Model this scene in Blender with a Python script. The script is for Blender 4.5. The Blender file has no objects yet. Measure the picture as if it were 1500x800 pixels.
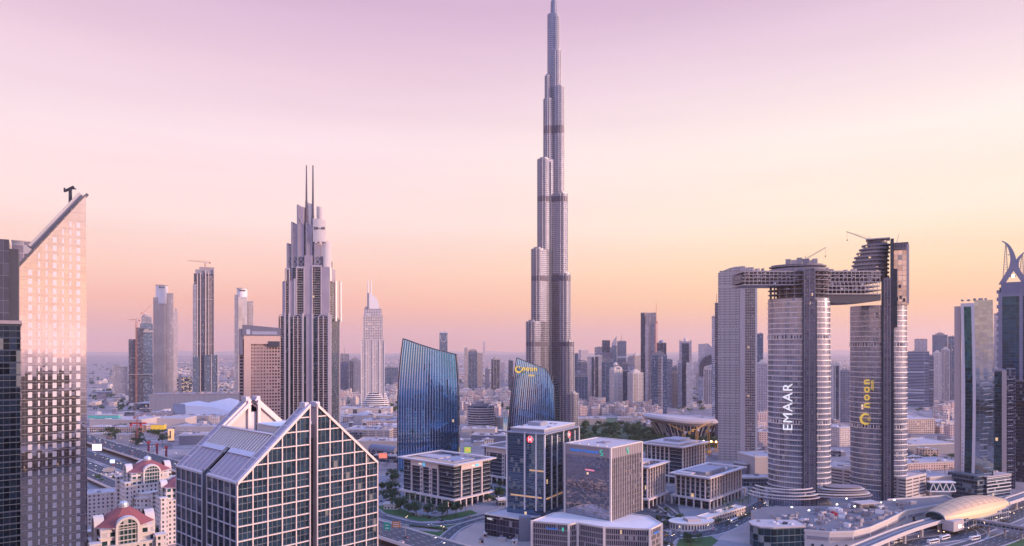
import bpy, math, random
from mathutils import Vector, Matrix, noise as mnoise
R = random.Random(7)
C = bpy.context.scene.collection
SC = bpy.context.scene
ZEN, LOW, BACK = 2.7, 1.10, 1.35  # ZEN and BACK brighten the sky out of frame to raise ambient light
H = 155.0                     # eye height above the ground
# ------------------------------------------------------------------ camera, sky, sun, exposure
cam_d = bpy.data.cameras.new('camera'); cam = bpy.data.objects.new('camera', cam_d); C.objects.link(cam)
cam.location = (0, 0, H); cam.rotation_euler = (math.radians(90), 0, 0)
cam_d.sensor_width = 36; cam_d.lens = 24; cam_d.shift_y = 112/1500; cam_d.clip_end = 90000; cam_d.clip_start = 1
SC.camera = cam
SC.view_settings.view_transform = 'Standard'; SC.view_settings.look = 'None'
SC.view_settings.exposure = 0.0; SC.view_settings.gamma = 1
SC.render.engine = 'CYCLES'
cy = SC.cycles; cy.max_bounces = 5; cy.diffuse_bounces = 2; cy.glossy_bounces = 3; cy.volume_bounces = 1
cy.caustics_reflective = False; cy.caustics_refractive = False; cy.use_denoising = True
cy.sample_clamp_indirect = 4
def lin(c): 
    return tuple(((v/255)/12.92 if v/255 <= .04045 else ((v/255+.055)/1.055)**2.4) for v in c)
def l4(c): return (*lin(c), 1)
W = bpy.data.worlds.new('World'); SC.world = W; W.use_nodes = True
nt = W.node_tree; nt.nodes.clear()
def N(t, **k):
    n = nt.nodes.new(t)
    for a, b in k.items(): setattr(n, a, b)
    return n
def wm(op, a, b=None):
    n = N('ShaderNodeMath', operation=op)
    for i, v in enumerate((a, b)):
        if v is None: continue
        if isinstance(v, (int, float)): n.inputs[i].default_value = v
        else: nt.links.new(v, n.inputs[i])
    return n.outputs[0]
def ramp(fac, stops):
    r = N('ShaderNodeValToRGB'); nt.links.new(fac, r.inputs[0]); e = r.color_ramp.elements
    while len(e) > 1: e.remove(e[0])
    e[0].position = stops[0][0]; e[0].color = l4(stops[0][1])
    for p, c in stops[1:]:
        k = e.new(p); k.color = l4(c)
    return r.outputs[0]
tc = N('ShaderNodeTexCoord'); sx = N('ShaderNodeSeparateXYZ'); nt.links.new(tc.outputs['Generated'], sx.inputs[0])
x, y, z = sx.outputs
hyp = wm('SQRT', wm('ADD', wm('MULTIPLY', x, x), wm('MULTIPLY', y, y)))
el = wm('MULTIPLY', wm('DIVIDE', z, wm('MAXIMUM', hyp, .001)), .5)      # tan(elevation)/2
az = wm('DIVIDE', x, wm('MAXIMUM', hyp, .001))
cool = ramp(el, [(0, (226,162,160)), (.015, (240,172,160)), (.032, (250,182,156)), (.056, (251,202,182)), (.088, (250,219,212)), (.145, (245,219,224)), (.19, (234,203,217)), (.25, (216,180,210)), (.34, (190,164,214)), (.5, (140,158,218)), (1, (95,140,220))])
warm = ramp(el, [(0, (240,172,150)), (.015, (250,184,148)), (.032, (254,198,142)), (.056, (254,216,170)), (.088, (252,231,208)), (.145, (250,232,224)), (.19, (238,213,222)), (.25, (219,186,213)), (.34, (192,168,216)), (.5, (140,158,218)), (1, (95,140,220))])
mx = N('ShaderNodeMix', data_type='RGBA')
mr = N('ShaderNodeMapRange', interpolation_type='SMOOTHSTEP'); nt.links.new(az, mr.inputs[0]); mr.inputs[1].default_value = -.35; mr.inputs[2].default_value = .45
nt.links.new(mr.outputs[0], mx.inputs[0]); nt.links.new(cool, mx.inputs[6]); nt.links.new(warm, mx.inputs[7])
# unseen sky behind the camera: warm low, bluer above, boosted for ambient light
back = ramp(el, [(0, (225,150,130)), (.04, (255,196,160)), (.10, (240,205,205)), (.2, (185,188,224)), (.35, (130,160,222)), (1, (95,140,220))])
mb_ = N('ShaderNodeMix', data_type='RGBA')
mr2 = N('ShaderNodeMapRange', interpolation_type='SMOOTHSTEP'); nt.links.new(wm('DIVIDE', y, wm('MAXIMUM', hyp, .001)), mr2.inputs[0]); mr2.inputs[1].default_value = .35; mr2.inputs[2].default_value = -.5
nt.links.new(mr2.outputs[0], mb_.inputs[0]); nt.links.new(mx.outputs[2], mb_.inputs[6]); nt.links.new(back, mb_.inputs[7])
bg = N('ShaderNodeBackground'); cnz = N('ShaderNodeTexNoise'); cnz.inputs['Scale'].default_value = 2.2; cnz.inputs['Detail'].default_value = 5; cmp_ = N('ShaderNodeMapping'); cmp_.inputs['Scale'].default_value = (1, 1, 11); nt.links.new(tc.outputs['Generated'], cmp_.inputs[0]); nt.links.new(cmp_.outputs[0], cnz.inputs[0])
csc = N('ShaderNodeVectorMath', operation='SCALE'); nt.links.new(mb_.outputs[2], csc.inputs[0]); nt.links.new(wm('ADD', wm('MULTIPLY', cnz.outputs[0], .13), .935), csc.inputs[3]); nt.links.new(csc.outputs[0], bg.inputs[0])
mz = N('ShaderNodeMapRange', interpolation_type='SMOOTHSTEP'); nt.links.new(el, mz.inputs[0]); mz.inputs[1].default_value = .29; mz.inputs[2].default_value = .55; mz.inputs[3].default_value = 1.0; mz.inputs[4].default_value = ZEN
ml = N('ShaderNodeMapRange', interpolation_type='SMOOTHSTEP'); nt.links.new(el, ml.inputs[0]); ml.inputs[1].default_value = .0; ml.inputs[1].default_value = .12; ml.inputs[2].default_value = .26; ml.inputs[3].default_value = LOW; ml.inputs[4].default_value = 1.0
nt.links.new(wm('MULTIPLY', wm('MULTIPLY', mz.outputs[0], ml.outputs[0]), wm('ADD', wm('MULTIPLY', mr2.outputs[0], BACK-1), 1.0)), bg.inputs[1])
# a little Nishita dusk air light on top of the painted afterglow colours
sky = N('ShaderNodeTexSky', sky_type='NISHITA'); sky.sun_disc = False
SUN_EL, SUN_AZ = 8, 106          # degrees; azimuth clockwise from +Y
sky.sun_elevation = math.radians(SUN_EL); sky.sun_rotation = math.radians(SUN_AZ)
bg2 = N('ShaderNodeBackground'); nt.links.new(sky.outputs[0], bg2.inputs[0]); bg2.inputs[1].default_value = .012
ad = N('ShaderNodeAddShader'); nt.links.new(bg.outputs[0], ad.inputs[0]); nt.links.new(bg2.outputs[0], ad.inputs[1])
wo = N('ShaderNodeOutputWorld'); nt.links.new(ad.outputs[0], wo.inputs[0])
sl = bpy.data.lights.new('sun', 'SUN'); sl.energy = 5.0; sl.angle = math.radians(8); sl.color = (1, .70, .54)
so = bpy.data.objects.new('sun', sl); C.objects.link(so)
a_, e_ = math.radians(SUN_AZ), math.radians(SUN_EL+3)
sd = Vector((math.sin(a_)*math.cos(e_), math.cos(a_)*math.cos(e_), math.sin(e_)))
so.rotation_euler = sd.to_track_quat('Z', 'Y').to_euler()
# ------------------------------------------------------------------ coordinates taken from the survey of the photo
def GX(px, d): return (px-750)*d/1000
def GZ(py, d): return H-(py-512)*d/1000
def GD(py, z=0): return (H-z)*1000/(py-512)
def G(px, py, z=0):
    d = GD(py, z); return (GX(px, d), d, z)
# ------------------------------------------------------------------ materials
MATS = {}
class M:
    def __init__(s, name):
        s.m = bpy.data.materials.new(name); s.m.use_nodes = True; s.t = s.m.node_tree; s.b = s.t.nodes['Principled BSDF']
    def n(s, t, **k):
        n = s.t.nodes.new(t)
        for a, b in k.items(): setattr(n, a, b)
        return n
    def l(s, a, b): s.t.links.new(a, b)
    def ma(s, op, a, b=None, c=None):
        n = s.n('ShaderNodeMath', operation=op)
        for i, v in enumerate((a, b, c)):
            if v is None: continue
            if isinstance(v, (int, float)): n.inputs[i].default_value = v
            else: s.l(v, n.inputs[i])
        return n.outputs[0]
    def mix(s, f, a, b):
        n = s.n('ShaderNodeMix', data_type='RGBA')
        for i, v in ((0, f), (6, a), (7, b)):
            if isinstance(v, (int, float)): n.inputs[i].default_value = v
            elif isinstance(v, tuple): n.inputs[i].default_value = (*v[:3], 1)
            else: s.l(v, n.inputs[i])
        return n.outputs[2]
    def mul(s, c, f):
        n = s.n('ShaderNodeVectorMath', operation='SCALE')
        if isinstance(c, tuple): n.inputs[0].default_value = c[:3]
        else: s.l(c, n.inputs[0])
        s.l(f, n.inputs[3]); return n.outputs[0]
    def set(s, k, v):
        if isinstance(v, (int, float)): s.b.inputs[k].default_value = v
        elif isinstance(v, tuple): s.b.inputs[k].default_value = (*v[:3], 1)
        else: s.l(v, s.b.inputs[k])
def adj(c, k=1.0):
    """desaturate the warm masonry colours a little; strong colours stay"""
    mx_, mn = max(c), min(c)
    if mx_ > 0 and (mx_-mn)/mx_ > .34: return tuple(c)
    g = sum(c)/3; c = [g+(v-g)*.8 for v in c]; return (c[0]*k*.99, c[1]*k*.99, c[2]*k*1.02)
def plain(name, col, rough=.75, metal=0, vary=.18, scale=.12, emit=0, spec=.3, streak=False):
    if name in MATS: return MATS[name]
    col = adj(col); m = M(name); tcn = m.n('ShaderNodeTexCoord')
    mp = m.n('ShaderNodeMapping'); m.l(tcn.outputs['Object'], mp.inputs[0])
    if streak: mp.inputs['Scale'].default_value = (1, 1, .12)
    nz = m.n('ShaderNodeTexNoise'); nz.inputs['Scale'].default_value = scale; nz.inputs['Detail'].default_value = 6; nz.inputs['Roughness'].default_value = .7
    m.l(mp.outputs[0], nz.inputs[0])
    f = m.ma('ADD', m.ma('MULTIPLY', nz.outputs[0], 2*vary), 1-vary)
    m.set('Base Color', m.mul(tuple(col), f)); m.set('Roughness', rough); m.set('Metallic', metal); m.b.inputs['Specular IOR Level'].default_value = spec
    if emit: m.set('Emission Color', tuple(col)); m.set('Emission Strength', emit)
    MATS[name] = m.m; return m.m
def facade(name, wall, glass, bay=4., floor=3.6, wx=.7, wz=.6, lit=.01, gm=.55, gr=.06, wr=.7, wmet=0, tilt=.012, vary=.35, offx=0., shades=.08):
    """wall with a grid of panes on metre UVs; every pane has its own tint, blind and small tilt, as real glazing has"""
    if name in MATS: return MATS[name]
    wall = adj(wall); glass = tuple(v*k for v, k in zip(glass, (.6,.68,.78))) if max(glass) < .4 else glass; m = M(name); uv = m.n('ShaderNodeUVMap'); s = m.n('ShaderNodeSeparateXYZ'); m.l(uv.outputs[0], s.inputs[0])
    u = m.ma('ADD', m.ma('DIVIDE', s.outputs[0], bay), offx); v = m.ma('DIVIDE', s.outputs[1], floor)
    fu, fv = m.ma('FRACT', u), m.ma('FRACT', v)
    mu = m.ma('LESS_THAN', m.ma('ABSOLUTE', m.ma('SUBTRACT', fu, .5)), wx/2)
    mv = m.ma('LESS_THAN', m.ma('ABSOLUTE', m.ma('SUBTRACT', fv, .5)), wz/2)
    mask = m.ma('MULTIPLY', mu, mv)
    geo = m.n('ShaderNodeNewGeometry'); gs = m.n('ShaderNodeSeparateXYZ'); m.l(geo.outputs['True Normal'], gs.inputs[0])
    mask = m.ma('MULTIPLY', mask, m.ma('LESS_THAN', m.ma('ABSOLUTE', gs.outputs[2]), .8))
    cid = m.n('ShaderNodeCombineXYZ'); m.l(m.ma('FLOOR', u), cid.inputs[0]); m.l(m.ma('FLOOR', v), cid.inputs[1])
    oi = m.n('ShaderNodeObjectInfo'); m.l(m.ma('MULTIPLY', oi.outputs['Random'], 91.7), cid.inputs[2])
    wn = m.n('ShaderNodeTexWhiteNoise', noise_dimensions='3D'); m.l(cid.outputs[0], wn.inputs[0]); rv = wn.outputs[0]
    g = m.mul(tuple(glass), m.ma('ADD', m.ma('MULTIPLY', rv, 2*vary), 1-vary))
    sc_ = m.n('ShaderNodeSeparateColor'); m.l(wn.outputs[1], sc_.inputs[0])
    bl = m.ma('LESS_THAN', sc_.outputs[1], shades)
    g = m.mix(bl, g, tuple(min(1, c*.55+.12) for c in wall))
    nz = m.n('ShaderNodeTexNoise'); nz.inputs['Scale'].default_value = .05; nz.inputs['Detail'].default_value = 5
    tcn = m.n('ShaderNodeTexCoord'); m.l(tcn.outputs['Object'], nz.inputs[0])
    wcol = m.mul(tuple(wall), m.ma('ADD', m.ma('MULTIPLY', nz.outputs[0], .5), .75))
    m.set('Base Color', m.mix(mask, wcol, g))
    gl = m.ma('MULTIPLY', mask, m.ma('SUBTRACT', 1, bl))
    m.set('Metallic', m.ma('ADD', m.ma('MULTIPLY', gl, gm-wmet), wmet)); m.set('Roughness', m.ma('ADD', m.ma('MULTIPLY', gl, gr-wr), wr))
    cn = m.n('ShaderNodeVectorMath', operation='SUBTRACT'); m.l(wn.outputs[1], cn.inputs[0]); cn.inputs[1].default_value = (.5,.5,.5)
    ts = m.mul(cn.outputs[0], m.ma('MULTIPLY', gl, tilt)); an = m.n('ShaderNodeVectorMath', operation='ADD'); m.l(geo.outputs['Normal'], an.inputs[0]); m.l(ts, an.inputs[1])
    nn = m.n('ShaderNodeVectorMath', operation='NORMALIZE'); m.l(an.outputs[0], nn.inputs[0]); m.l(nn.outputs[0], m.b.inputs['Normal'])
    if lit:
        li = m.ma('MULTIPLY', m.ma('GREATER_THAN', sc_.outputs[0], 1-lit), mask)
        m.set('Emission Color', (1, .62, .32)); m.set('Emission Strength', m.ma('MULTIPLY', li, .9))
    MATS[name] = m.m; return m.m
def glow(name, col, e=1.0):
    if name in MATS: return MATS[name]
    m = M(name); m.set('Base Color', tuple(col)); m.set('Emission Color', tuple(col)); m.set('Emission Strength', e); m.set('Roughness', .6)
    MATS[name] = m.m; return m.m
# ------------------------------------------------------------------ mesh builder
class MB:
    def __init__(s): s.v = []; s.f = []; s.uv = []; s.mi = []; s.k = 0
    def face(s, pts, uv=None, mi=None):
        n = len(s.v); s.v += [tuple(p) for p in pts]; s.f.append(tuple(range(n, n+len(pts))))
        if uv is None:
            a = Vector(pts[0]); nrm = (Vector(pts[1])-a).cross(Vector(pts[2])-a)
            if abs(nrm.z) > .75*max(nrm.length, 1e-9): uv = [(p[0], p[1]) for p in pts]
            else:
                h = Vector((-nrm.y, nrm.x, 0)); h = h.normalized() if h.length > 1e-9 else Vector((1,0,0))
                uv = [(Vector(p).dot(h), p[2]) for p in pts]
        s.uv += list(uv); s.mi.append(s.k if mi is None else mi)
    def prism(s, pts, z0, z1, top=True, bottom=False, zt=None, u0=0):
        """pts counter-clockwise from above; zt: top height of every point"""
        n = len(pts); zt = zt or [z1]*n; u = u0
        for i in range(n):
            j = (i+1) % n; a, b = pts[i], pts[j]; L = math.hypot(b[0]-a[0], b[1]-a[1])
            s.face([(a[0],a[1],z0), (b[0],b[1],z0), (b[0],b[1],zt[j]), (a[0],a[1],zt[i])], [(u,z0),(u+L,z0),(u+L,zt[j]),(u,zt[i])]); u += L
        if top: s.face([(p[0],p[1],zt[i]) for i, p in enumerate(pts)])
        if bottom: s.face([(p[0],p[1],z0) for p in reversed(pts)])
        return s
    def box(s, x0, x1, y0, y1, z0, z1): 
        if x0 > x1: x0, x1 = x1, x0
        if y0 > y1: y0, y1 = y1, y0
        return s.prism([(x0,y0),(x1,y0),(x1,y1),(x0,y1)], z0, z1, bottom=True)
    def bar(s, p, q, w, h=None):
        """square beam from p to q"""
        p, q = Vector(p), Vector(q); d = (q-p)
        if d.length < 1e-6: return s
        d.normalize(); up = Vector((0,0,1)) if abs(d.z) < .95 else Vector((0,1,0))
        a = d.cross(up).normalized()*w/2; b = a.cross(d).normalized()*(h or w)/2
        P = [p+a+b, p-a+b, p-a-b, p+a-b]; Q = [q+a+b, q-a+b, q-a-b, q+a-b]
        for i in range(4):
            j = (i+1) % 4; s.face([P[i], P[j], Q[j], Q[i]])
        s.face(P[::-1]); s.face(Q); return s
    def cyl(s, x, y, z0, z1, r, n=16, r1=None, top=True):
        r1 = r if r1 is None else r1
        A = [(x+r*math.cos(2*math.pi*i/n), y+r*math.sin(2*math.pi*i/n)) for i in range(n)]
        B = [(x+r1*math.cos(2*math.pi*i/n), y+r1*math.sin(2*math.pi*i/n)) for i in range(n)]
        for i in range(n):
            j = (i+1) % n; u = 2*math.pi*r*i/n; du = 2*math.pi*r/n
            s.face([(*A[i],z0),(*A[j],z0),(*B[j],z1),(*B[i],z1)], [(u,z0),(u+du,z0),(u+du,z1),(u,z1)])
        if top and r1 > .01: s.face([(*b,z1) for b in B])
        return s
    def loft(s, rings, close=True, top=True, uvs=True):
        """rings: list of equal-length point lists"""
        n = len(rings[0])
        for a, b in zip(rings, rings[1:]):
            u = 0
            for i in range(n if close else n-1):
                j = (i+1) % n; L = math.dist(a[i], a[j]); s.face([a[i], a[j], b[j], b[i]], [(u,a[i][2]),(u+L,a[j][2]),(u+L,b[j][2]),(u,b[i][2])]); u += L
        if top and close: s.face(rings[-1])
        return s
    def build(s, name, mat, parent=None, smooth=False):
        me = bpy.data.meshes.new(name)
        me.from_pydata(s.v, [], s.f)
        for m in (mat if isinstance(mat, (list, tuple)) else [mat]): me.materials.append(m)
        ul = me.uv_layers.new(name='UVMap'); flat = [c for q in s.uv for c in q]; ul.data.foreach_set('uv', flat)
        if any(s.mi): me.polygons.foreach_set('material_index', s.mi)
        if smooth: me.polygons.foreach_set('use_smooth', [True]*len(me.polygons))
        me.update()
        o = bpy.data.objects.new(name, me); C.objects.link(o)
        if parent: o.parent = parent
        return o
def tag(o, label=None, cat=None, group=None, kind=None):
    if label: o['label'] = label
    if cat: o['category'] = cat
    if group: o['group'] = group
    if kind: o['kind'] = kind
    return o
def thing(name, label, cat, loc=(0,0,0), rz=0, group=None):
    o = bpy.data.objects.new(name, None); C.objects.link(o); o.location = loc; o.rotation_euler = (0,0,math.radians(rz))
    return tag(o, label, cat, group)
KIDS = {}
def kids(o): return [c for c in C.objects if c.parent == o]
def tree_of(o): return (o, [tree_of(c) for c in kids(o)])
def dup(tree, loc=None, rz=0, sc=1, label=None, group=None, parent=None):
    src, ch = tree; r = src.copy(); C.objects.link(r)
    if parent: r.parent = parent
    if loc is not None: r.location = loc; r.rotation_euler = (0,0,rz); r.scale = (sc,)*3 if isinstance(sc, (int, float)) else sc
    if label: r['label'] = label
    if group: r['group'] = group
    for c in ch: dup(c, parent=r)
    return r
def text(s, size, mat, parent, loc, rot=(90,0,0), ext=.15, name='lettering', bold=.0, spacing=1.0):
    cu = bpy.data.curves.new(name, 'FONT'); cu.body = s; cu.size = size; cu.extrude = ext; cu.offset = bold; cu.align_x = 'CENTER'; cu.align_y = 'CENTER'; cu.space_character = spacing
    o = bpy.data.objects.new(name, cu); C.objects.link(o); bpy.context.view_layer.update()
    me = bpy.data.meshes.new_from_object(o.evaluated_get(bpy.context.evaluated_depsgraph_get())); C.objects.unlink(o); bpy.data.objects.remove(o)
    me.materials.clear(); me.materials.append(mat)
    o = bpy.data.objects.new(name, me); C.objects.link(o); o.parent = parent; o.location = loc; o.rotation_euler = tuple(math.radians(a) for a in rot); return o
def face(t):
    """turn a building square to the avenue that leads to the viewpoint"""
    f = math.atan2(t.location.x, t.location.y); t.rotation_euler.z -= f; t.scale.x = math.cos(f); return t
def struct(name, mb, mat): return tag(mb.build(name, mat), kind='structure')
def ellipse(cx, cy_, rx, ry, n=32, a0=0): return [(cx+rx*math.cos(a0+2*math.pi*i/n), cy_+ry*math.sin(a0+2*math.pi*i/n)) for i in range(n)]
def capsule(x0, y0, x1, y1, w, n=10):
    """stadium outline from point 0 to point 1, half-width w, counter-clockwise"""
    a = math.atan2(y1-y0, x1-x0); P = []
    for i in range(n+1):
        t = a-math.pi/2+math.pi*i/n; P.append((x1+w*math.cos(t), y1+w*math.sin(t)))
    for i in range(n+1):
        t = a+math.pi/2+math.pi*i/n; P.append((x0+w*math.cos(t), y0+w*math.sin(t)))
    return P
def smooth_path(P, n=6):
    out = []
    for i in range(len(P)-1):
        p0, p1, p2, p3 = (Vector(P[max(0,i-1)]), Vector(P[i]), Vector(P[i+1]), Vector(P[min(len(P)-1,i+2)]))
        for k in range(n):
            t = k/n; out.append(tuple(.5*((2*p1)+(-p0+p2)*t+(2*p0-5*p1+4*p2-p3)*t*t+(-p0+3*p1-3*p2+p3)*t**3)))
    return out+[tuple(P[-1])]
# ------------------------------------------------------------------ shared materials
stone = plain('pale_stone', (.52,.40,.38), .8, vary=.15, streak=True)
stone_d = plain('mauve_stone', (.30,.23,.26), .8, vary=.2, streak=True)
cream = plain('cream_render', (.66,.54,.48), .8, vary=.12, streak=True)
white = plain('off_white_paint', (.78,.68,.66), .7, vary=.08)
roofm = plain('roof_membrane', (.46,.37,.38), .9, vary=.25, scale=.2)
roofd = plain('dark_roof_membrane', (.20,.18,.21), .9, vary=.3, scale=.2)
steel = plain('grey_steel', (.30,.28,.33), .45, .6)
dsteel = plain('dark_steel', (.07,.07,.10), .5, .5)
darkglass = plain('dark_glass', (.055,.085,.12), .1, .75, vary=.3, scale=.3)
tealglass = plain('teal_glass', (.05,.15,.20), .1, .8, vary=.3, scale=.3)
conc = plain('raw_concrete', (.36,.30,.31), .9, vary=.3, scale=.3, streak=True)
asphalt = plain('asphalt', (.075,.072,.085), .85, vary=.25, scale=.08)
paving = plain('paving', (.26,.22,.23), .85, vary=.3, scale=.1)
kerbm = plain('kerb_concrete', (.55,.44,.42), .85, vary=.15)
grassm = plain('lawn_grass', (.05,.10,.035), .95, vary=.45, scale=.25)
linem = plain('road_paint', (.75,.72,.70), .7, vary=.1)
sandm = plain('sand', (.42,.30,.26), .95, vary=.25, scale=.05)
redroof = plain('red_tiles', (.30,.09,.09), .8, vary=.25, scale=.6)
goldm = plain('gold_cladding', (.62,.42,.27), .6, .35, vary=.10, scale=.15)
yell = glow('yellow_letter', (.80,.52,.08), .5)
whitel = glow('white_letter', (.95,.9,.88), .55)
redm = plain('red_paint', (.55,.05,.06), .6)
orangem = plain('orange_paint', (.75,.30,.05), .6)
bluem = glow('blue_letter', (.02,.16,.55), .7)
greenl = glow('green_letter', (.05,.45,.32), .7)
lampw = glow('warm_lamp', (1,.72,.42), 6)
lampc = glow('white_lamp', (1,.93,.9), 5)
HAZE = 4.6e-5
# ------------------------------------------------------------------ ground and air
def ground_material():
    m = M('city_ground'); tcn = m.n('ShaderNodeTexCoord')
    def noise(sc, det=8, dim=None):
        n = m.n('ShaderNodeTexNoise'); n.inputs['Scale'].default_value = sc; n.inputs['Detail'].default_value = det; n.inputs['Roughness'].default_value = .65; m.l(tcn.outputs['Object'], n.inputs[0]); return n.outputs[0]
    n1, n2, n3 = noise(.0012), noise(.02), noise(.00035, 4)
    base = m.mix(n1, (.30,.22,.21), (.46,.35,.32))
    vor = m.n('ShaderNodeTexVoronoi', feature='F1'); vor.inputs['Scale'].default_value = .012; vor.inputs['Randomness'].default_value = .75; m.l(tcn.outputs['Object'], vor.inputs[0])
    wn = m.n('ShaderNodeTexWhiteNoise', noise_dimensions='3D'); m.l(vor.outputs['Position'], wn.inputs[0])
    f = m.ma('LESS_THAN', wn.outputs[0], .28)
    base = m.mix(m.ma('MULTIPLY', f, .6), base, (.20,.165,.18))
    edge = m.n('ShaderNodeTexVoronoi', feature='DISTANCE_TO_EDGE'); edge.inputs['Scale'].default_value = .011; edge.inputs['Randomness'].default_value = .7; m.l(tcn.outputs['Object'], edge.inputs[0])
    rd = m.ma('LESS_THAN', edge.outputs[0], .05); base = m.mix(m.ma('MULTIPLY', rd, .5), base, (.11,.10,.12))
    veg = m.ma('GREATER_THAN', n3, .60); base = m.mix(m.ma('MULTIPLY', veg, .65), base, (.09,.10,.08))
    base = m.mul(base, m.ma('ADD', m.ma('MULTIPLY', n2, 1.3), .35))
    m.set('Base Color', base); m.set('Roughness', .95); m.b.inputs['Specular IOR Level'].default_value = .1
    return m.m
g = MB(); rings = [0, 300, 1200, 4000, 12000, 28000]; n = 48
for r0, r1 in zip(rings, rings[1:]):
    for i in range(n):
        a, b = 2*math.pi*i/n, 2*math.pi*(i+1)/n
        P = [(r0*math.cos(a), r0*math.sin(a), 0), (r1*math.cos(a), r1*math.sin(a), 0), (r1*math.cos(b), r1*math.sin(b), 0), (r0*math.cos(b), r0*math.sin(b), 0)]
        g.face(P if r0 else P[1:3]+[P[0]])
struct('ground', g, ground_material())
hz = MB(); hz.box(-30000, 30000, -30000, 30000, -1, 870)
hm = bpy.data.materials.new('haze_air'); hm.use_nodes = True; ht = hm.node_tree; ht.nodes.clear()
pv = ht.nodes.new('ShaderNodeVolumePrincipled'); pv.inputs['Color'].default_value = (1, .83, .77, 1); pv.inputs['Density'].default_value = HAZE
pv.inputs['Anisotropy'].default_value = .55
hout = ht.nodes.new('ShaderNodeOutputMaterial'); ht.links.new(pv.outputs[0], hout.inputs['Volume'])
ho = hz.build('haze', hm); tag(ho, kind='stuff')
# low desert rises on the horizon
hl = MB()
for (x0, x1, yy, hh) in ((-16000, -3500, 21000, 190), (-4500, 1500, 25000, 170), (4000, 15000, 24000, 180)):
    n = 60; pts = []
    for i in range(n+1):
        t = i/n; h = hh*math.sin(math.pi*t)**.7*(.55+.6*mnoise.noise(Vector((t*5, yy*.01, 1)))+.12*mnoise.noise(Vector((t*21, 2, yy)))); pts.append((x0+(x1-x0)*t, h))
    for (xa, ha), (xb, hb) in zip(pts, pts[1:]):
        hl.face([(xa, yy-2500, -.5), (xb, yy-2500, -.5), (xb, yy, max(hb, 1)), (xa, yy, max(ha, 1))]); hl.face([(xb, yy+2500, -.5), (xa, yy+2500, -.5), (xa, yy, max(ha, 1)), (xb, yy, max(hb, 1))])
struct('hills', hl, sandm)
# ------------------------------------------------------------------ the very tall tapering tower
def tall_tower():
    d = 1300; t = thing('supertall_tower', 'tallest tower, silver stepped spire rising past the top of the picture', 'skyscraper', (GX(809, d), d, 0))
    fm = facade('spire_cladding', (.27,.25,.32), (.16,.16,.23), bay=2.6, floor=3.7, wx=.62, wz=.72, gm=.75, gr=.26, wr=.38, wmet=.6, tilt=.015, vary=.25, lit=0, shades=0)
    band = plain('spire_louvres', (.10,.08,.12), .5, .3); edge = plain('spire_fins', (.50,.46,.50), .5, .4)
    k = 1.3
    # outer reach of each wing tier in photo units, top line of each tier
    L = [(-6.5,44),(-11,113),(-13,147),(-22,236),(-31,367),(-38.5,472),(-43,560)]
    Rr = [(10.5,26),(12.5,76),(17,130),(22,286),(26,402),(31,501),(36.5,575)]
    B = [(9,60),(14,160),(22,250),(30,380),(38,490)]
    zof = lambda py: GZ(py, d)
    def wing(rows, ax, name):
        for ext, py in rows:
            w = 11.5 if abs(ext) > 20 else (8.5 if abs(ext) > 12 else 5.5)
            r = max(abs(ext)*k-w, 1)
            x1 = ax[0]*r; y1 = ax[1]*r
            top = zof(py); m = MB(); m.prism(capsule(0, 0, x1, y1, w, 12), 0, top)
            m.build(name, fm, t, smooth=False)
            c = MB(); c.prism(capsule(x1*.86, y1*.86, x1, y1, w*.62, 8), top, top+3.5); c.prism(capsule(x1*.9, y1*.9, x1, y1, w+.25, 10), top-1.6, top+.4); c.build('tier_cap', steel, t)
            # vertical bright fins round the nose of each tier
            f = MB(); n = 7
            for i in range(n):
                a = math.atan2(y1, x1)+math.radians(-78+156*i/(n-1)); px_, py_ = x1+(w+.25)*math.cos(a), y1+(w+.25)*math.sin(a)
                f.cyl(px_, py_, 0, top, .32, 4)
            f.build('cladding_fins', edge, t)
    wing(L, (-1, -.5), 'left_wing_tier'); wing(Rr, (1, -.5), 'right_wing_tier'); wing(B, (.05, 1), 'back_wing_tier')
    core = MB(); core.prism(capsule(-1.5, 0, 4, 0, 8, 10), 0, zof(22)); core.build('core', fm, t)
    sp = MB(); sp.cyl(2.5, 0, zof(22), zof(2), 6.3, 16, 5.4); sp.cyl(2.8, 0, zof(2), zof(-6), 4.0, 12, 3.2); sp.cyl(3, 0, zof(-6), zof(-12), 1.2, 8, .4); sp.build('spire', fm, t)
    for py0, py1, exl, exr in ((187,198,-13,17),(290,298,-22,22),(406,413,-31,26),(501,507,-38.5,31)):
        b = MB()
        for ext, sgn in ((exl,-1),(exr,1)):
            w = 11.5 if abs(ext) > 20 else 8.5
            r = abs(ext)*k-w; b.prism(capsule(0, 0, sgn*r, -.5*r, w+.45, 12), zof(py1), zof(py0))
        b.prism(capsule(-1.5,0,4,0,8.5,8), zof(py1), zof(py0)); b.build('mechanical_band', band, t)
    sl_ = MB(); sl_.box(-8.5, -4.2, -16, -6, 0, zof(255)); sl_.build('recess_glazing', darkglass, t)
    for x in (-9.2, -3.6):
        f = MB(); f.box(x-.35, x+.35, -17, -8, 0, zof(240)); f.build('recess_fin', edge, t)
tall_tower()
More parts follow.
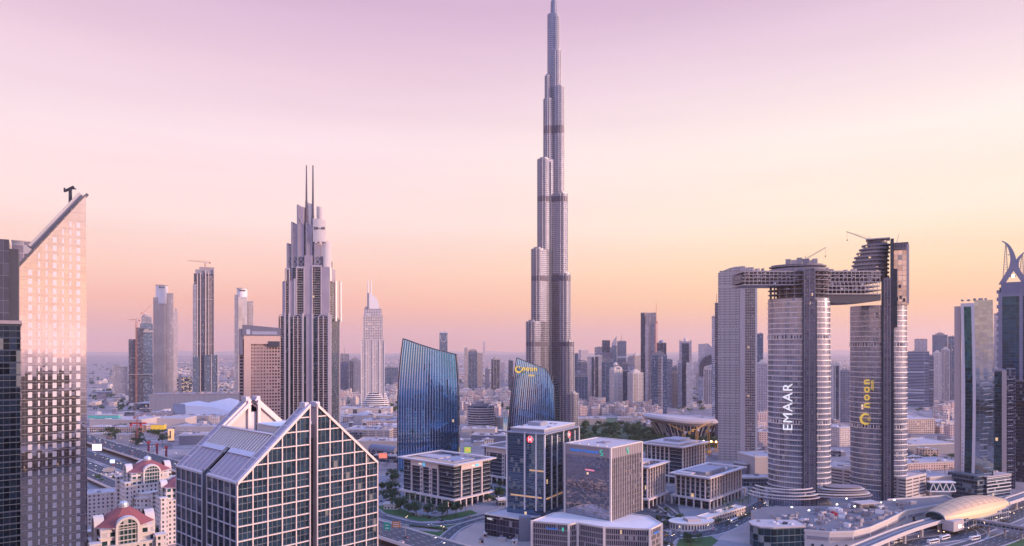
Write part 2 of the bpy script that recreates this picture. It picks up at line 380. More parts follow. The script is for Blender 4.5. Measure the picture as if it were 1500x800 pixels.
# ------------------------------------------------------------------ stone hotel tower with two masts and stepped sails
def slabs(mb, x0, x1, y0, y1, z0, z1, fl, th=.45):
    z = z0
    while z < z1: mb.box(x0, x1, y0, y1, z, z+th); z += fl
def twin_mast_tower():
    d = 1000; px0 = 750; t = thing('stepped_hotel_tower', 'stepped mauve stone tower with balconies, white sails and two tall masts', 'skyscraper', (GX(452, d), d, 0))
    X = lambda p: p-452.; Z = lambda p: GZ(p, d)
    bf = facade('balcony_glazing', (.30,.25,.29), (.05,.08,.11), bay=3.2, floor=3.5, wx=.8, wz=.72, gm=.7, lit=0.0014)
    gf = facade('tower_dark_glazing', (.10,.11,.14), (.05,.11,.14), bay=1.6, floor=3.5, wx=.9, wz=.86, gm=.8, lit=0)
    pf = facade('stone_pier', (.40,.31,.36), (.12,.12,.16), bay=5, floor=3.5, wx=.0, wz=0, lit=0)
    fin = plain('fin_stone', (.50,.42,.46), .7, vary=.1, streak=True)
    b = MB(); b.box(X(411), X(483), 0, 50, 0, Z(463)); b.build('lower_shaft', bf, t)
    b = MB(); b.box(X(415), X(480), 3, 46, Z(463), Z(411)); b.build('middle_shaft', bf, t)
    b = MB(); b.box(X(421), X(476), 6, 42, Z(411), Z(378)); b.build('upper_shaft', bf, t)
    # right glazed end of the lower shaft, seen side on
    b = MB(); b.box(X(483), X(484.2), 4, 47, 0, Z(466)); b.build('side_glazing', gf, t)
    b = MB(); b.box(X(482.5), X(485), -1.5, 1.5, 0, Z(461)); b.box(X(482.5), X(485.4), 48.5, 51, 0, Z(466)); b.build('corner_pier', fin, t)
    # strips of the front
    strips = [(409.5,417,'bal'),(417.2,419.2,'fin'),(419.5,423,'gla'),(423.3,425.3,'fin'),(425.5,430,'gla'),(430.5,443,'bal'),(443.3,445,'fin'),(445.2,449,'gla'),(449,457,'pier'),(457.2,459,'fin'),(459,463,'gla'),(467,481,'bal'),(481,482.4,'fin')]
    for a, c, kd in strips:
        m = MB()
        if kd == 'bal':
            slabs(m, X(a), X(c), -2.2, 0, 4, Z(466), 3.5); m.build('balcony_stack', stone, t)
            f = MB()
            for q in (a, (a+c)/2 if c-a > 9 else a, c): f.box(X(q)-.45, X(q)+.45, -2.6, 0, 0, Z(463))
            f.build('balcony_piers', fin, t)
            ar = MB(); cx = (X(a)+X(c))/2; w = (c-a)/2
            for i in range(8):
                a0, a1 = math.pi*i/8, math.pi*(i+1)/8; ar.bar((cx+w*math.cos(a0), -1.8, Z(466)+5.5*math.sin(a0)), (cx+w*math.cos(a1), -1.8, Z(466)+5.5*math.sin(a1)), 1)
            ar.build('arch', fin, t)
        elif kd == 'gla': m.box(X(a), X(c), -.8, 0, 0, Z(466)); m.build('glazed_strip', gf, t)
        elif kd == 'pier': m.box(X(a), X(c), -1.6, 0, 0, Z(463)); m.build('pier', pf, t)
        else: m.box(X(a), X(c), -2.9, 0, 0, Z(459)); m.build('fin', fin, t)
    # middle tier strips (411-461)
    for a, c, kd, pt in ((413,417,'pier',412),(417.5,423.5,'bal',395),(424,429,'pier',411),(430,433,'fin',408),(434,445,'bal',393),(445.5,457,'pier',374),(457,470,'bal',391),(470,482,'pier',391)):
        m = MB()
        if kd == 'bal':
            slabs(m, X(a), X(c), 0.8, 3, Z(461), Z(pt), 3.5); m.build('balcony_stack', stone, t)
            f = MB(); f.box(X(a)-.5, X(a)+.5, .3, 3, Z(463), Z(pt-2)); f.box(X(c)-.5, X(c)+.5, .3, 3, Z(463), Z(pt-2)); f.box(X(a), X(c), .5, 3, Z(pt), Z(pt-2.5)); f.build('balcony_piers', fin, t)
        else: m.box(X(a), X(c), .2 if kd == 'fin' else 1.2, 3, Z(463), Z(pt)); m.build(kd, fin if kd == 'fin' else pf, t)
    # crown: stone slabs stepping up with lattice between
    slabsx = [(419,425,355.5),(425.6,434,324.5),(434,444.5,299),(447,457,326),(459,469,355)]
    for a, c, pt in slabsx:
        m = MB(); m.box(X(a)+1, X(c)-1, 5, 20, Z(392), Z(pt+3)); m.build('crown_panel', pf, t)
        f = MB(); f.box(X(a)-.2, X(a)+2.0, 3, 22, Z(411), Z(pt)); f.build('crown_fin', plain('shade_stone', (.26,.24,.32), .7), t)
        l_ = MB()
        for zz0, zz1 in ((391,383),(383,375),(pt+32 if pt < 350 else 375, pt+16 if pt < 350 else 375)):
            if zz0 == zz1: continue
            l_.bar((X(a)+1.5, 4.6, Z(zz0)), (X(c)-1, 4.6, Z(zz1)), .7); l_.bar((X(a)+1.5, 4.6, Z(zz1)), (X(c)-1, 4.6, Z(zz0)), .7)
        l_.bar((X(a)+1.5, 4.6, Z(391)), (X(c)-1, 4.6, Z(391)), .8); l_.bar((X(a)+1.5, 4.6, Z(375)), (X(c)-1, 4.6, Z(375)), .8); l_.build('crown_lattice', fin, t)
    bk = MB(); bk.box(X(421), X(472), 4.4, 5.0, Z(391), Z(375)); bk.build('lattice_backing', plain('lattice_dark', (.10,.09,.13), .6), t)
    wsail = plain('sail_panel', (.80,.66,.58), .55, .1, vary=.06)
    for a, c, p0, p1, yy in ((445,457,374,297,12),(457,468,374,299.5,24),(457.8,477,354,322,2),(470,483.5,391,353,6),(480,483.5,411,391,8),(485,488.5,470,410,20),(489,492,470,410,34)):
        m = MB(); n = 6
        rings = []
        for zz, q in ((Z(p0),0),(Z((p0+p1)/2),.5),(Z(p1),1)):
            F = [(X(a)+(X(c)-X(a))*i/n, yy-1.6*math.sin(math.pi*i/n)-q*1.0, zz+(2.2*(1-i/n) if q == 1 else 0)) for i in range(n+1)]
            rings.append(F+[(p[0], p[1]+1.2, p[2]) for p in reversed(F)])
        m.loft(rings); m.build('sail', wsail, t)
    text('EMAAR', 5.2, dsteel, t, (X(468), .0, Z(334.5)), (90,0,0), .2, 'sail_lettering', .08)
    for xx, pb, w in ((446.2,300,1.7),(455.8,322,2.0)):
        m = MB(); m.cyl(X(xx), 9, Z(pb+40), Z(pb-8), w*1.5, 8, w); m.cyl(X(xx), 9, Z(pb-8), Z(240), w*.85, 8, w*.45); m.build('mast', plain('mast_metal', (.11,.09,.13), .6, .2), t)
    rp = MB(); rp.box(X(470), X(481), 12, 40, Z(411), Z(391)); rp.build('side_block', pf, t)
twin_mast_tower()
# ------------------------------------------------------------------ slim hotel with curved terraces and two spires
def terraced_hotel():
    d = 1750; s = 1.75; t = thing('terraced_hotel_tower', 'slim banded white tower with two thin spires above curved terraces', 'skyscraper', (GX(547, d), d, 0))
    X = lambda p: (p-547)*s; Z = lambda p: GZ(p, d)
    fm = facade('white_banding', (.58,.50,.52), (.16,.14,.19), bay=6, floor=4.2, wx=.68, wz=.55, gm=.5, lit=0.0035)
    for a, c, pt, y0 in ((529.5,563,498,0),(532,561,462,4),(533,559,452,8)):
        m = MB(); m.box(X(a), X(c), y0, 46-y0, 0, Z(pt)); m.build('shaft_tier', fm, t)
    m = MB(); slabs(m, X(529), X(563.5), -1.4, 0, 6, Z(498), 4.2, .8); m.build('balcony_stack', white, t)
    m = MB(); slabs(m, X(531.5), X(561.5), 2.8, 4, Z(497), Z(462), 4.2, .8); m.build('balcony_stack', white, t)
    for p in (529.2, 536, 546, 556, 563):
        m = MB(); m.box(X(p)-.7, X(p)+.7, -2.2, 0, 0, Z(498 if 530 < p < 562 else 500)); m.build('pier', white, t)
    m = MB(); m.box(X(534.5), X(557), 10, 34, Z(452), Z(449)); m.build('crown', stone, t)
    w = MB(); n = 10; F = [(X(539), Z(452))]+[(X(541)+(X(555.5)-X(541))*math.sin(math.pi/2*i/n), Z(452)+(Z(430)-Z(452))*math.cos(math.pi/2*i/n)) for i in range(n+1)]
    w.face([(p[0], 8, p[1]) for p in F]); w.face([(p[0], 15, p[1]) for p in reversed(F)])
    for i in range(len(F)): 
        a, b = F[i-1], F[i]; w.face([(a[0],8,a[1]),(a[0],15,a[1]),(b[0],15,b[1]),(b[0],8,b[1])])
    w.build('roof_sail', white, t)
    m = MB(); m.box(X(537.8), X(540.5), 6, 14, Z(452), Z(429)); m.build('spire_base', plain('spire_base_stone', (.2,.2,.28), .6), t)
    for p in (539.3, 543.5): 
        m = MB(); m.cyl(X(p), 10, Z(430), Z(410), 1.9, 8, 1.0); m.build('spire', white, t)
    # terraces, each ring a little smaller than the one below
    for i in range(8):
        m = MB(); z0 = 2+i*5.2; rx = (24.5-.55*i-(.05*i*i))*s; m.prism(ellipse(X(548), 18, rx, rx*.72, 28), z0, z0+2.6, bottom=True); m.build('terrace', white, t)
        m = MB(); m.prism(ellipse(X(548), 18, rx-3.5, (rx-3.5)*.72, 28), z0+2.6, z0+5.2); m.build('terrace_glazing', darkglass, t)
    face(t)
terraced_hotel()
# ------------------------------------------------------------------ two sail-shaped blue glass towers
def sail_tower(d, base_px, prof, depth, label, curve, nfin, finr, extra=None):
    """prof(u, q) -> (photo x, photo y) of the glazed front, u across, q = 0 foot .. 1 top"""
    s = d/1000; t = thing('glass_sail_tower', label, 'office tower', (GX(base_px, d), d, 0))
    blue = facade('blue_curtain_wall', (.04,.10,.17), (.07,.28,.58), bay=1.75, floor=3.9, wx=.94, wz=.90, gm=.92, gr=.02, wr=.2, wmet=.6, tilt=.012, vary=.07, lit=0.000525, shades=0)
    NU, NQ = 24, 14
    def P(u, q, off=0):
        px, py = prof(u, q); yy = -curve*math.sin(math.pi*u)*(1) + off
        lean = 5*max(0, q-.45)**1.4*(1)
        return ((px-base_px)*s, yy+lean, GZ(py, d))
    m = MB()
    for j in range(NQ):
        for i in range(NU):
            a, b, c, e = P(i/NU, j/NQ), P((i+1)/NU, j/NQ), P((i+1)/NU, (j+1)/NQ), P(i/NU, (j+1)/NQ)
            w = (P(1,0)[0]-P(0,0)[0]); m.face([a,b,c,e], [(i*w/NU,a[2]),((i+1)*w/NU,b[2]),((i+1)*w/NU,c[2]),(i*w/NU,e[2])])
    m.build('front_glazing', blue, t)
    sd_ = MB()
    for j in range(NQ):
        for u, rev in ((0,1),(1,0)):
            a, b = P(u, j/NQ), P(u, (j+1)/NQ); A, B = (a[0], a[1]+depth, a[2]), (b[0], b[1]+depth, b[2])
            q = [a, A, B, b] if not rev else [A, a, b, B]
            sd_.face(q, [(0,a[2]),(depth,a[2]),(depth,b[2]),(0,b[2])] if not rev else [(depth,a[2]),(0,a[2]),(0,b[2]),(depth,b[2])])
        
    sd_.build('side_glazing', facade('side_curtain_wall', (.03,.06,.09), (.03,.10,.15), bay=3, floor=3.9, wx=.9, wz=.85, gm=.9, lit=0, shades=0), t)
    bk = MB(); rf = MB()
    for i in range(NU):
        a, b = P(i/NU, 1), P((i+1)/NU, 1); rf.face([a, b, (b[0], b[1]+depth, b[2]), (a[0], a[1]+depth, a[2])])
        for j in range(NQ):
            a, b, c, e = P(i/NU, j/NQ), P((i+1)/NU, j/NQ), P((i+1)/NU, (j+1)/NQ), P(i/NU, (j+1)/NQ)
            bk.face([(v[0], v[1]+depth, v[2]) for v in (b, a, e, c)])
    bk.build('rear_glazing', darkglass, t); rf.build('roof', dsteel, t)
    # folded light panels running the height of the glass
    for k in range(nfin):
        u = (k+.5)/nfin; f = MB()
        for j in range(NQ):
            a, b = P(u, j/NQ), P(u, (j+1)/NQ); w = finr
            f.face([(a[0]-w, a[1]-.05, a[2]), (a[0]+w*.5, a[1]-.9, a[2]), (b[0]+w*.5, b[1]-.9, b[2]), (b[0]-w, b[1]-.05, b[2])])
            f.face([(a[0]+w*.5, a[1]-.9, a[2]), (a[0]+w*.8, a[1]-.05, a[2]), (b[0]+w*.8, b[1]-.05, b[2]), (b[0]+w*.5, b[1]-.9, b[2])])
        f.build('folded_panel', plain('fold_glass', (.50,.64,.85), .05, .95, vary=.1), t)
    e = MB()
    for i in range(NU): e.bar(P(i/NU, 1, -.4), P((i+1)/NU, 1, -.4), 1.0)
    e.build('top_rail', dsteel, t)
    for u in (0, 1):
        e = MB()
        for j in range(NQ): e.bar(P(u, j/NQ, -.2), P(u, (j+1)/NQ, -.2), 1.1)
        e.build('edge_trim', dsteel, t)
    return t, P
def prof1(u, q):
    top = 496+u*23+1.5*math.sin(math.pi*u); bot = 690; py = bot+(top-bot)*q
    l = 582.5+7.5*max(0, (q-.5)/.5)**1.8; r = 671.5-4*max(0, (q-.55)/.45)**2
    return l+(r-l)*u, py
sail_tower(870, 627, prof1, 26, 'taller blue glass tower with slanted top and folded vertical panels', 7, 23, .8)
def prof2(u, q):
    bot = 667; top = 524+21*u**.95 if u < .72 else 538.5+(u-.72)/.28*28*(.35+.65*((u-.72)/.28)**1.2); py = bot+(top-bot)*q
    l = 742+15*q**1.7; r = 812+3*(1-q)
    return l+(r-l)*u, py
t2, P2 = sail_tower(1000, 778, prof2, 30, 'shorter blue glass tower with rounded shoulder and yellow lettering', 6, 22, .75)
tag(t2)
# dark rounded flank with its own bands
m = MB(); n = 12; F = [((812-778)+9*math.sin(math.pi/2*i/n), GZ(552, 1000)-(1-math.cos(math.pi/2*i/n))*55) for i in range(n+1)]+[(45-778+778-1, 0), (812-778, 0)]
F = [(a, b) for a, b in F]
m.face([(p[0]-1, 4, p[1]) for p in reversed(F)]); m.face([(p[0]-1, 33, p[1]) for p in F])
for i in range(len(F)):
    a, b = F[i-1], F[i]; m.face([(a[0]-1,33,a[1]),(a[0]-1,4,a[1]),(b[0]-1,4,b[1]),(b[0]-1,33,b[1])])
m.build('rounded_flank', facade('flank_wall', (.05,.07,.10), (.05,.09,.13), bay=3, floor=3.9, wx=.92, wz=.7, gm=.9, lit=0, shades=0), t2)
def smile(parent, mat, x, y, z, r, w, rot=0, sc=1):
    """ring open on one side with three little rays, as on the towers' signs"""
    m = MB(); n = 22; a0, a1 = math.radians(140+rot), math.radians(400+rot)
    for i in range(n):
        A, B = a0+(a1-a0)*i/n, a0+(a1-a0)*(i+1)/n
        f0, f1 = w*(.45+.55*math.sin(math.pi*i/n)), w*(.45+.55*math.sin(math.pi*(i+1)/n))
        P = [(x+(r-f0)*math.cos(A), z+(r-f0)*math.sin(A)), (x+r*math.cos(A), z+r*math.sin(A)), (x+r*math.cos(B), z+r*math.sin(B)), (x+(r-f1)*math.cos(B), z+(r-f1)*math.sin(B))]
        m.face([(p[0], y, p[1]) for p in P]); m.face([(p[0], y-.3, p[1]) for p in reversed(P)])
        for q in ((0,1),(1,2),(2,3),(3,0)):
            a, b = P[q[0]], P[q[1]]; m.face([(a[0],y,a[1]),(b[0],y,b[1]),(b[0],y-.3,b[1]),(a[0],y-.3,a[1])])
    for k in (-22, 0, 22):
        a = math.radians(90+rot+k); m.bar((x+r*.35*math.cos(a), y-.15, z+r*.35*math.sin(a)), (x+r*.95*math.cos(a), y-.15, z+r*.95*math.sin(a)), w*.42, .3)
    return m.build('ring_logo', mat, parent)
s2 = 1.0
smile(t2, yell, 759.5-778, -5.2, GZ(541, 1000), 5.3, 2.6, -40)
text('noon', 9.5, yell, t2, (775.5-778, -7.6, GZ(540, 1000)), (90,2,0), .2, 'lettering', .25, 1.15)
text('.com', 4.6, yell, t2, (778-778, -7.6, GZ(549.5, 1000)), (90,2,0), .2, 'lettering', .12, 1.1)
# ------------------------------------------------------------------ twin oval towers joined by a sky bridge
def lens(cx, cy_, rx, ry, n=40): return ellipse(cx, cy_, rx, ry, n)
oval_glass = facade('oval_glazing', (.40,.33,.36), (.29,.31,.40), bay=2.6, floor=5.2, wx=.9, wz=.96, gm=.75, gr=.14, lit=0.0014, tilt=.02, vary=.16, shades=.05)
band_m = plain('slab_edge', (.88,.74,.68), .45, .2, vary=.08)
band_dark = plain('unfinished_slab', (.30,.24,.26), .8, vary=.3, scale=.3)
shaft_m = facade('lift_shaft_cladding', (.14,.12,.16), (.24,.20,.24), bay=2.2, floor=4.2, wx=.6, wz=.62, gm=.5, lit=0.0035, vary=.6)
blade_m = plain('dark_blade', (.035,.05,.085), .3, .6)
def oval_tower(px0, px1, d, pt, label, cores, lobes, z0=8):
    s = d/1000; pc = (px0+px1)/2; t = thing('oval_tower', label, 'skyscraper', (GX(pc, d), d, 0))
    rx = (px1-px0)/2*s; ry = rx*.62; Z = lambda p: GZ(p, d); X = lambda p: (p-pc)*s
    top = Z(pt)
    m = MB(); m.prism(lens(0, ry, rx, ry), 0, top); m.build('glazed_shaft', oval_glass, t)
    z = z0; k = 0; fl = 5.2; mech = {int((top-z0)/fl*q) for q in (.22, .30)}
    b = MB(); n = 0
    while z < top-1:
        b.prism(ellipse(0, ry, rx+.7, ry+.7, 40), z, z+.72, bottom=True); z += fl
    b.build('slab_bands', band_m, t)
    # double-height service storeys
    for q in (.355, .80):
        zz = z0+int((top-z0)*q/fl)*fl+.8; m = MB(); m.prism(ellipse(0, ry, rx+.35, ry+.35, 40), zz, zz+3.3); m.build('service_storey', facade('service_louvres', (.5,.42,.44), (.12,.11,.14), bay=3, floor=4.2, wx=.55, wz=2, lit=0), t)
        f = MB()
        for i in range(40):
            a = 2*math.pi*i/40; f.box(rx*1.012*math.cos(a)-.3, rx*1.012*math.cos(a)+.3, ry+(ry+.8)*math.sin(a)-.3, ry+(ry+.8)*math.sin(a)+.3, zz, zz+3.3)
        f.build('storey_mullions', band_m, t)
    for a, c, ct, kind in cores:
        m = MB(); m.box(X(a), X(c), -5.5, ry, 0, Z(ct)); m.build('lift_shaft' if kind == 's' else 'dark_blade', shaft_m if kind == 's' else blade_m, t)
        if kind == 's':
            f = MB(); 
            for xx in (X(a), (X(a)+X(c))/2, X(c)): f.box(xx-.35, xx+.35, -6.1, -5.5, 0, Z(ct))
            zz = 6
            while zz < Z(ct): f.box(X(a), X(c), -5.95, -5.5, zz, zz+.35); zz += 8.4
            f.build('shaft_frame', steel, t)
    face(t); return t, X, Z, rx, ry, s
d1 = 665
T1, X1, Z1, rx1, ry1, s1 = oval_tower(1123, 1217, d1, 437, 'wider left-hand oval tower reading EMAAR down its curved glass', [(1175.5,1178,420,'b'),(1178,1193.5,395,'s'),(1193.5,1196,440,'b')], None, 14)
text('EMAAR', 13.5, whitel, T1, (X1(1154.5), -.2, Z1(597)), (90,-90,0), .3, 'lettering', .0, 1.12)
# ring of open unfinished floors under the bridge, crown deck and plant boxes
m = MB()
for i in range(7): m.prism(ellipse(0, ry1, rx1+(1.2 if i > 2 else 0), ry1+(1 if i > 2 else 0), 40), Z1(437)+i*4.4, Z1(437)+i*4.4+.7, bottom=True)
m.build('unfinished_slabs', band_dark, T1)
m = MB()
for i in range(22):
    a = 2*math.pi*i/22; xx, yy = (rx1-2.2)*math.cos(a), ry1+(ry1-2)*math.sin(a); m.box(xx-.5, xx+.5, yy-.5, yy+.5, Z1(437), Z1(395))
m.build('bare_columns', conc, T1)
m = MB(); m.prism(ellipse(0, ry1, rx1*.72, ry1*.72, 24), Z1(437), Z1(395)); m.build('inner_core', facade('core_rough', (.22,.18,.20), (.06,.06,.08), bay=4, floor=4.4, wx=.5, wz=.6, gm=.2, lit=.05), T1)
cr = MB(); cr.prism(ellipse(X1(1170), ry1, 30, 16, 36), Z1(395), Z1(391)); cr.prism(ellipse(X1(1168), ry1, 29, 15.5, 36), Z1(388.5), Z1(387)); cr.prism(ellipse(X1(1167), ry1, 26, 13, 36), Z1(386), Z1(385)); cr.build('crown_deck', band_dark, T1)
cr = MB(); cr.prism(ellipse(X1(1169), ry1, 24, 12.5, 30), Z1(391), Z1(385)); cr.build('crown_glazing', facade('crown_glass', (.25,.2,.24), (.07,.07,.11), bay=3, floor=4, wx=.8, wz=.8, gm=.7, lit=0.0105), T1)
for a, c, pb, pt in ((1150,1158,386,376),(1158.5,1167,386,377.5),(1167,1175,386,374.5),(1175.5,1186,386,376.5),(1186.5,1191,386,379),(1190,1198,386,377)):
    m = MB(); m.box(X1(a), X1(c), 16, 30, Z1(pb), Z1(pt)); m.build('plant_box', R.choice([stone, steel, stone_d]), T1)
d2 = 690
T2, X2, Z2, rx2, ry2, s2_ = oval_tower(1243.5, 1329, d2, 447, 'taller right-hand oval tower with yellow lettering and stepped spiral crown', [(1291,1295,410,'b'),(1295,1304,408,'s'),(1304.3,1309,352,'b')], None, 12)
smile(T2, yell, X2(1267.5), -.7, Z2(614.5), 5.9, 2.6, -90)
text('noon', 11.5, yell, T2, (X2(1268.5), -.9, Z2(577)), (90,-90,0), .3, 'lettering', .22, 1.3)
text('.com', 5.2, yell, T2, (X2(1277.5), -1.2, Z2(565)), (90,-90,0), .3, 'lettering', .08, 1.1)
# spiral crown: stepped oval decks shrinking upward towards the right
decks = [(1243,1303,404),(1243.5,1303,398),(1244.5,1303,392),(1245.5,1303,386),(1247,1303,380),(1249.5,1303,374),(1253,1304,368),(1257,1304,362.5),(1261,1305,357)]
for i, (a, c, py) in enumerate(decks):
    cx, r = (X2(a)+X2(c))/2, (X2(c)-X2(a))/2
    m = MB(); m.prism(ellipse(cx, ry2, r, 17-i*.6, 30), Z2(py)-.2, Z2(py)+1.1, bottom=True); m.build('crown_deck', band_dark if i % 3 else steel, T2)
    m = MB(); m.prism(ellipse(cx, ry2, r-1.8, 15.6-i*.6, 30), Z2(py)-3.6, Z2(py)-.2); m.build('crown_glazing', MATS['crown_glass'], T2)
m = MB(); m.prism(ellipse(X2(1285), ry2, (X2(1300)-X2(1270))/2, 9, 24), Z2(357), Z2(347.5)); m.build('crown_drum', plain('crown_drum', (.09,.08,.12), .5, .3), T2)
m = MB(); m.box(X2(1268), X2(1304), 8, 26, Z2(348.5), Z2(347)); m.build('roof_slab', stone, T2)
pan = facade('gold_lit_panels', (.80,.60,.46), (.86,.66,.50), bay=4.6, floor=5.2, wx=.88, wz=.86, gm=.6, gr=.2, wmet=.3, wr=.4, lit=0, shades=.05, vary=.25)
m = MB(); m.box(X2(1308), X2(1330), 2, 24, Z2(447), Z2(358)); m.build('side_panel', pan, T2)
m = MB(); m.box(X2(1327.5), X2(1331), 1, 25, Z2(445), Z2(360)); m.build('panel_edge', stone, T2)
m = MB(); m.box(X2(1306), X2(1330), 1.2, 24.4, Z2(368), Z2(357)); m.build('top_louvres', facade('top_louvres', (.18,.14,.17), (.08,.07,.10), bay=1.5, floor=8, wx=.5, wz=.8, lit=0), T2)
m = MB()
for a, b in ((1311,420),(1316,420),(1312,438),(1317,436),(1322,440)): m.box(X2(a), X2(a+3.6), 1.7, 3, Z2(b+3), Z2(b-2))
m.build('missing_panels', dsteel, T2)
m = MB(); m.box(X2(1309), X2(1314), -1, 3, Z2(480), Z2(395)); m.build('hoist_mast', blade_m, T2)
# bridge
br = thing('sky_bridge', 'long unfinished bridge deck high up joining the oval towers', 'bridge', (GX(1200, 665), 665, 0))
Xb = lambda p: (p-1200)*.665; Zb = lambda p: GZ(p, 665)
m = MB(); m.box(Xb(1087), Xb(1160), 4, 30, Zb(414), Zb(401)); m.build('cantilever_soffit', facade('bridge_glass', (.20,.16,.19), (.10,.10,.14), bay=3, floor=4, wx=.6, wz=.6, gm=.5, lit=0.007), br)
for i, (a, c, py, th) in enumerate([(1089,1290,396.5,1.4),(1090,1292,401,1.0),(1088,1290,406,1.0),(1087.5,1215,411,1.0),(1089,1200,416,1.2),(1194,1290,412,1.0),(1194,1290,418,1.2),(1194,1292,424,1.1),(1194,1292,430,1.0)]):
    m = MB(); m.box(Xb(a), Xb(c), 1, 34, Zb(py)-th, Zb(py)); m.build('deck_slab', band_dark if i % 2 else steel, br)
m = MB()
for i in range(34):
    x = 1092+i*6; m.bar((Xb(x), 1.3, Zb(396)), (Xb(x), 1.3, Zb(416)), .55)
    if i % 2 == 0 and i < 32: m.bar((Xb(x), .8, Zb(409)), (Xb(x+3), .8, Zb(404)), .5); m.bar((Xb(x+3), .8, Zb(404)), (Xb(x+6), .8, Zb(409)), .5)
for i in range(16): m.bar((Xb(1196+i*6), 1.2, Zb(412)), (Xb(1196+i*6), 1.2, Zb(432)), .5)
m.build('steel_frame', plain('bridge_frame', (.42,.34,.36), .6, .3), br)
m = MB(); n = 14
for i in range(n):
    a, b = 1194+i*98/n, 1194+(i+1)*98/n; f = lambda x: 444-4.5*abs((x-1240)/52)**2
    m.prism([(Xb(a),2),(Xb(b),2),(Xb(b),33),(Xb(a),33)], Zb(f((a+b)/2)), Zb(430), bottom=True)
m.build('hull', plain('bridge_hull', (.10,.09,.11), .5, .4), br)
for i in range(46):
    x = R.uniform(1096, 1288); py = R.choice([396.5,401,406,412,418,424]); w = R.uniform(1, 5)
    if 1176 < x < 1196: continue
    m = MB(); m.box(Xb(x), Xb(x+w), 1.5, R.uniform(4, 12), Zb(py), Zb(py)+R.uniform(.8, 3.2)); m.build('site_cabin', R.choice([stone, steel, conc, stone_d, white]), br)
# cranes ------------------------------------------------------------
def crane(loc, h, jib, ang, label, mat, counter=None, pitch=25, sc=1, hook=True, group=None):
    t = thing('tower_crane', label, 'crane', loc, 0, group)
    w = 1.1*sc; m = MB()
    for sx in (-1, 1):
        for sy in (-1, 1): m.bar((sx*w, sy*w, 0), (sx*w, sy*w, h), .28*sc)
    z = 0; k = 1
    while z < h-2*w: 
        m.bar((-w*k, -w, z), (w*k, -w, z+2.2*w), .2*sc); m.bar((-w, w*k, z), (-w, -w*k, z+2.2*w), .2*sc); m.bar((w, -w*k, z), (w, w*k, z+2.2*w), .2*sc); z += 2.2*w; k = -k
    m.build('mast', mat, t)
    c, s_ = math.cos(math.radians(ang)), math.sin(math.radians(ang)); p = math.radians(pitch)
    J = lambda r, o=0: (c*r*math.cos(p), s_*r*math.cos(p), h+1.5*sc+r*math.sin(p)+o)
    m = MB(); m.bar(J(0), J(jib), .45*sc); m.bar(J(0, 1.6*sc), J(jib*.97, .4*sc), .3*sc); n = 12
    for i in range(n): m.bar(J(jib*i/n, 1.5*sc*(1-i/n*.7)), J(jib*(i+.5)/n), .2*sc); m.bar(J(jib*(i+.5)/n), J(jib*(i+1)/n, 1.5*sc*(1-i/n*.7)), .2*sc)
    m.build('jib', mat, t)
    m = MB(); cj = counter or jib*.3; m.bar((0,0,h+1.5*sc), (-c*cj, -s_*cj, h+1.5*sc), .7*sc); m.box(-c*cj-1.3*sc, -c*cj+1.3*sc, -s_*cj-1*sc, -s_*cj+1*sc, h-1*sc, h+2*sc); m.bar((0,0,h), (-c*cj*.15, -s_*cj*.15, h+6*sc), .4*sc); m.bar((-c*cj*.15, -s_*cj*.15, h+6*sc), J(jib*.85), .12*sc); m.bar((-c*cj*.15, -s_*cj*.15, h+6*sc), (-c*cj, -s_*cj, h+1.5*sc), .15*sc); m.build('counter_jib', mat, t)
    m = MB(); m.box(.6*sc, 2.6*sc, -1.2*sc, 1.0*sc, h-.5*sc, h+2.2*sc); m.build('cab', white, t)
    if hook:
        q = J(jib*.96); m = MB(); m.bar(q, (q[0], q[1], q[2]-10*sc), .14*sc); m.box(q[0]-.5*sc, q[0]+.5*sc, q[1]-.5*sc, q[1]+.5*sc, q[2]-11.5*sc, q[2]-10*sc); m.build('hook_block', dsteel, t)
    return t
cgrey = plain('crane_grey', (.30,.24,.25), .6, .2); 
crane((GX(1180.5, 690), 690, Z1(386)), 6, 25, 6, 'crane jib reaching right over the EMAAR tower roof', cgrey, 3, 30, .8)
crane((GX(1272, 712), 712, Z2(357)), 6, 24, 176, 'crane jib pointing left from the spiral crown', cgrey, 4, 22, .8)
crane((GX(1313, 712), 712, Z2(358)), 2, 13, 30, 'short steep crane jib above the golden panel wall', cgrey, 2, 68, .6, False)
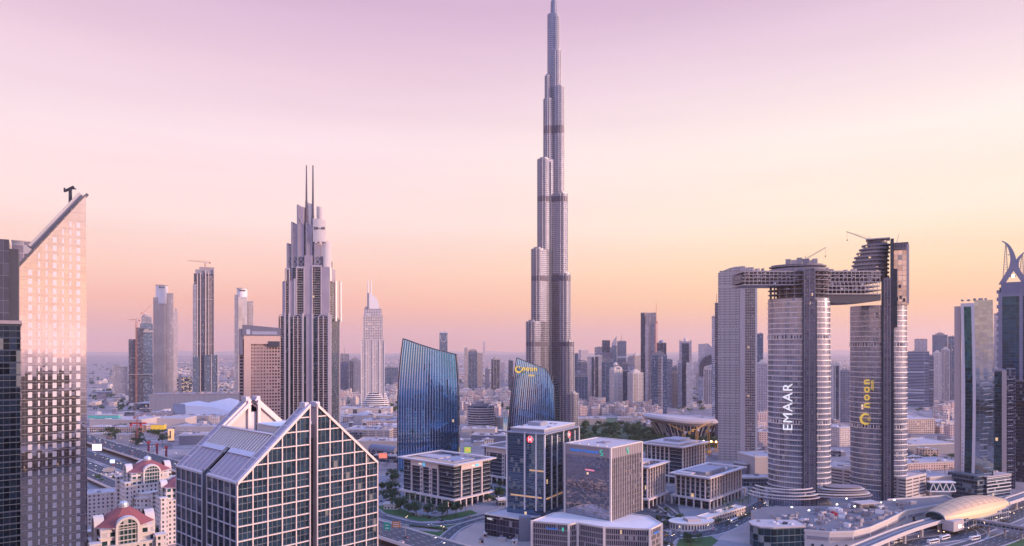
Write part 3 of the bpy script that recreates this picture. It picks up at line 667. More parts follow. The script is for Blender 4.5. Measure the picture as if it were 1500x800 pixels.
# ------------------------------------------------------------------ nearest building: glass block with two gables
def gable_building():
    th = 47.5; t = thing('gabled_glass_building', 'nearest glass building with two pink-framed split gables and ribbed roof', 'office building', (-92.7, 230, 0), th)
    a, b, ze, zp = 57.5, 49.8, 110.2, 136.2; mid = a/2; gap = 1.5
    frame = plain('gable_frame', (.74,.56,.52), .55, .15, vary=.08, scale=.4)
    frame_side = plain('side_frame', (.60,.52,.56), .55, .15, vary=.08)
    slate = plain('roof_panel', (.34,.29,.36), .45, .4, vary=.15, scale=.3)
    gf = facade('gable_glass', (.05,.06,.08), (.13,.22,.29), bay=5.36/3, floor=5.02/2, wx=.97, wz=.97, gm=.85, gr=.02, wr=.3, tilt=.03, vary=.4, lit=0, shades=.02)
    gs = facade('flank_glass', (.06,.06,.08), (.10,.12,.15), bay=4.4, floor=5.02/2, wx=.95, wz=.95, gm=.85, gr=.05, wr=.3, tilt=.04, vary=.5, lit=0, shades=.04)
    zr = lambda x: ze+(zp-ze)*(1-abs(x-mid)/mid)
    # front wall in two halves either side of the dark channel
    for x0, x1 in ((0, mid-gap), (mid+gap, a)):
        m = MB(); z0, z1 = zr(x0), zr(x1)
        m.face([(x0,0,0),(x1,0,0),(x1,0,z1),(x0,0,z0)]); m.build('gable_glazing', gf, t)
        m = MB(); nx = 5; w = (x1-x0)/nx
        for i in range(nx+1):
            x = x0+w*i; m.box(x-.19, x+.19, -.55, 0, 0, zr(x)-.2)
        z = ze-5.02*18
        while z < zp:
            xa, xb = x0, x1
            if z > ze:
                q = (z-ze)/(zp-ze)*mid
                if x0 == 0: xa = q
                else: xb = a-q
            if xb-xa > .8: m.box(xa, xb, -.50, 0, z-.18, z+.18)
            z += 5.02
        m.build('facade_grid', frame, t)
        m = MB(); 
        for i in range(nx):
            for q in (1/3, 2/3): x = x0+w*(i+q); m.box(x-.07, x+.07, -.14, 0, 0, zr(x)-.2)
        z = ze-5.02*18+2.5
        while z < ze: m.box(x0, x1, -.13, 0, z-.06, z+.06); z += 5.02
        m.build('thin_mullions', plain('thin_mullion', (.16,.15,.19), .5, .3), t)
        # sloping frame along the gable
        m = MB(); p0, p1 = (x0, z0), (x1, z1)
        P = [(x0,-.9,z0-.9),(x1,-.9,z1-.9),(x1,-.9,z1+.25),(x0,-.9,z0+.25)]; Q = [(p[0], 0.3, p[2]) for p in P]
        m.face(P); m.face(Q[::-1]); 
        for i in range(4): j = (i+1)%4; m.face([P[j], P[i], Q[i], Q[j]])
        m.build('gable_edge', frame, t)
    m = MB(); m.box(mid-gap, mid+gap, 2.2, 3, 0, zp-14); m.build('channel_glazing', facade('channel_glass', (.10,.13,.16), (.06,.10,.13), bay=1.0, floor=2.51, wx=.9, wz=.94, gm=.8, lit=0.0035, gr=.1), t)
    for x in (mid-gap, mid+gap):
        m = MB(); m.box(x-.25, x+.25, -.7, 3, 0, zp-1.2); m.build('channel_cheek', plain('channel_cheek', (.45,.38,.42), .5, .3), t)
    m = MB(); m.box(mid-gap, mid+gap, 2.0, 4.5, zp-14, zp-9); m.build('channel_cap', slate, t)
    # left flank in two blocks with a recessed joint
    jo0, jo1 = b*.46, b*.54
    for y0, y1 in ((0, jo0), (jo1, b)):
        m = MB(); m.face([(0,y1,0),(0,y0,0),(0,y0,ze),(0,y1,ze)]); m.build('flank_glazing', gs, t)
        m = MB(); n = 5
        for i in range(n+1): y = y0+(y1-y0)*i/n; m.box(-.35, 0, y-.16, y+.16, 0, ze)
        z = ze-5.02*18
        while z < ze: m.box(-.3, 0, y0, y1, z-.16, z+.16); z += 5.02
        m.box(-.5, .2, y0, y1, ze-.55, ze+.1); m.build('flank_grid', frame_side, t)
    m = MB(); m.box(2.5, 3, jo0, jo1, 0, ze+1); m.box(0, 3, jo0-.3, jo0, 0, ze+1); m.box(0, 3, jo1, jo1+.3, 0, ze+1); m.build('flank_joint', plain('joint_panel', (.20,.22,.28), .4, .4), t)
    m = MB(); m.face([(a,0,0),(a,b,0),(a,b,ze),(a,0,ze)]); m.face([(a,b,0),(0,b,0),(0,b,ze),(mid,b,zp-3),(a,b,ze)]); m.build('rear_walls', gs, t)
    # roof slopes. strips beside the gables, glass skirt, ribbed middle
    def S(x, y, o=0): 
        nx_, nz = -(zp-ze), mid; L = math.hypot(nx_, nz); return (x+(nx_ if x <= mid else -nx_)/L*o, y, zr(x)+nz/L*o)
    def slope(mb, x0, x1, y0, y1, o0, o1):
        P = [S(x0,y0,o1),S(x1,y0,o1),S(x1,y1,o1),S(x0,y1,o1)]; Q = [S(x0,y0,o0),S(x1,y0,o0),S(x1,y1,o0),S(x0,y1,o0)]
        if x0 > mid-1: P.reverse(); Q.reverse()
        mb.face(P if x0 <= mid-1 else P); 
        for i in range(4): j = (i+1)%4; mb.face([Q[i],Q[j],P[j],P[i]])
    fs = 4.2
    for side in (0, 1):
        mp = (lambda x: x) if side == 0 else (lambda x: a-x)
        def sl2(mb, x0, x1, y0, y1, o0, o1):
            x0_, x1_ = sorted((mp(x0), mp(x1))); slope(mb, x0_, x1_, y0, y1, o0, o1)
        for y0, y1 in ((0.3, fs), (b-fs, b)):
            m = MB(); sl2(m, 0, mid-gap, y0, y1, -1.2, 0); m.build('gable_roof_strip', slate, t)
            m = MB()
            for y in (y0, y1): sl2(m, 0, mid-gap, y-.22, y+.22, -1.2, .3)
            for q in (0, .14, .28, .42, .56, .70, .85): x = (mid-gap)*q; sl2(m, x, x+.22, y0, y1, 0, .12)
            m.build('strip_trim', frame, t)
            m = MB(); m.box(mid-gap-1.6 if side == 0 else mid+gap, mid-gap if side == 0 else mid+gap+1.6, y0, y1, zp-3.4, zp-.6); m.build('peak_block', frame_side, t)
        for y0, y1 in ((fs+.3, jo0), (jo1, b-fs-.3)):
            m = MB(); sl2(m, 0, 7.6, y0, y1, -.8, 0); m.build('glazed_skirt', slate, t)
            m = MB(); n = 5
            for i in range(n+1): y = y0+(y1-y0)*i/n; sl2(m, 0, 7.6, y-.13, y+.13, 0, .2)
            sl2(m, 0, .35, y0, y1, 0, .3); m.build('skirt_ribs', frame, t)
            m = MB(); sl2(m, 7.6, 9.2, y0, y1, -.8, .5); m.build('roof_step', frame_side, t)
        m = MB(); sl2(m, 9.2, 15.4, fs+.3, b-fs-.3, -1.0, -.35); m.build('ribbed_roof', plain('rib_gap', (.10,.08,.10), .8), t)
        m = MB(); n = 19
        for i in range(n+1): y = fs+.5+(b-2*fs-1)*i/n; sl2(m, 9.2, 15.4, y-.45, y+.45, -.35, .15)
        m.build('roof_ribs', plain('rib_metal', (.74,.58,.50), .5, .2, vary=.06), t)
        m = MB(); sl2(m, 15.4, 15.9, fs, b-fs, -.8, .5); m.build('ridge_gutter', frame, t)
    # roof well between the slopes
    zf = zr(15.8)-1.5
    m = MB(); m.box(15.9, a-15.9, fs, b-fs, zf-6, zf-3); m.build('well_floor', roofm, t)
    m = MB(); m.box(21, a-19, 12, 27, zf-3, zf+3.2); m.build('plant_room', cream, t)
    m = MB(); m.box(20.8, a-18.8, 11.8, 27.2, zf+3.2, zf+3.6); m.build('plant_room_roof', white, t)
    # rear gable: inner face seen across the well
    for x0, x1 in ((15.9, mid-gap), (mid+gap, a-15.9)):
        m = MB(); m.face([(x1,b-fs,zf-4),(x0,b-fs,zf-4),(x0,b-fs,zr(x0)-1.2),(x1,b-fs,zr(x1)-1.2)][::-1]); m.build('gable_inner_wall', cream, t); m = MB(); m.face([(x0,0.4,zf-4),(x1,0.4,zf-4),(x1,0.4,zr(x1)-1.2),(x0,0.4,zr(x0)-1.2)][::-1]); m.build('gable_inner_wall', cream, t)
    for x in (mid-gap-.6, mid+gap+.6):
        m = MB(); m.box(x-.6, x+.6, b-fs-1.2, b-fs, zf-4, zp-2.2); m.build('gable_column', frame, t)
    for x0, x1 in ((12, mid-gap), (mid+gap, a-12)):
        m = MB(); m.bar((x0, b-fs-.6, zr(x0)-1.8), (x1, b-fs-.6, zr(x1)-1.8), 1.3); m.build('gable_inner_beam', frame, t)
    m = MB(); m.box(mid-gap, mid+gap, b-fs+.5, b-1, zf-4, zp-7); m.build('rear_channel', frame_side, t)
gable_building()
# ------------------------------------------------------------------ far left: mirror tower with the sloping top and the dark slab beside it
def diagonal_tower():
    d = 300; th = 42; c_, s_ = math.cos(math.radians(th)), math.sin(math.radians(th)); lx = GX(28, d)
    t = thing('sloping_top_tower', 'mirror-glass tower at far left cut off by a steep sloping roofline', 'skyscraper', (lx, d, 0), th)
    X = lambda p: (d*(p-750)/1000-lx)/(c_-s_*(p-750)/1000)      # distance along the facade seen at column p
    Z = lambda py, x=0: H-(py-512)/1000*(d+x*s_)
    w = X(129); zl, zr = Z(392), Z(287, w); dx, dz = w-.9, zr-zl
    wall = facade('mirror_wall', (.33,.30,.33), (.60,.54,.55), bay=2.1, floor=3.87, wx=.97, wz=.97, gm=.95, gr=.015, wr=.3, wmet=.8, tilt=.006, vary=.06, lit=0, shades=0)
    m = MB(); m.face([(0,0,0),(w,0,0),(w-.9,0,zr),(0,0,zl)]); m.build('front_wall', wall, t)
    m = MB(); m.face([(w,0,0),(w,26,0),(w-.9,26,zr),(w-.9,0,zr)]); m.face([(0,26,0),(0,0,0),(0,0,zl),(0,26,zl)]); m.face([(w,26,0),(0,26,0),(0,26,zl),(w-.9,26,zr)]); m.build('side_wall', darkglass, t)
    m = MB(); m.face([(0,.0,zl),(dx,.0,zr),(dx,26,zr),(0,26,zl)]); m.build('sloping_roof', dsteel, t)
    for y in (.5, 5):
        m = MB(); m.bar((-1, y, zl-.6), (dx+.8, y, zr+.9), .9, 1.3); m.build('roof_rail', dsteel, t)
    m = MB(); m.bar((dx*.18, 5, zl+dz*.28), (dx*.95, 5, zr+1.2), 3.2, 2.2); m.build('roof_track', steel, t)
    m = MB()
    for i in range(9): q = i/9; m.bar((dx*q, 0, zl+dz*q+.6), (dx*q, 7, zl+dz*q+1.6), .35)
    m.build('roof_ladder', steel, t)
    pan = MB(); z = (zl % 3.87)
    while z < zr:
        x0 = 0 if z < zl else (z-zl)/dz*dx
        pan.box(x0, w-.9*z/zr, -.10, 0, z-.06, z+.06); z += 3.87
    pan.build('panel_joints', plain('joint_line', (.42,.36,.38), .6), t)
    wm_ = plain('window_painted_light', (.66,.55,.55), .55, vary=.12, scale=.8)  # brightness of the panes is put into an even pale colour
    cols = [(44,6.2),(57,3),(68,3.2),(80,6),(92,3),(103,3),(114.5,6)]
    wins = []
    for cx, cw in cols:
        z = Z(327.5, X(cx)); xx = X(cx); ww = X(cx+cw/2)-X(cx-cw/2)
        z = zl % 3.87+3.87*int((z-zl % 3.87)/3.87)+1.95
        while z > 60:
            if z+2.6 < zl+dz*(xx-ww/2)/dx: wins.append((xx, ww, z))
            z -= 3.87
    wins.sort(key=lambda q: (-q[1], -q[2]))
    for i, (x, ww, z) in enumerate(wins):
        if i < 100:
            m = MB(); m.box(x-ww/2, x+ww/2, -.16, -.02, z-1.25, z+1.15); m.build('window', wm_, t)
        else:
            if i == 100: m = MB()
            m.box(x-ww/2, x+ww/2, -.16, -.02, z-1.25, z+1.15)
    tag(m.build('narrow_windows', wm_, t), kind='stuff')
    # roof crane (window-cleaning arm)
    c = thing('window_cleaning_arm', 'small roof arm perched near the top of the sloping roof', 'roof crane', (GX(103, d+18), d+18, H-(300-512)/1000*(d+18)))
    m = MB(); m.box(-.5, .5, -.5, .5, 0, 7.4); m.build('post', dsteel, c)
    m = MB(); m.bar((-2.4, 0, 6.4), (1.6, 0, 8.4), .9); m.bar((-2.7,0,5.9), (-2.7,0,7.9), .55); m.bar((.5,0,7.4), (2.6,0,7.4), .5); m.build('arm', dsteel, c)
    # low block behind the slope
    k = thing('roof_block_building', 'plain pinkish block rising behind the foot of the sloping roof', 'building', (GX(17, 345), 345, 0), 31)
    m = MB(); m.box(0, 15, 0, 16, 0, GZ(353, 345)); m.build('walls', facade('block_wall', (.50,.40,.44), (.3,.25,.3), bay=5, floor=4, wx=.96, wz=.95, gm=.3, lit=0), k)
    m = MB(); m.box(-.2, 15.2, -.2, 16.2, GZ(353, 345), GZ(351.5, 345)); m.build('parapet', stone, k)
    # dark slab
    d = 200; k = thing('dark_slab_tower', 'dark navy glass slab cropped by the left edge of the picture', 'skyscraper', (GX(30, d), d, 0), 35)
    g = facade('navy_glass', (.03,.04,.07), (.035,.055,.09), bay=1.5, floor=3.6, wx=.93, wz=.88, gm=.75, gr=.12, tilt=.03, vary=.6, lit=0.0007, shades=.03)
    gu = facade('slate_glass', (.10,.10,.14), (.12,.12,.17), bay=1.5, floor=3.6, wx=.93, wz=.95, gm=.6, gr=.2, tilt=.02, vary=.15, lit=0, shades=0)
    z1, z2, z3 = GZ(470, d), GZ(349, 196), GZ(365, d)
    m = MB(); m.box(-22, -2.7, 0, 16, z1, z2); m.build('upper_slab', gu, k)
    m = MB(); m.box(-2.7, -.5, .8, 16, z1, z3); m.build('upper_fin', dsteel, k)
    m = MB(); m.box(-22, 0, -.8, 16, 0, z1-1); m.build('lower_slab', g, k)
    m = MB(); m.box(-22, .2, -1.3, 16, z1-1, z1); m.build('ledge', stone_d, k)
    m = MB(); z = 2.0
    while z < z1-2: m.box(-22, 0, -1.0, -.8, z-.07, z+.07); z += 3.6
    m.build('floor_lines', plain('floor_line', (.16,.18,.22), .4, .5), k)
diagonal_tower()
# ------------------------------------------------------------------ facade kinds of the lesser towers
F = {
 'pink':  facade('pink_tower_wall', (.56,.44,.45), (.14,.13,.18), bay=3.4, floor=3.6, wx=.5, wz=.5, gm=.5, lit=0.0021),
 'cream': facade('cream_tower_wall', (.64,.53,.49), (.15,.14,.19), bay=3.2, floor=3.6, wx=.45, wz=.5, gm=.5, lit=0.0028),
 'tan':   facade('tan_tower_wall', (.50,.38,.35), (.12,.11,.14), bay=3.6, floor=3.6, wx=.5, wz=.55, gm=.5, lit=0.0021),
 'grey':  facade('grey_tower_wall', (.34,.31,.38), (.10,.12,.17), bay=3.2, floor=3.6, wx=.65, wz=.6, gm=.6, lit=0.0021),
 'blue':  facade('blue_tower_glass', (.20,.24,.33), (.10,.17,.27), bay=2.4, floor=3.8, wx=.88, wz=.72, gm=.8, lit=0.00105),
 'dark':  facade('dark_tower_glass', (.12,.12,.18), (.05,.07,.12), bay=2.6, floor=3.8, wx=.85, wz=.72, gm=.7, lit=0.0014),
 'pale':  facade('pale_tower_glass', (.52,.48,.55), (.34,.36,.44), bay=2.6, floor=3.8, wx=.8, wz=.7, gm=.8, lit=0.0007),
 'hband': facade('banded_blue_glass', (.42,.42,.52), (.07,.12,.22), bay=40, floor=3.9, wx=.99, wz=.72, gm=.7, lit=.0),
 'vband': facade('ribbed_wall', (.55,.46,.48), (.10,.11,.16), bay=2.6, floor=4, wx=.5, wz=.97, gm=.6, lit=.0),
}
def balconies(t, x0, x1, y, z0, z1, mat=None, fl=3.6, out=1.4, name='balcony_stack'):
    m = MB(); z = z0
    while z < z1: m.box(x0, x1, y-out, y, z, z+1.1); z += fl
    return m.build(name, mat or stone, t)
def tower(p0, p1, pt, d, kind, label, group='towers of the skyline', rot=0, crown='flat', fins=0, strip=None, steps=(), base=None, cat='tower', ratio=1.0, name='skyline_tower'):
    """p0..p1 width and pt top read from the photo, d metres away; steps: (shrink, rise px) blocks on top"""
    s = d/1000; Wd = (p1-p0)*s; r = abs(math.radians(rot)); a = Wd/(math.cos(r)+ratio*math.sin(r)); b = a*ratio
    f_ = math.atan(((p0+p1)/2-750)/1000) if rot == 0 else 0; a *= math.cos(f_); dd = d+b/2*math.cos(f_)
    t = thing(name, label, cat, (GX((p0+p1)/2, dd), dd, 0), rot-math.degrees(f_), group)
    top = GZ(pt, d); ch = 0
    hs = [q[1]*s for q in steps]
    if crown in ('dome','arch','cap'): ch = min(.35*a, 9)
    body = top-sum(hs)-ch
    m = MB(); m.box(-a/2, a/2, -b/2, b/2, 0, body); m.build('shaft', F[kind], t)
    z, w = body, 1.0
    for (sh, rise), h_ in zip(steps, hs):
        w = sh; m = MB(); m.box(-a/2*w, a/2*w, -b/2*w, b/2*w, z, z+h_); m.build('setback', F[kind], t); z += h_
    trim = cream if kind in ('pink','cream','tan','vband') else steel
    m = MB(); e = .35; m.box(-a/2-e, a/2+e, -b/2-e, b/2+e, body-1.6, body+.7 if not steps else body+.5); m.build('parapet', trim, t)
    if fins:
        m = MB()
        for i in range(fins+1):
            x = -a/2+a*i/fins; m.box(x-.55, x+.55, -b/2-.9, -b/2, 0, body)
            y = -b/2+b*i/fins
            sx = -1 if t.location.x > 0 else 1
            m.box(sx*a/2 if sx > 0 else -a/2-.9, sx*a/2+.9 if sx > 0 else -a/2, y-.55, y+.55, 0, body)
        m.build('pier', trim, t)
    if strip:
        for (q0, q1, k2) in strip:
            if k2 == 'bal': balconies(t, -a/2+a*q0, -a/2+a*q1, -b/2, 6, body-4)
            else: m = MB(); m.box(-a/2+a*q0, -a/2+a*q1, -b/2-.7, -b/2, 0, body-3); m.build('glazed_strip', F[k2], t)
    if crown == 'arch':
        m = MB(); n = 8
        for sx in (-1, 1): m.box(sx*a*.36-a*.1, sx*a*.36+a*.1, -b*.46, b*.46, z, z+ch*.7)
        for i in range(n):
            a0, a1 = math.pi*i/n, math.pi*(i+1)/n; m.bar((a*.36*math.cos(a0), -b*.4, z+ch*.6+ch*.35*math.sin(a0)), (a*.36*math.cos(a1), -b*.4, z+ch*.6+ch*.35*math.sin(a1)), a*.10)
        m.box(-a*.26, a*.26, -b*.2, b*.2, z, z+ch*.5); m.build('crown', trim, t)
    elif crown == 'dome':
        m = MB(); m.cyl(0, 0, z, z+ch*.35, a*.3, 14)
        for i in range(4):
            q0, q1 = math.pi/2*i/4, math.pi/2*(i+1)/4; m.cyl(0, 0, z+ch*(.35+.65*math.sin(q0)), z+ch*(.35+.65*math.sin(q1)), a*.3*math.cos(q0), 14, a*.3*math.cos(q1)+.02)
        m.build('crown', trim, t)
    elif crown == 'cap':
        m = MB(); m.box(-a*.3, a*.3, -b*.3, b*.3, z, z+ch*.6); m.box(-a*.16, a*.16, -b*.16, b*.16, z+ch*.6, z+ch); m.build('crown', trim, t)
    else:
        m = MB()
        for i in range(3):
            x, y = R.uniform(-.3, .3)*a, R.uniform(-.25, .25)*b; m = MB(); m.box(x-a*.1*w, x+a*.1*w, y-b*.1*w, y+b*.1*w, z, z+R.uniform(1.5, 3.5)); m.build('roof_plant', trim, t)
    if crown == 'spire':
        m = MB(); m.cyl(0, 0, z, z+a*.9, a*.03, 6, a*.01); m.build('antenna', steel, t)
    return t, a, b, body, z
G1 = 'towers of the downtown skyline'
SK = [
 (840.5,847,518,2200,'blue','narrow blue-grey tower directly beside the supertall tower',G1,0,'flat',0,None),
 (848,861,512.7,2650,'pink','pale pink square-topped tower just past the supertall tower',G1,12,'flat',0,None),
 (847,860,528,2250,'grey','grey tower with paired slits below the pale pink square one',G1,0,'arch',3,None),
 (842,861,547,1950,'blue','short blue tower with cream arched top by the old-town roofs',G1,0,'arch',4,None),
 (860,870,522,2050,'pink','pink half of a plain twin pair, dark side strip on its right',G1,0,'flat',0,[(.7,1,'dark')]),
 (871,882,521,2060,'cream','cream half of a plain twin pair, dark strip down its middle',G1,0,'flat',0,[(.1,.5,'dark')]),
 (871,896,509,2850,'grey','wide stepped grey tower with a dark block on its roof',G1,0,'flat',0,None),
 (881.5,898,525,1920,'blue','blue tower with cream piers and arched cap left of the park towers',G1,0,'arch',3,[(.3,.7,'blue')]),
 (904,917.5,500,2700,'hband','flat-topped office tower with a thin antenna and lit right edge',G1,0,'spire',0,None),
 (894,911,537,1780,'cream','cream and blue tower with arched top, front of its row',G1,20,'arch',3,None),
 (911,920,543,1930,'dark','low dark blue tower tucked behind the cream arched one',G1,0,'flat',0,None),
 (919,928,521,2650,'grey','hazy grey tower in the cluster behind the low cream tower',G1,0,'cap',0,None),
 (927,938,517,2750,'tan','hazy tan tower touching the unfinished giant on its left',G1,10,'cap',0,None),
 (920.5,941,541,1750,'cream','low cream tower with balcony strip in front of the hazy cluster',G1,18,'cap',4,[(.15,.4,'bal')]),
 (962,976,498,2100,'dark','dark twin-turret tower peeking behind the blue and cream pair',G1,0,'dome',3,None),
 (955,977,514,1650,'blue','big front tower, blue glass wings around a cream balcony spine',G1,0,'cap',0,[(.38,.62,'bal'),(.62,.72,'pink')]),
 (976.5,985,527,1830,'grey','slim grey slab leaning on the big blue and cream tower',G1,0,'flat',0,None),
 (984,993,543,1850,'cream','small cream tower with two white caps between taller ones',G1,0,'arch',2,None),
 (1016,1023,530,3200,'pink','faint pink tower fading in the haze by the slanted glass one',G1,0,'flat',0,None),
 (1031,1047.5,536,1850,'vband','ribbed white tower with battlement top below the slanted glass one',G1,0,'arch',5,None),
 (1042.6,1048.5,464,1350,'pale','flat pale-blue slab rising behind the dark scaffolded core',G1,0,'flat',0,None),
 (680,685,509,2700,'tan','thin brown slab at the left end of a blue row of towers',G1,0,'flat',0,None),
 (686,699,512,2720,'blue','blue glass middle tower between brown slab and tan tower',G1,0,'arch',3,None),
 (699.5,707,514,2740,'tan','tan tower closing the right end of the blue row',G1,0,'cap',0,None),
 (719.5,732,523,2500,'dark','dark blue tower standing alone left of the rounded blue tower',G1,22,'cap',2,None),
 (732,739.5,530,2900,'pink','small pale tower in the haze behind the lone dark one',G1,0,'flat',0,None),
 (744.7,751.5,528,2400,'dark','dark sliver of tower cut by the rounded blue tower',G1,0,'flat',0,None),
 (563,583,538,2950,'blue','squat blue block by the left edge of the tall blue glass tower',G1,0,'flat',2,None),
 (498,511,519,2350,'grey','grey-blue tower with mast right beside the two-masted hotel',G1,0,'spire',3,None),
 (511,528,524,2300,'grey','wide grey residential tower left of the slim banded hotel',G1,0,'cap',4,[(.1,.4,'dark')]),
 (165,187,537,2250,'grey','stand-alone dotted grey office block at the desert edge',G1,0,'flat',0,None),
 (1109,1118,489,1750,'blue','thin blue tower behind the curved-top pink tower',G1,0,'flat',0,None),
 (1109,1124,527,1500,'pink','pink apartment tower squeezed before the EMAAR oval tower',G1,0,'cap',3,None),
 (1217,1230,530,1400,'cream','cream and green tower glimpsed left in the gap between ovals',G1,0,'arch',2,[(.4,.9,'dark')]),
 (1229,1245,543,1450,'grey','lower grey-green tower glimpsed right in the gap between ovals',G1,0,'flat',3,None),
 (1340,1358,497,2350,'pale','pale glass tower with white lid behind the banded blue slab',G1,0,'flat',3,None),
 (1365.5,1388,487,2500,'blue','blue tower with chamfered roof, tallest of the right distant group',G1,0,'cap',0,None),
 (1328,1361,515,1800,'hband','wide banded blue office slab beside the spiral-crown oval tower',G1,0,'flat',0,None),
 (1359,1367.5,521,1850,'hband','narrow lower wing attached to the banded blue slab',G1,0,'flat',0,None),
 (1367,1379,513,2050,'cream','white tower with stepped cap between blue slab and ribbed one',G1,0,'cap',3,None),
 (1379,1391,508,1950,'vband','ribbed white tower with balconies left of the curved office tower',G1,0,'cap',3,[(.3,.6,'bal')]),
 (1389,1399,493,2100,'blue','blue tower with pale edges touching the curved office tower',G1,0,'flat',2,None),
 (1456,1463,460,1500,'pale','pale sliver of tower between curved office tower and horned tower',G1,0,'flat',0,None),
]
for p0, p1, pt, d, k, lab, g, rot, cr, fins, st in SK: tower(p0, p1, pt, d, k, lab, g, rot, cr, fins, st)
# extra detail on some of them
def blk(name, label, cat, d, pc, parts, group=None, rot=0, y=0):
    """parts: (name, px0, px1, pytop, pybottom|None, y0, y1, material)"""
    t = thing(name, label, cat, (GX(pc, d), d+y, 0), rot, group); s = d/1000
    for nm, a, c, pt, pb, y0, y1, mt in parts:
        m = MB(); m.box((a-pc)*s, (c-pc)*s, y0, y1, 0 if pb is None else GZ(pb, d), GZ(pt, d)); m.build(nm, mt, t)
    return face(t)
X_ = lambda p, pc, d: (p-pc)*d/1000
blk('skyline_tower', 'dark block topping a hazy stepped office complex', 'tower', 2800, 884.5, [('shaft',879,890.5,498.8,None,0,30,F['dark']),('wing',871.5,897,516,None,-3,34,F['grey'])], G1, y=-60)
t = blk('skyline_tower', 'glass tower with a pointed sail on its left shoulder', 'tower', 2680, 899.5, [('shaft',896,903.5,506,None,0,26,F['blue'])], G1)
m = MB(); s = 2.68; m.prism([(-9,0),(10,0),(10,20),(-9,20)], GZ(506,2680), 0, zt=[GZ(502,2680),GZ(492,2680),GZ(492,2680),GZ(502,2680)]); m.build('sail', F['pale'], t)
t = blk('skyline_tower', 'pale glass tower with sloped top above a dark curved wing', 'tower', 2400, 1034, [('shaft',1023,1033,504,None,0,40,F['pale'])], G1)
m = MB(); P = lambda p, q: ((p-1034)*2.4, GZ(q, 2400))
pr = [P(1033,503),P(1038,503.5),P(1043,509),P(1046,514),P(1048,518)]
for i in range(4): (x0,z0),(x1,z1) = pr[i], pr[i+1]; m.prism([(x0,2),(x1,2),(x1,36),(x0,36)], 0, 0, zt=[z0,z1,z1,z0])
m.build('sloped_wing', F['pale'], t)
m = MB(); pr = [P(1025,534),P(1028,528),P(1032,523.5),P(1038,520.5),P(1044,520),P(1049,520.5)]
for i in range(5): (x0,z0),(x1,z1) = pr[i], pr[i+1]; m.prism([(x0,-14),(x1,-14),(x1,-1),(x0,-1)], 0, 0, zt=[z0,z1,z1,z0])
m.build('curved_wing', F['dark'], t)
# unfinished giant
d = 1900
t = blk('unfinished_tower', 'tallest tower of the middle cluster, unfinished top and red crane', 'tower', d, 950, [('dark_wing',938.5,944.5,458,None,0,34,F['dark']),('light_wing',945,953,459,None,-2,34,F['tan']),('right_wing',953,961,458.5,None,2,34,F['vband']),('lower_wing',945,950,476,None,-5,-2,F['pink']),('lower_bay',953.5,958,474,None,-4,2,F['grey']),('glass_seam',943.6,945.4,463,None,-3,0,F['dark'])], G1)
for i in range(7):
    m = MB(); x = (945.5+i*2.2-950)*1.9; m.box(x-.9, x+.9, 0, 20, GZ(459,d), GZ(459-R.uniform(.5,2.6),d)); m.build('column_stub', conc, t)
crane((GX(961.5, 1890), 1890, 0), GZ(473,1890), 52, 80, 'red luffing crane on the right flank of the unfinished giant', plain('crane_red', (.60,.16,.12), .6), 10, 78, 1.7, False)
# paired turret tower (1004)
d = 1800
t = blk('skyline_tower', 'broad-shouldered pink tower with dark centre and round cap, right of middle', 'tower', d, 1004, [('shaft',995,1013,500,None,0,34,F['pink']),('centre_strip',999,1009,503,None,-2,0,F['dark']),('left_wing',993,999,532,None,-9,0,F['grey']),('right_wing',1005,1014.5,531,None,-11,0,F['cream'])], G1)
m = MB(); m.cyl(0, 14, GZ(500,d), GZ(496,d), 5, 14); m.cyl(0, 14, GZ(496,d), GZ(494,d), 4, 14, .5); m.build('crown', cream, t)
for sx in (-1, 1): m = MB(); m.box(sx*14-2.5, sx*14+2.5, 0, 8, GZ(500,d), GZ(498,d)); m.build('turret', cream, t)
# scaffolded core and curved-top pink tower
d = 1150
t = blk('unfinished_tower', 'thin dark scaffolded core left of the curved-top pink tower', 'tower', d, 1049.5, [('shaft',1047.2,1052,444,None,0,20,facade('scaffold_wall', (.18,.14,.17), (.05,.05,.08), bay=2.5, floor=3.5, wx=.7, wz=.6, gm=.2, lit=0.0035))], G1)
m = MB()
for i in range(16): m.box(-3.2, 3.0, -1, 1, GZ(444+i*4, d)-.5, GZ(444+i*4, d)+.4)
m.build('scaffold_deck', steel, t)
m = MB(); m.bar((0,4,GZ(444,d)), (0,4,GZ(430,d)), .6); m.build('mast', dsteel, t)
d = 950; s = .95; pc = 1079
t = thing('curved_top_tower', 'pink gridded tower with a gently arched roofline and balcony wing', 'skyscraper', (GX(pc,d), d, 0)); X = lambda p: (p-pc)*s; Z = lambda p: GZ(p, d)
grid = facade('pink_grid', (.60,.47,.48), (.07,.07,.10), bay=1.9, floor=3.55, wx=.62, wz=.58, gm=.4, lit=0.0007)
n = 10; top = lambda q: 399-8.5*math.sin(math.pi/2*min(1, q*1.05))
for nm, a, c, y0, mt in (('front', 1052, 1084, 0, grid),):
    m = MB()
    for i in range(n):
        x0, x1 = a+(c-a)*i/n, a+(c-a)*(i+1)/n; m.prism([(X(x0),y0),(X(x1),y0),(X(x1),34),(X(x0),34)], 0, 0, zt=[Z(top(i/n)),Z(top((i+1)/n)),Z(top((i+1)/n)),Z(top(i/n))])
    m.build(nm, mt, t)
m = MB(); m.box(X(1084), X(1091.5), -2.5, 34, 0, Z(390.5)); m.build('stair_pier', stone, t)
m = MB(); m.box(X(1091.5), X(1106), 1, 34, 0, Z(418)); m.build('balcony_wing', facade('green_balcony_glass', (.46,.38,.40), (.08,.13,.15), bay=3, floor=3.55, wx=.8, wz=.8, gm=.7, lit=0.0035), t)
balconies(t, X(1091.5), X(1099), 1, 8, Z(392+30), stone, 3.55, 1.6); balconies(t, X(1099.4), X(1106), 1, 8, Z(420), stone, 3.55, 1.6)
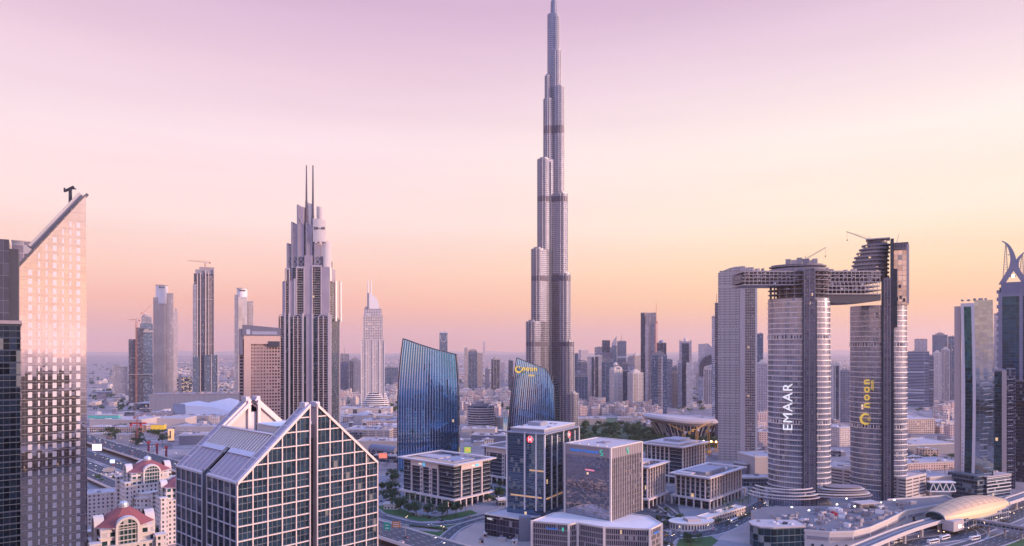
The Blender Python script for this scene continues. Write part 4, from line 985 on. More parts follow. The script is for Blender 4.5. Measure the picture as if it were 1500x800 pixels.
m = MB(); m.box(X(1106), X(1109), 0, 34, 0, Z(417)); m.build('edge_pier', cream, t)
m = MB(); m.box(X(1091.5), X(1104), 3, 30, Z(418), Z(392)); m.build('upper_wing', F['pink'], t)
m = MB()
for i in range(17): x = 1052+32*i/16; m.box(X(x)-.35, X(x)+.35, -.9, 0, 0, Z(top(i/16)))
z = 10
for zz in (Z(420), Z(520), Z(640)): m.box(X(1052), X(1084), -.5, 0, zz-.4, zz+.4)
m.build('grid_piers', cream, t)
m = MB(); m.box(X(1054), X(1080), 1, 4, Z(398), Z(396)); m.build('top_loggia', dsteel, t); face(t)
# far faint tower and arched one
tower(643.7, 655.5, 486, 3000, 'blue', 'lone blue tower with a curved white ribbon near its top', G1, 0, 'flat')
t = C.objects[-1].parent if C.objects[-1].parent else None
m = MB()
for i in range(12):
    a0, a1 = math.pi*(1+i/12), math.pi*(1+(i+1)/12); m.bar((15*math.cos(a0), -19, GZ(490,3000)+33*math.sin(a0)), (15*math.cos(a1), -19, GZ(490,3000)+33*math.sin(a1)), 1.6)
m.box(-18.5, 18.5, -19, 19, GZ(487.5,3000), GZ(486,3000)); m.build('ribbon', white, t)
tower(707.2, 710.8, 500.5, 9000, 'pink', 'faint hair-thin tower far out on the desert horizon', G1, 0, 'flat')
# ------------------------------------------------------------------ left group
G2 = 'residential towers left of the two-masted hotel'
d = 1900
t = blk('unfinished_tower', 'dark blue unfinished tower cluster with cranes at the far left', 'tower', d, 207, [('low_wing',188.5,199,497,None,0,26,F['dark']),('middle_wing',199,210,480,None,-3,26,F['dark']),('high_wing',205,224,474,None,3,30,F['blue']),('upper_block',207,222.5,464,474,5,28,F['grey']),('open_floor',203,224,484,487,-1,3,conc),('ledge',188.5,224,548,549,-5,0,steel)], G2)
m = MB(); m.cyl(X_(214.5,207,d), 16, GZ(464,d), GZ(461,d), 14, 16, 10); m.build('round_top', conc, t)
for i in range(12): m = MB(); x = X_(R.uniform(200,223),207,d); m.box(x-2, x+2, 0, 6, GZ(487,d), GZ(487-R.uniform(2,7),d)); m.build('scaffold_bay', R.choice([conc, steel]), t)
crane((GX(199.5,1890),1890,0), GZ(470,1890), 22, 178, 'orange hammerhead crane left of the unfinished cluster', plain('crane_rust', (.50,.22,.16), .6), 9, 3, 1.4, False)
crane((GX(211,1900),1900,GZ(462,1900)), 5, 30, 40, 'slanting crane jib rising from the unfinished cluster roof', plain('crane_rust', (1,1,1)), 6, 52, 1.2, False)
def emaar_tower(pc, d, parts, cyl, lab, ctop):
    t = blk('residential_tower', lab, 'tower', d, pc, parts, G2); s = d/1000
    a, c, pb, pt = cyl; m = MB(); m.cyl(((a+c)/2-pc)*s, 16, GZ(pb,d), GZ(pt,d), (c-a)/2*s, 20); m.build('sign_drum', white, t)
    m = MB(); m.cyl(((a+c)/2-pc)*s, 16, GZ(pt,d), GZ(pt-.5,d), (c-a)/2*s+1.5, 20); m.build('drum_rim', steel, t)
    text('EMAAR', 7.5, dsteel, t, (((a+c)/2-pc)*s, 16-(c-a)/2*s-.3, GZ(pt+3.2,d)), (90,0,0), .2, 'lettering', .1, .85)
    return t
d = 2300
t = emaar_tower(239, d, [('shaft',224.5,243,436,None,0,36,F['cream']),('right_shaft',243,254,429,None,3,36,F['vband']),('shoulder',231,243,432,437,2,36,F['cream'])], (228,246,445,418), 'cream residential tower with a round EMAAR drum, wider of the two', 0)
for a, c in ((224.5,230),(232,237),(239,243.5)): balconies(t, (a-239)*2.3, (c-239)*2.3, 0, 8, GZ(440,d), cream, 3.8, 1.6)
blk('residential_tower', 'thin unfinished slab behind the wide EMAAR drum tower', 'tower', 2500, 257, [('shaft',254,260.3,456,None,0,20,F['pink']),('core',256,259,452,456,4,12,conc)], G2)
d = 2200
t = blk('residential_tower', 'tall dark blue tower with white piers and a roof crane', 'tower', d, 300, [('shaft',284,314,401,None,0,50,F['dark']),('high_block',286,313,395,402,3,46,F['grey']),('crown_box',292,314,391,396,5,44,stone_d),('left_step',282.5,288,417,None,-4,30,F['grey']),('lower_left',282.5,292,522,None,-8,0,F['blue']),('lower_right',299,320,520,None,-10,40,F['blue']),('centre_glass',294,300,408,None,-3,0,F['dark'])], G2)
for a, c, pt in ((288.5,290,402),(293,294.2,400),(300.5,302,396),(305,306,398),(313,314,394),(318.6,320,519),(309,310,519)):
    m = MB(); m.box((a-300)*2.2, (c-300)*2.2, -12 if a > 316 or a == 309 else -5, 0, 0, GZ(pt,d)); m.build('pier', stone, t)
for a, c in ((302,305),(306.2,312)): balconies(t, (a-300)*2.2, (c-300)*2.2, 0, 10, GZ(404,d), stone, 3.8, 2)
m = MB()
for p in (438, 503): m.box((284-300)*2.2-.5, (314-300)*2.2+.5, -2.5, 50, GZ(p+1.5,d), GZ(p,d))
m.build('service_storey', stone_d, t)
crane((GX(300.5,2215),2215,GZ(391,2215)), 12, 58, 177, 'flat crane jib crossing the roof of the tall dark tower', plain('crane_rust', (1,1,1)), 16, 6, 1.6, False)
d = 2000
t = emaar_tower(357, d, [('left_shaft',343.5,349,432,None,0,34,F['grey']),('shaft',348.5,362,435,None,-1,36,F['cream']),('right_shaft',362,371.3,441,None,3,36,F['vband'])], (346.8,362.5,445,422.5), 'narrower residential tower with EMAAR drum behind the brown hotel', 0)
balconies(t, (364-357)*2, (370-357)*2, 3, 8, GZ(444,d), cream, 3.8, 1.6); balconies(t, (350-357)*2, (355-357)*2, -1, 8, GZ(440,d), cream, 3.8, 1.6)
# lit low-rise between them and other small blocks
blk('low_block', 'low office with yellow lit windows between the EMAAR tower and dark tower', 'building', 2250, 269, [('walls',259,281,552,None,0,24,facade('lit_office', (.30,.28,.34), (.10,.12,.16), bay=5, floor=4.5, wx=.75, wz=.6, lit=.35)),('frame',262,266,548,None,-1,0,stone)], None)
# brown hotel with the slanted sign roof
d = 900; s = .9; pc = 380
t = thing('brown_hotel', 'brown gridded hotel with slanted dark roof band behind the pink gables', 'hotel', (GX(pc,d), d, 0)); X = lambda p: (p-pc)*s; Z = lambda p: GZ(p, d)
hb = facade('hotel_grid', (.44,.29,.27), (.05,.05,.07), bay=3.9, floor=4.3, wx=.62, wz=.62, gm=.4, lit=0.0021)
pk = plain('hotel_stone', (.62,.42,.36), .75, vary=.15, scale=.3)
m = MB(); m.box(X(363), X(410), 0, 40, 0, Z(497)); m.build('front', hb, t)
m = MB(); m.box(X(350.5), X(357.5), 3, 40, 0, Z(497)); m.build('left_wing', facade('hotel_side', (.38,.25,.24), (.04,.05,.07), bay=6, floor=4.3, wx=.7, wz=.5, gm=.4, lit=0.0035), t)
m = MB(); m.box(X(357.5), X(368), -2.2, 20, 0, Z(495)); m.build('stone_pier', pk, t)
m = MB(); m.box(X(357.5), X(411), -2.5, 40, Z(504), Z(491)); m.build('top_wall', pk, t)
m = MB(); m.prism([(X(355),-3),(X(412),-3),(X(412),40),(X(355),40)], Z(492), 0, zt=[Z(476),Z(480.5),Z(480.5),Z(476)], bottom=True); m.build('sign_roof', plain('slate_roof_band', (.17,.16,.23), .5, .3), t)
m = MB(); m.box(X(350), X(356), -2, 36, Z(520), Z(482)); m.build('roof_return', plain('slate_roof_band', (1,1,1)), t)
m = MB(); m.box(X(361), X(366.5), -3.4, -3, Z(490), Z(483)); m.build('square_sign', plain('sign_square', (.42,.42,.55), .6), t)
m = MB(); m.box(X(369), X(406), -3.35, -3, Z(490.2), Z(485.5)); m.build('sign_panel', plain('sign_blur', (.30,.30,.42), .6, vary=.5, scale=.8), t)
m = MB()
for i in range(11): x = 370+i*4.05; m.box(X(x)-.45, X(x)+.45, -.9, 0, 0, Z(505))
z = 3
while z < Z(506): m.box(X(368), X(410), -.7, 0, z, z+1.0); z += 4.3
m.build('grid_frame', plain('hotel_frame', (.52,.36,.34), .75, vary=.15), t)
m = MB(); m.box(X(393), X(410), -3.4, -2.4, Z(508), Z(500)); m.build('dark_louvre', dsteel, t)
m = MB(); m.box(X(355), X(359), 4, 14, Z(476), Z(465)); m.build('roof_stair', stone, t); face(t)
# third row: hazier towers filling the skyline
r3 = random.Random(31)
kinds = ['grey','blue','pink','cream','pale','vband','hband','cream']
words = {'pale':'pale glass','grey':'grey','blue':'blue glass','pink':'dusty pink','cream':'cream','dark':'dark glass','vband':'ribbed white','hband':'banded glass','tan':'tan'}
for zone, x0, x1, n, t0, t1, d0, d1 in (('behind the middle skyline cluster',848,1045,58,522,560,1950,3400),('right of the spiral-crown oval tower',1330,1398,12,520,560,2000,2900),('between the two-masted and banded hotels',497,527,5,530,552,2400,3000),('between the blue glass towers',673,742,6,536,556,2500,3300),('far out at the left edge of the city',131,180,4,540,556,2600,3400),('behind the curved-top and oval towers',1108,1124,3,520,550,2300,3000)):
    for i in range(n):
        px = x0+(x1-x0)*(i+r3.random())/n; w = r3.uniform(5,10); k = r3.choice(kinds)
        tower(px-w/2, px+w/2, r3.uniform(t0, t1), r3.uniform(d0, d1), k, f'hazy {words[k]} tower {zone}', 'hazy towers '+zone, 0, r3.choice(['flat','cap','arch','cap','dome']), r3.choice([0,2,3,4]))
# ------------------------------------------------------------------ curved office tower, horned tower and their neighbours on the right
def curved_office():
    d = 708; s = .708; pc = 1425; t = thing('curved_office_tower', 'curved office tower, pink slab beside teal strip and golden-reflecting glass', 'office tower', (GX(pc,d), d, 0))
    X = lambda p: (p-pc)*s; Z = lambda p: GZ(p, d)
    # bulge of the side edge with height: wider around the lower third
    def ex(py): q = (py-440)/(730-440); return 7*math.sin(math.pi*min(1, max(0, q)))**1.3
    n = 14; ys = [440+(731-440)*i/n for i in range(n+1)][::-1]
    def band(name, a, c, y0, y1, mat, top, follow=1.0, slant=0):
        rings = []
        for py in ys:
            if py < top: py = top
            e0, e1 = follow*ex(py), follow*ex(py); e0 = min(e0, 9)
            pa, pb = a+ (py-440)/290*slant, c+(py-440)/290*slant
            yb = -1.5*ex(py)/7
            rings.append([(X(pa+e0*.55), y0+yb, Z(py)), (X(pb+e1*.55), y0+yb, Z(py)), (X(pb+e1*.55), y1, Z(py)), (X(pa+e0*.55), y1, Z(py))])
        m = MB(); m.loft(rings, uvs=True); return m.build(name, mat, t)
    band('pink_slab', 1397.5, 1407.2, 2, 34, plain('pink_slab_stone', (.48,.36,.35), .7, vary=.1, scale=.2), 448, 0)
    fr = plain('white_edge_frame', (.66,.56,.58), .6, vary=.06)
    band('frame', 1407, 1411.5, -.5, 30, fr, 444.5, .6, 0)
    band('teal_strip', 1411.5, 1422.5, 1.2, 28, facade('teal_strip_glass', (.03,.07,.09), (.03,.13,.17), bay=3, floor=4, wx=.95, wz=.9, gm=.85, gr=.08, tilt=.05, lit=0.0007, shades=0), 449, .6)
    band('frame', 1422.5, 1427, -.5, 30, fr, 444, .6)
    band('glass_wall', 1427, 1454, 0, 32, facade('champagne_glass', (.40,.36,.38), (.32,.40,.48), bay=4.2, floor=4, wx=.97, wz=.95, gm=.92, gr=.03, wmet=.6, wr=.3, tilt=.02, vary=.12, lit=0, shades=0), 439.5, .6)
    m = MB(); m.box(X(1407), X(1427), -.5, 30, Z(449), Z(444)); m.build('frame_head', fr, t)
    # pairs of bright open louvres stepping down the glass
    for i in range(30):
        py = 470+i*8.2; e = .6*.55*ex(py)
        if py > 715: break
        x = 1449 if py < 560 else 1443+4*math.sin(i*.5); w = 1.5 if py < 560 else 5.5
        m = MB(); m.bar((X(x+e-w), -2.4, Z(py)+(-.4)), (X(x+e+w), -2.4, Z(py)+.7), .35, .5); m.build('louvre', plain('louvre_white', (.8,.75,.75), .4, .2), t)
    for i in range(9): m = MB(); x = X(R.uniform(1409,1450)); m.box(x-1.2, x+1.2, 8, 12, Z(440), Z(440)+R.uniform(1,2.6)); m.build('roof_plant', steel, t)
    m = MB(); m.box(X(1396), X(1413), -3.5, 30, 0, Z(705)); m.build('foot', plain('pink_slab_stone', (1,1,1)), t)
    for zz in (4, 9.5, 14): m = MB(); m.box(X(1400), X(1408), -3.7, -3.3, zz, zz+2); m.build('slot_window', dsteel, t)
    for i in range(24): m = MB(); py = 560+i*5.7; m.box(X(1409.3), X(1410.3), -1.6, -.4, Z(py)-.6, Z(py)+.6); m.build('edge_stud', dsteel, t)
    face(t)
curved_office()
d = 760; t = blk('office_tower', 'teal glass tower with white corner pier between curved and horned towers', 'office tower', d, 1470, [('shaft',1454,1468,545,None,6,34,facade('teal_tower_glass', (.04,.09,.12), (.03,.11,.16), bay=3, floor=4, wx=.95, wz=.9, gm=.85, gr=.08, tilt=.05, lit=0.0007, shades=0)),('corner_pier',1467.5,1474.5,543,None,3,34,stone),('right_shaft',1474.5,1487,540,None,5,34,F['dark']),('stepped_top',1457,1473,541.5,548,8,30,stone_d)])
for i in range(17): m = MB(); py = 556+i*8.5; m.bar(((1476-1470)*.76, 4.5, GZ(py,d)), ((1484-1470)*.76, 4.5, GZ(py,d)+.8), .5); m.build('louvre', MATS['louvre_white'], t)
# striped glass annexe at the foot
d = 690; t = thing('striped_annexe', 'low glass annexe with white horizontal stripes at the curved tower foot', 'building', (GX(1432,d), d, 0), 25)
m = MB(); m.box(0, 12, 0, 30, 0, 27); m.build('left_block', facade('annexe_glass', (.10,.13,.17), (.05,.09,.14), bay=3, floor=4.4, wx=.95, wz=.7, gm=.8, lit=0.0021), t)
m = MB(); m.box(12, 52, -2, 34, 0, 25); m.build('main_block', MATS['annexe_glass'], t)
m = MB()
for i in range(7): m.box(11.5, 52.4, -2.6, -2, 3+i*3.4, 3.7+i*3.4); m.box(52, 52.6, -2.4, 34, 3+i*3.4, 3.7+i*3.4)
m.build('white_stripes', white, t)
m = MB(); m.box(11.2, 52.8, -3, 34.5, 25, 26); m.build('roof_edge', stone, t)
for i in range(6): m = MB(); x, y = R.uniform(15,48), R.uniform(4,30); m.box(x-2, x+2, y-2, y+2, 26, 27.6); m.build('roof_plant', R.choice([steel, stone]), t)
def horned_tower():
    d = 880; s = .88; pc = 1487; t = thing('horned_tower', 'navy glass tower crowned by two curved crossing horns at the right edge', 'skyscraper', (GX(pc,d), d, 0))
    X = lambda p: (p-pc)*s; Z = lambda p: GZ(p, d)
    hg = facade('horn_tower_glass', (.10,.12,.18), (.04,.08,.15), bay=2.8, floor=3.8, wx=.94, wz=.9, gm=.8, gr=.1, lit=0.00035, shades=.01)
    hc = plain('horn_metal', (.20,.21,.31), .45, .4)
    m = MB(); m.box(X(1463.5), X(1512), 4, 40, 0, Z(420)); m.build('shaft', hg, t)
    m = MB(); m.box(X(1466), X(1510), 0, 38, Z(434), Z(413)); m.build('head_block', plain('head_panel', (.16,.17,.27), .5, .3), t)
    for a, c in ((1462,1468),(1493,1498)): m = MB(); m.box(X(a), X(c), -1, 8, 0, Z(428 if a < 1480 else 424)); m.build('edge_pier', hc, t)
    m = MB(); m.box(X(1469), X(1492.5), 1, 4, 0, Z(434)); m.build('front_glass', facade('horn_front_glass', (.06,.08,.14), (.03,.10,.17), bay=8, floor=3.8, wx=.97, wz=.94, gm=.85, lit=0, shades=0), t)
    m = MB(); m.box(X(1468), X(1493), -.5, 4, Z(434), Z(430)); m.build('lintel', hc, t)
    for i in range(12):
        m = MB(); py = 424+i*11; m.cyl(X(1462), 3, Z(py+5), Z(py), 2.3, 8); m.build('edge_balcony', hc, t)
    def horn(pts):
        P = smooth_path([(q[0], q[2]*10, q[1]) for q in pts], 5); rings = []
        for q in P:
            w = q[1]/10*.88*.85; rings.append([(X(q[0])-w, 4-w*.3, Z(q[2])), (X(q[0])+w, 4-w*.3, Z(q[2])), (X(q[0])+w, 6+w, Z(q[2])), (X(q[0])-w, 6+w, Z(q[2]))])
        m = MB(); m.loft(rings); m.build('horn', hc, t)
    horn([(1467,415,5.5),(1475,403,5.6),(1482.5,391,5.8),(1484,378,5),(1480,364,3.4),(1474,355,2),(1467,350.5,.6)])
    horn([(1504,417,5.5),(1495,404,5.6),(1488.5,393,5.6),(1489.5,384,4),(1494,376,2.6),(1502,368.5,.8)])
    m = MB(); m.bar((X(1467.5), 5, Z(351)), (X(1474), 5, Z(356)), 1.1); m.build('horn_tip', hc, t)
    def lattice(xc, pt, pb, w):
        m = MB(); m.bar((X(xc)-w*.15, 6, Z(pt)), (X(xc)-w, 6, Z(pb)), .9); m.bar((X(xc)+w*.1, 6, Z(pt)), (X(xc)+w*.5, 6, Z(pb)), .9)
        for i in range(14): q = i/14; m.bar((X(xc)-w*q-.2, 6, Z(pt+(pb-pt)*q)), (X(xc)+w*.5*q+.2, 6, Z(pt+(pb-pt)*(q+.04))), .45)
        m.build('lattice_tower', plain('lattice_metal', (.30,.24,.30), .6, .2), t)
    lattice(1473.5, 355, 408, 4.2); lattice(1497.5, 372, 408, 4.2)
    m = MB(); m.bar((X(1476), 5, Z(372)), (X(1483), 5, Z(372.5)), .8); m.bar((X(1478), 3, Z(404)), (X(1488), 3, Z(404)), 1.6); m.build('cross_tie', hc, t)
    m = MB(); m.cyl(X(1484), 2, Z(406), Z(402), 1.5, 6); m.build('beacon', lampc, t); face(t)
horned_tower()
d = 800; blk('skyscraper', 'near-black glass tower low at the right edge below the horned tower', 'skyscraper', d, 1497, [('shaft',1487.5,1512,560,None,0,30,facade('black_tower_glass', (.03,.04,.07), (.025,.04,.075), bay=2.6, floor=3.8, wx=.9, wz=.8, gm=.7, lit=0.0007)),('parapet',1487,1512.5,558,560,-.4,30.4,dsteel)])
d = 770; t = blk('terraced_block', 'faceted pale-blue glass block below the horned tower', 'building', d, 1482, [('shaft',1476,1487.5,541,None,0,3,F['pale'])])
# ------------------------------------------------------------------ flat tower behind-right details: low buildings between the ovals and the curved tower
def lowblock(name, label, corner, th, a, b, z1, mat, roof=None, par=1.0, plant=4, group=None, cat='building', z0=0):
    """corner (x, y) nearest the eye, th = direction of the right-hand face"""
    t = thing(name, label, cat, (corner[0], corner[1], z0), th, group)
    m = MB(); m.box(0, a, 0, b, 0, z1); m.build('walls', mat, t)
    e = .35; ro = roof or roofm
    m = MB(); m.box(.0, a, 0, b, z1+.01, z1+.25); m.build('roof', ro, t)
    m = MB()
    for (x0,x1,y0,y1) in ((-e,a+e,-e,e),(-e,a+e,b-e,b+e),(-e,e,e,b-e),(a-e,a+e,e,b-e)): m.box(x0,x1,y0,y1,z1-.5,z1+par)
    m.build('parapet', cream, t)
    for i in range(plant):
        w, l, h = R.uniform(.04,.10)*a, R.uniform(.05,.12)*b, R.uniform(1,2.8); x, y = R.uniform(.15,.85)*a, R.uniform(.15,.85)*b
        m = MB(); m.box(x-w/2, x+w/2, y-l/2, y+l/2, z1+.25, z1+.25+h); m.build('roof_plant', R.choice([steel, stone, white, stone_d]), t)
    return t
W_ = {
 'villa': facade('villa_wall', (.66,.50,.44), (.10,.09,.11), bay=3.4, floor=3.4, wx=.42, wz=.5, gm=.3, lit=0.007),
 'villa2': facade('villa_pink_wall', (.62,.43,.40), (.10,.09,.11), bay=3.8, floor=3.4, wx=.38, wz=.5, gm=.3, lit=0.007),
 'mall': plain('mall_wall', (.52,.41,.38), .8, vary=.2, scale=.06),
 'park': facade('car_park_wall', (.56,.44,.42), (.05,.04,.05), bay=14, floor=3.3, wx=.85, wz=.38, gm=0, gr=.8, lit=0, shades=0),
 'tanlow': facade('tan_lowrise', (.56,.40,.34), (.08,.08,.10), bay=4.2, floor=4, wx=.5, wz=.55, gm=.3, lit=0.0105),
 'slate': plain('slate_cladding', (.22,.21,.27), .6, .2, vary=.2, scale=.2),
 'glasslow': facade('lowrise_glass', (.22,.20,.25), (.05,.08,.11), bay=3.4, floor=4, wx=.85, wz=.75, gm=.7, lit=0.0105),
}
def LB(px, py, th, a, b, z1, mat, label, **k):
    x, y, _ = G(px, py); return lowblock(k.pop('name', 'low_building'), label, (x, y), th, a, b, z1, W_[mat], **k)
LB(1325, 610+26, 8, 62, 60, 27, 'tanlow', 'tan low-rise with many windows right of the spiral-crown tower')
LB(1362, 628, 8, 60, 40, 13, 'villa', 'small peach low-rise beside the tan one under the banded blue slab')
LB(1325, 668, 14, 95, 60, 15, 'slate', 'long grey podium with parallel roof ribs below the tan low-rise')
LB(1330, 690, 12, 80, 40, 9, 'villa2', 'peach row with white awnings behind the palm terrace')
LB(1327, 741, 35, 42, 95, 27, 'park', 'pink multi-storey car park right of the spiral-crown tower foot', roof=stone)
LB(1362, 733, 22, 36, 34, 23, 'mall', 'plain pink block between car park and curved tower')
t = thing('truss_footbridge', 'white zigzag-truss footbridge over teal glass left of the curved tower', 'footbridge', (GX(1362,690), 690, 0))
m = MB(); m.box(0, 26, 0, 5, 12, 20); m.build('glazing', tealglass, t)
m = MB(); m.box(-.3, 26, -.8, 5.5, 20, 21.2); m.box(-.3, 26, -.8, 5.5, 11, 12.2); m.build('deck_edges', white, t)
m = MB()
for i in range(4): m.bar((i*6.5, -.4, 12), (i*6.5+3.25, -.4, 20), .7); m.bar((i*6.5+3.25, -.4, 20), (i*6.5+6.5, -.4, 12), .7)
m.build('truss', white, t)
LB(1218, 605, 5, 40, 40, 12, 'villa', 'cream low-rise seen low in the gap between the ovals')
LB(1230, 655, 20, 34, 50, 30, 'villa', 'cream seven-storey block filling the gap between the ovals')
LB(1216, 688, 80, 30, 30, 28, 'tanlow', 'narrow tan block hugging the EMAAR oval tower right side')
LB(1106, 702, 12, 52, 40, 26, 'mall', 'blank pink wall building at the foot of the curved-top tower')
LB(1092, 700, 30, 36, 18, 16, 'slate', 'slanting slate podium left of the blank pink wall building')
LB(1089, 712, 4, 56, 16, 9, 'glasslow', 'long low teal glass shopfront below the blank pink building')
LB(1112, 655, 0, 22, 30, 24, 'villa2', 'pink stepped apartment block behind the EMAAR oval tower')
# ------------------------------------------------------------------ office blocks of the square
sqg = facade('square_glass', (.10,.11,.14), (.045,.07,.095), bay=2.6, floor=4.4, wx=.97, wz=.9, gm=.75, gr=.08, tilt=.04, vary=.45, lit=0.0014, shades=.02)
pier_m = plain('pink_pier', (.68,.52,.49), .7, vary=.08)
def square_block(label, px, d, th, a, b, ztop, style, group='office blocks of the square', logo=None, pents=()):
    t = thing('square_office_block', label, 'office block', (GX(px, d), d, 0), th, group); zb = 9.5; zt = ztop-3.2; fl = 4.3
    m = MB(); m.box(2.2, a-2.2, 2.2, b-2.2, 0, zt); m.build('glazing', sqg, t)
    # floor lines
    m = MB(); z = zb+2.5
    while z < zt-1: m.box(1.9, a-1.9, 1.9, b-1.9, z, z+.35, ); z += fl
    m.build('floor_bands', plain('floor_band', (.46,.42,.46), .5, .3), t)
    # arcade
    m = MB(); m.box(-1.5, a+1.5, -1.5, b+1.5, zb-1.6, zb); m.build('arcade_roof', pier_m, t)
    faces = (('x', a), ('y', b))
    for ax, L in faces:
        n = max(4, int(L/7.5))
        for i in range(n+1):
            q = -1+(L+1)*i/n; m = MB()
            if ax == 'x': m.box(q, q+1.2, -1.4, -.2, 0, zb-1.6)
            else: 
                if i == 0: continue
                m.box(-1.4, -.2, q, q+1.2, 0, zb-1.6)
            m.build('arcade_column', pier_m, t)
    # tall piers on each visible face
    for ax, L in faces:
        spec = style[0] if ax == 'x' else style[1]
        if spec[0] == 'all':
            n = spec[1]; pos = [(.8, L*spec[2]+(L*(spec[3]-spec[2]))*i/n, 1.1) for i in range(n+1)]
            for _, q, w in pos:
                m = MB()
                if ax == 'x': m.box(q-w/2, q+w/2, .8, 2.2, zb, zt+.5)
                else: m.box(.8, 2.2, q-w/2, q+w/2, zb, zt+.5)
                m.build('tall_pier', pier_m, t)
            if len(spec) > 4: pass
        else:
            q0, q1 = spec[1]*L, spec[2]*L
            pl = [q0, q1]+[q0+(q1-q0)*v for v in spec[3]]
            for q in pl:
                m = MB()
                if ax == 'x': m.box(q-.75, q+.75, .6, 2.2, zb, zt+.5)
                else: m.box(.6, 2.2, q-.75, q+.75, zb, zt+.5)
                m.build('tall_pier', pier_m, t)
            m = MB()
            if ax == 'x': m.box(q0-.75, q1+.75, .5, 2.2, zt-4, zt+1)
            else: m.box(.5, 2.2, q0-.75, q1+.75, zt-4, zt+1)
            m.build('portal_head', pier_m, t)
            for v in spec[4]:
                qc = q0+(q1-q0)*v; z = zb+1; m = MB()
                if ax == 'x': m.box(qc-1.9, qc+1.9, .9, 2.2, zb, zt)
                else: m.box(.9, 2.2, qc-1.9, qc+1.9, zb, zt)
                m.build('stair_pier', pier_m, t)
                while z < zt-5:
                    m = MB()
                    if ax == 'x': m.box(qc-.9, qc+.9, .75, .95, z, z+2.3)
                    else: m.box(.75, .95, qc-.9, qc+.9, z, z+2.3)
                    m.build('window', dsteel, t); z += fl
    # overhanging roof frame with recessed deck
    m = MB(); e = 2.6; w = 4.2
    for (x0,x1,y0,y1) in ((-e,a+e,-e,w-e),(-e,a+e,b+e-w,b+e),(-e,w-e,w-e,b+e-w),(a+e-w,a+e,w-e,b+e-w)): m.box(x0,x1,y0,y1,zt+1.9,zt+3.2)
    m.build('roof_frame', plain('roof_frame', (.62,.50,.48), .75, vary=.12), t)
    m = MB(); m.box(1.5, a-1.5, 1.5, b-1.5, zt, zt+.5); m.build('roof_deck', roofd, t)
    m = MB(); n = int(a/3.2)
    for i in range(n): x = a*(i+.5)/n; m.box(x-.9, x+.9, 1.0, 1.6, zt+.5, zt+1.9)
    n = int(b/3.2)
    for i in range(n): y = b*(i+.5)/n; m.box(1.0, 1.6, y-.9, y+.9, zt+.5, zt+1.9)
    m.build('clerestory', pier_m, t)
    for (fx, fy, w_, l_, h_) in ((.3,.25,3,2,1.2),(.5,.5,5,3,1.8),(.62,.3,2.5,4,1.1),(.45,.72,6,2,.9),(.75,.55,3,3,1.5),(.28,.6,2,5,1.3)): m = MB(); m.box(a*fx-w_/2, a*fx+w_/2, b*fy-l_/2, b*fy+l_/2, zt+.5, zt+.5+h_+1); m.build('roof_unit', R.choice([steel, white, stone, dsteel]), t)
    m = MB(); n = int(b/2.4)
    for i in range(n): y = 3+(b-6)*i/n; m.box(3, a*.22, y, y+.4, zt+2.4, zt+2.9)
    n = int(a/2.4)
    for i in range(n): x = 3+(a-6)*i/n; m.box(x, x+.4, b*.86, b-3, zt+2.4, zt+2.9)
    m.build('roof_pergola', steel, t)
    for (x0,x1,y0,y1,h,mt) in pents:
        m = MB(); m.box(x0*a, x1*a, y0*b, y1*b, zt+.5, zt+.5+h); m.build('plant_room', mt, t)
    for i in range(7): m = MB(); x, y = R.uniform(.25,.85)*a, R.uniform(.2,.8)*b; m.box(x-1, x+1, y-1.2, y+1.2, zt+.5, zt+R.uniform(1.5,3)); m.build('roof_unit', R.choice([steel, white, stone_d]), t)
    return t, zt
grey_roof = plain('grey_plant', (.30,.29,.36), .6, .2, vary=.15)
t, zt = square_block('wide square office block with blue and white bank sign, by the trees', 665, 662, 50, 57, 78, 43.5, (('portal',.20,.72,(.5,),()),('portal',.30,.80,(),(.28,.62))), pents=((.25,.8,.2,.75,1.6,grey_roof),(.3,.6,.5,.9,2.6,roofm)))
text('NBD', 2.6, whitel, t, (-.1+.4, 78*.62, zt-1.5), (90,0,-90), .1); m = MB(); m.box(.1,.5,78*.535,78*.57,zt-3.2,zt+.2); m.build('sign_emblem', glow('cyan_emblem', (.08,.45,.75), .8), t)
m = MB(); m.box(57*.55, 57*.62, .1, .5, zt-2.6, zt-.4); m.build('sign_emblem', MATS['cyan_emblem'], t); text('NBD', 2.0, whitel, t, (57*.48, .3, zt-1.5), (90,0,0), .1)
square_block('square office block half hidden behind the glass tower with red hexagons', 770, 758, 50, 50, 66, 43, (('portal',.2,.8,(.5,),()),('portal',.3,.9,(.1,.9),(.35,))), pents=((.3,.7,.3,.7,2,grey_roof),))
t, zt = square_block('narrow square office block right behind the brown-grey bank tower', 949.5, 665, 52, 42, 46, 41, (('all',7,.02,.95),('all',5,.3,.95)), pents=((.1,.9,.3,.9,3,stone),))
square_block('rear square office block with balcony loggias and stepped roof', 1000, 780, 48, 60, 52, 44, (('all',8,.05,.95),('all',5,.35,.9)), pents=((.1,.9,.15,.9,4,stone),(.35,.8,.3,.7,7,grey_roof)))
t, zt = square_block('front square office block with grey plant room beside the boulevard', 1038.7, 660, 48, 80, 39, 31.5, (('all',11,.08,.96),('all',6,.12,.92)), pents=((.16,.7,.25,.8,4.5,grey_roof),(.02,.14,.5,.9,3.5,stone),(.74,.84,.3,.6,2.5,white)))
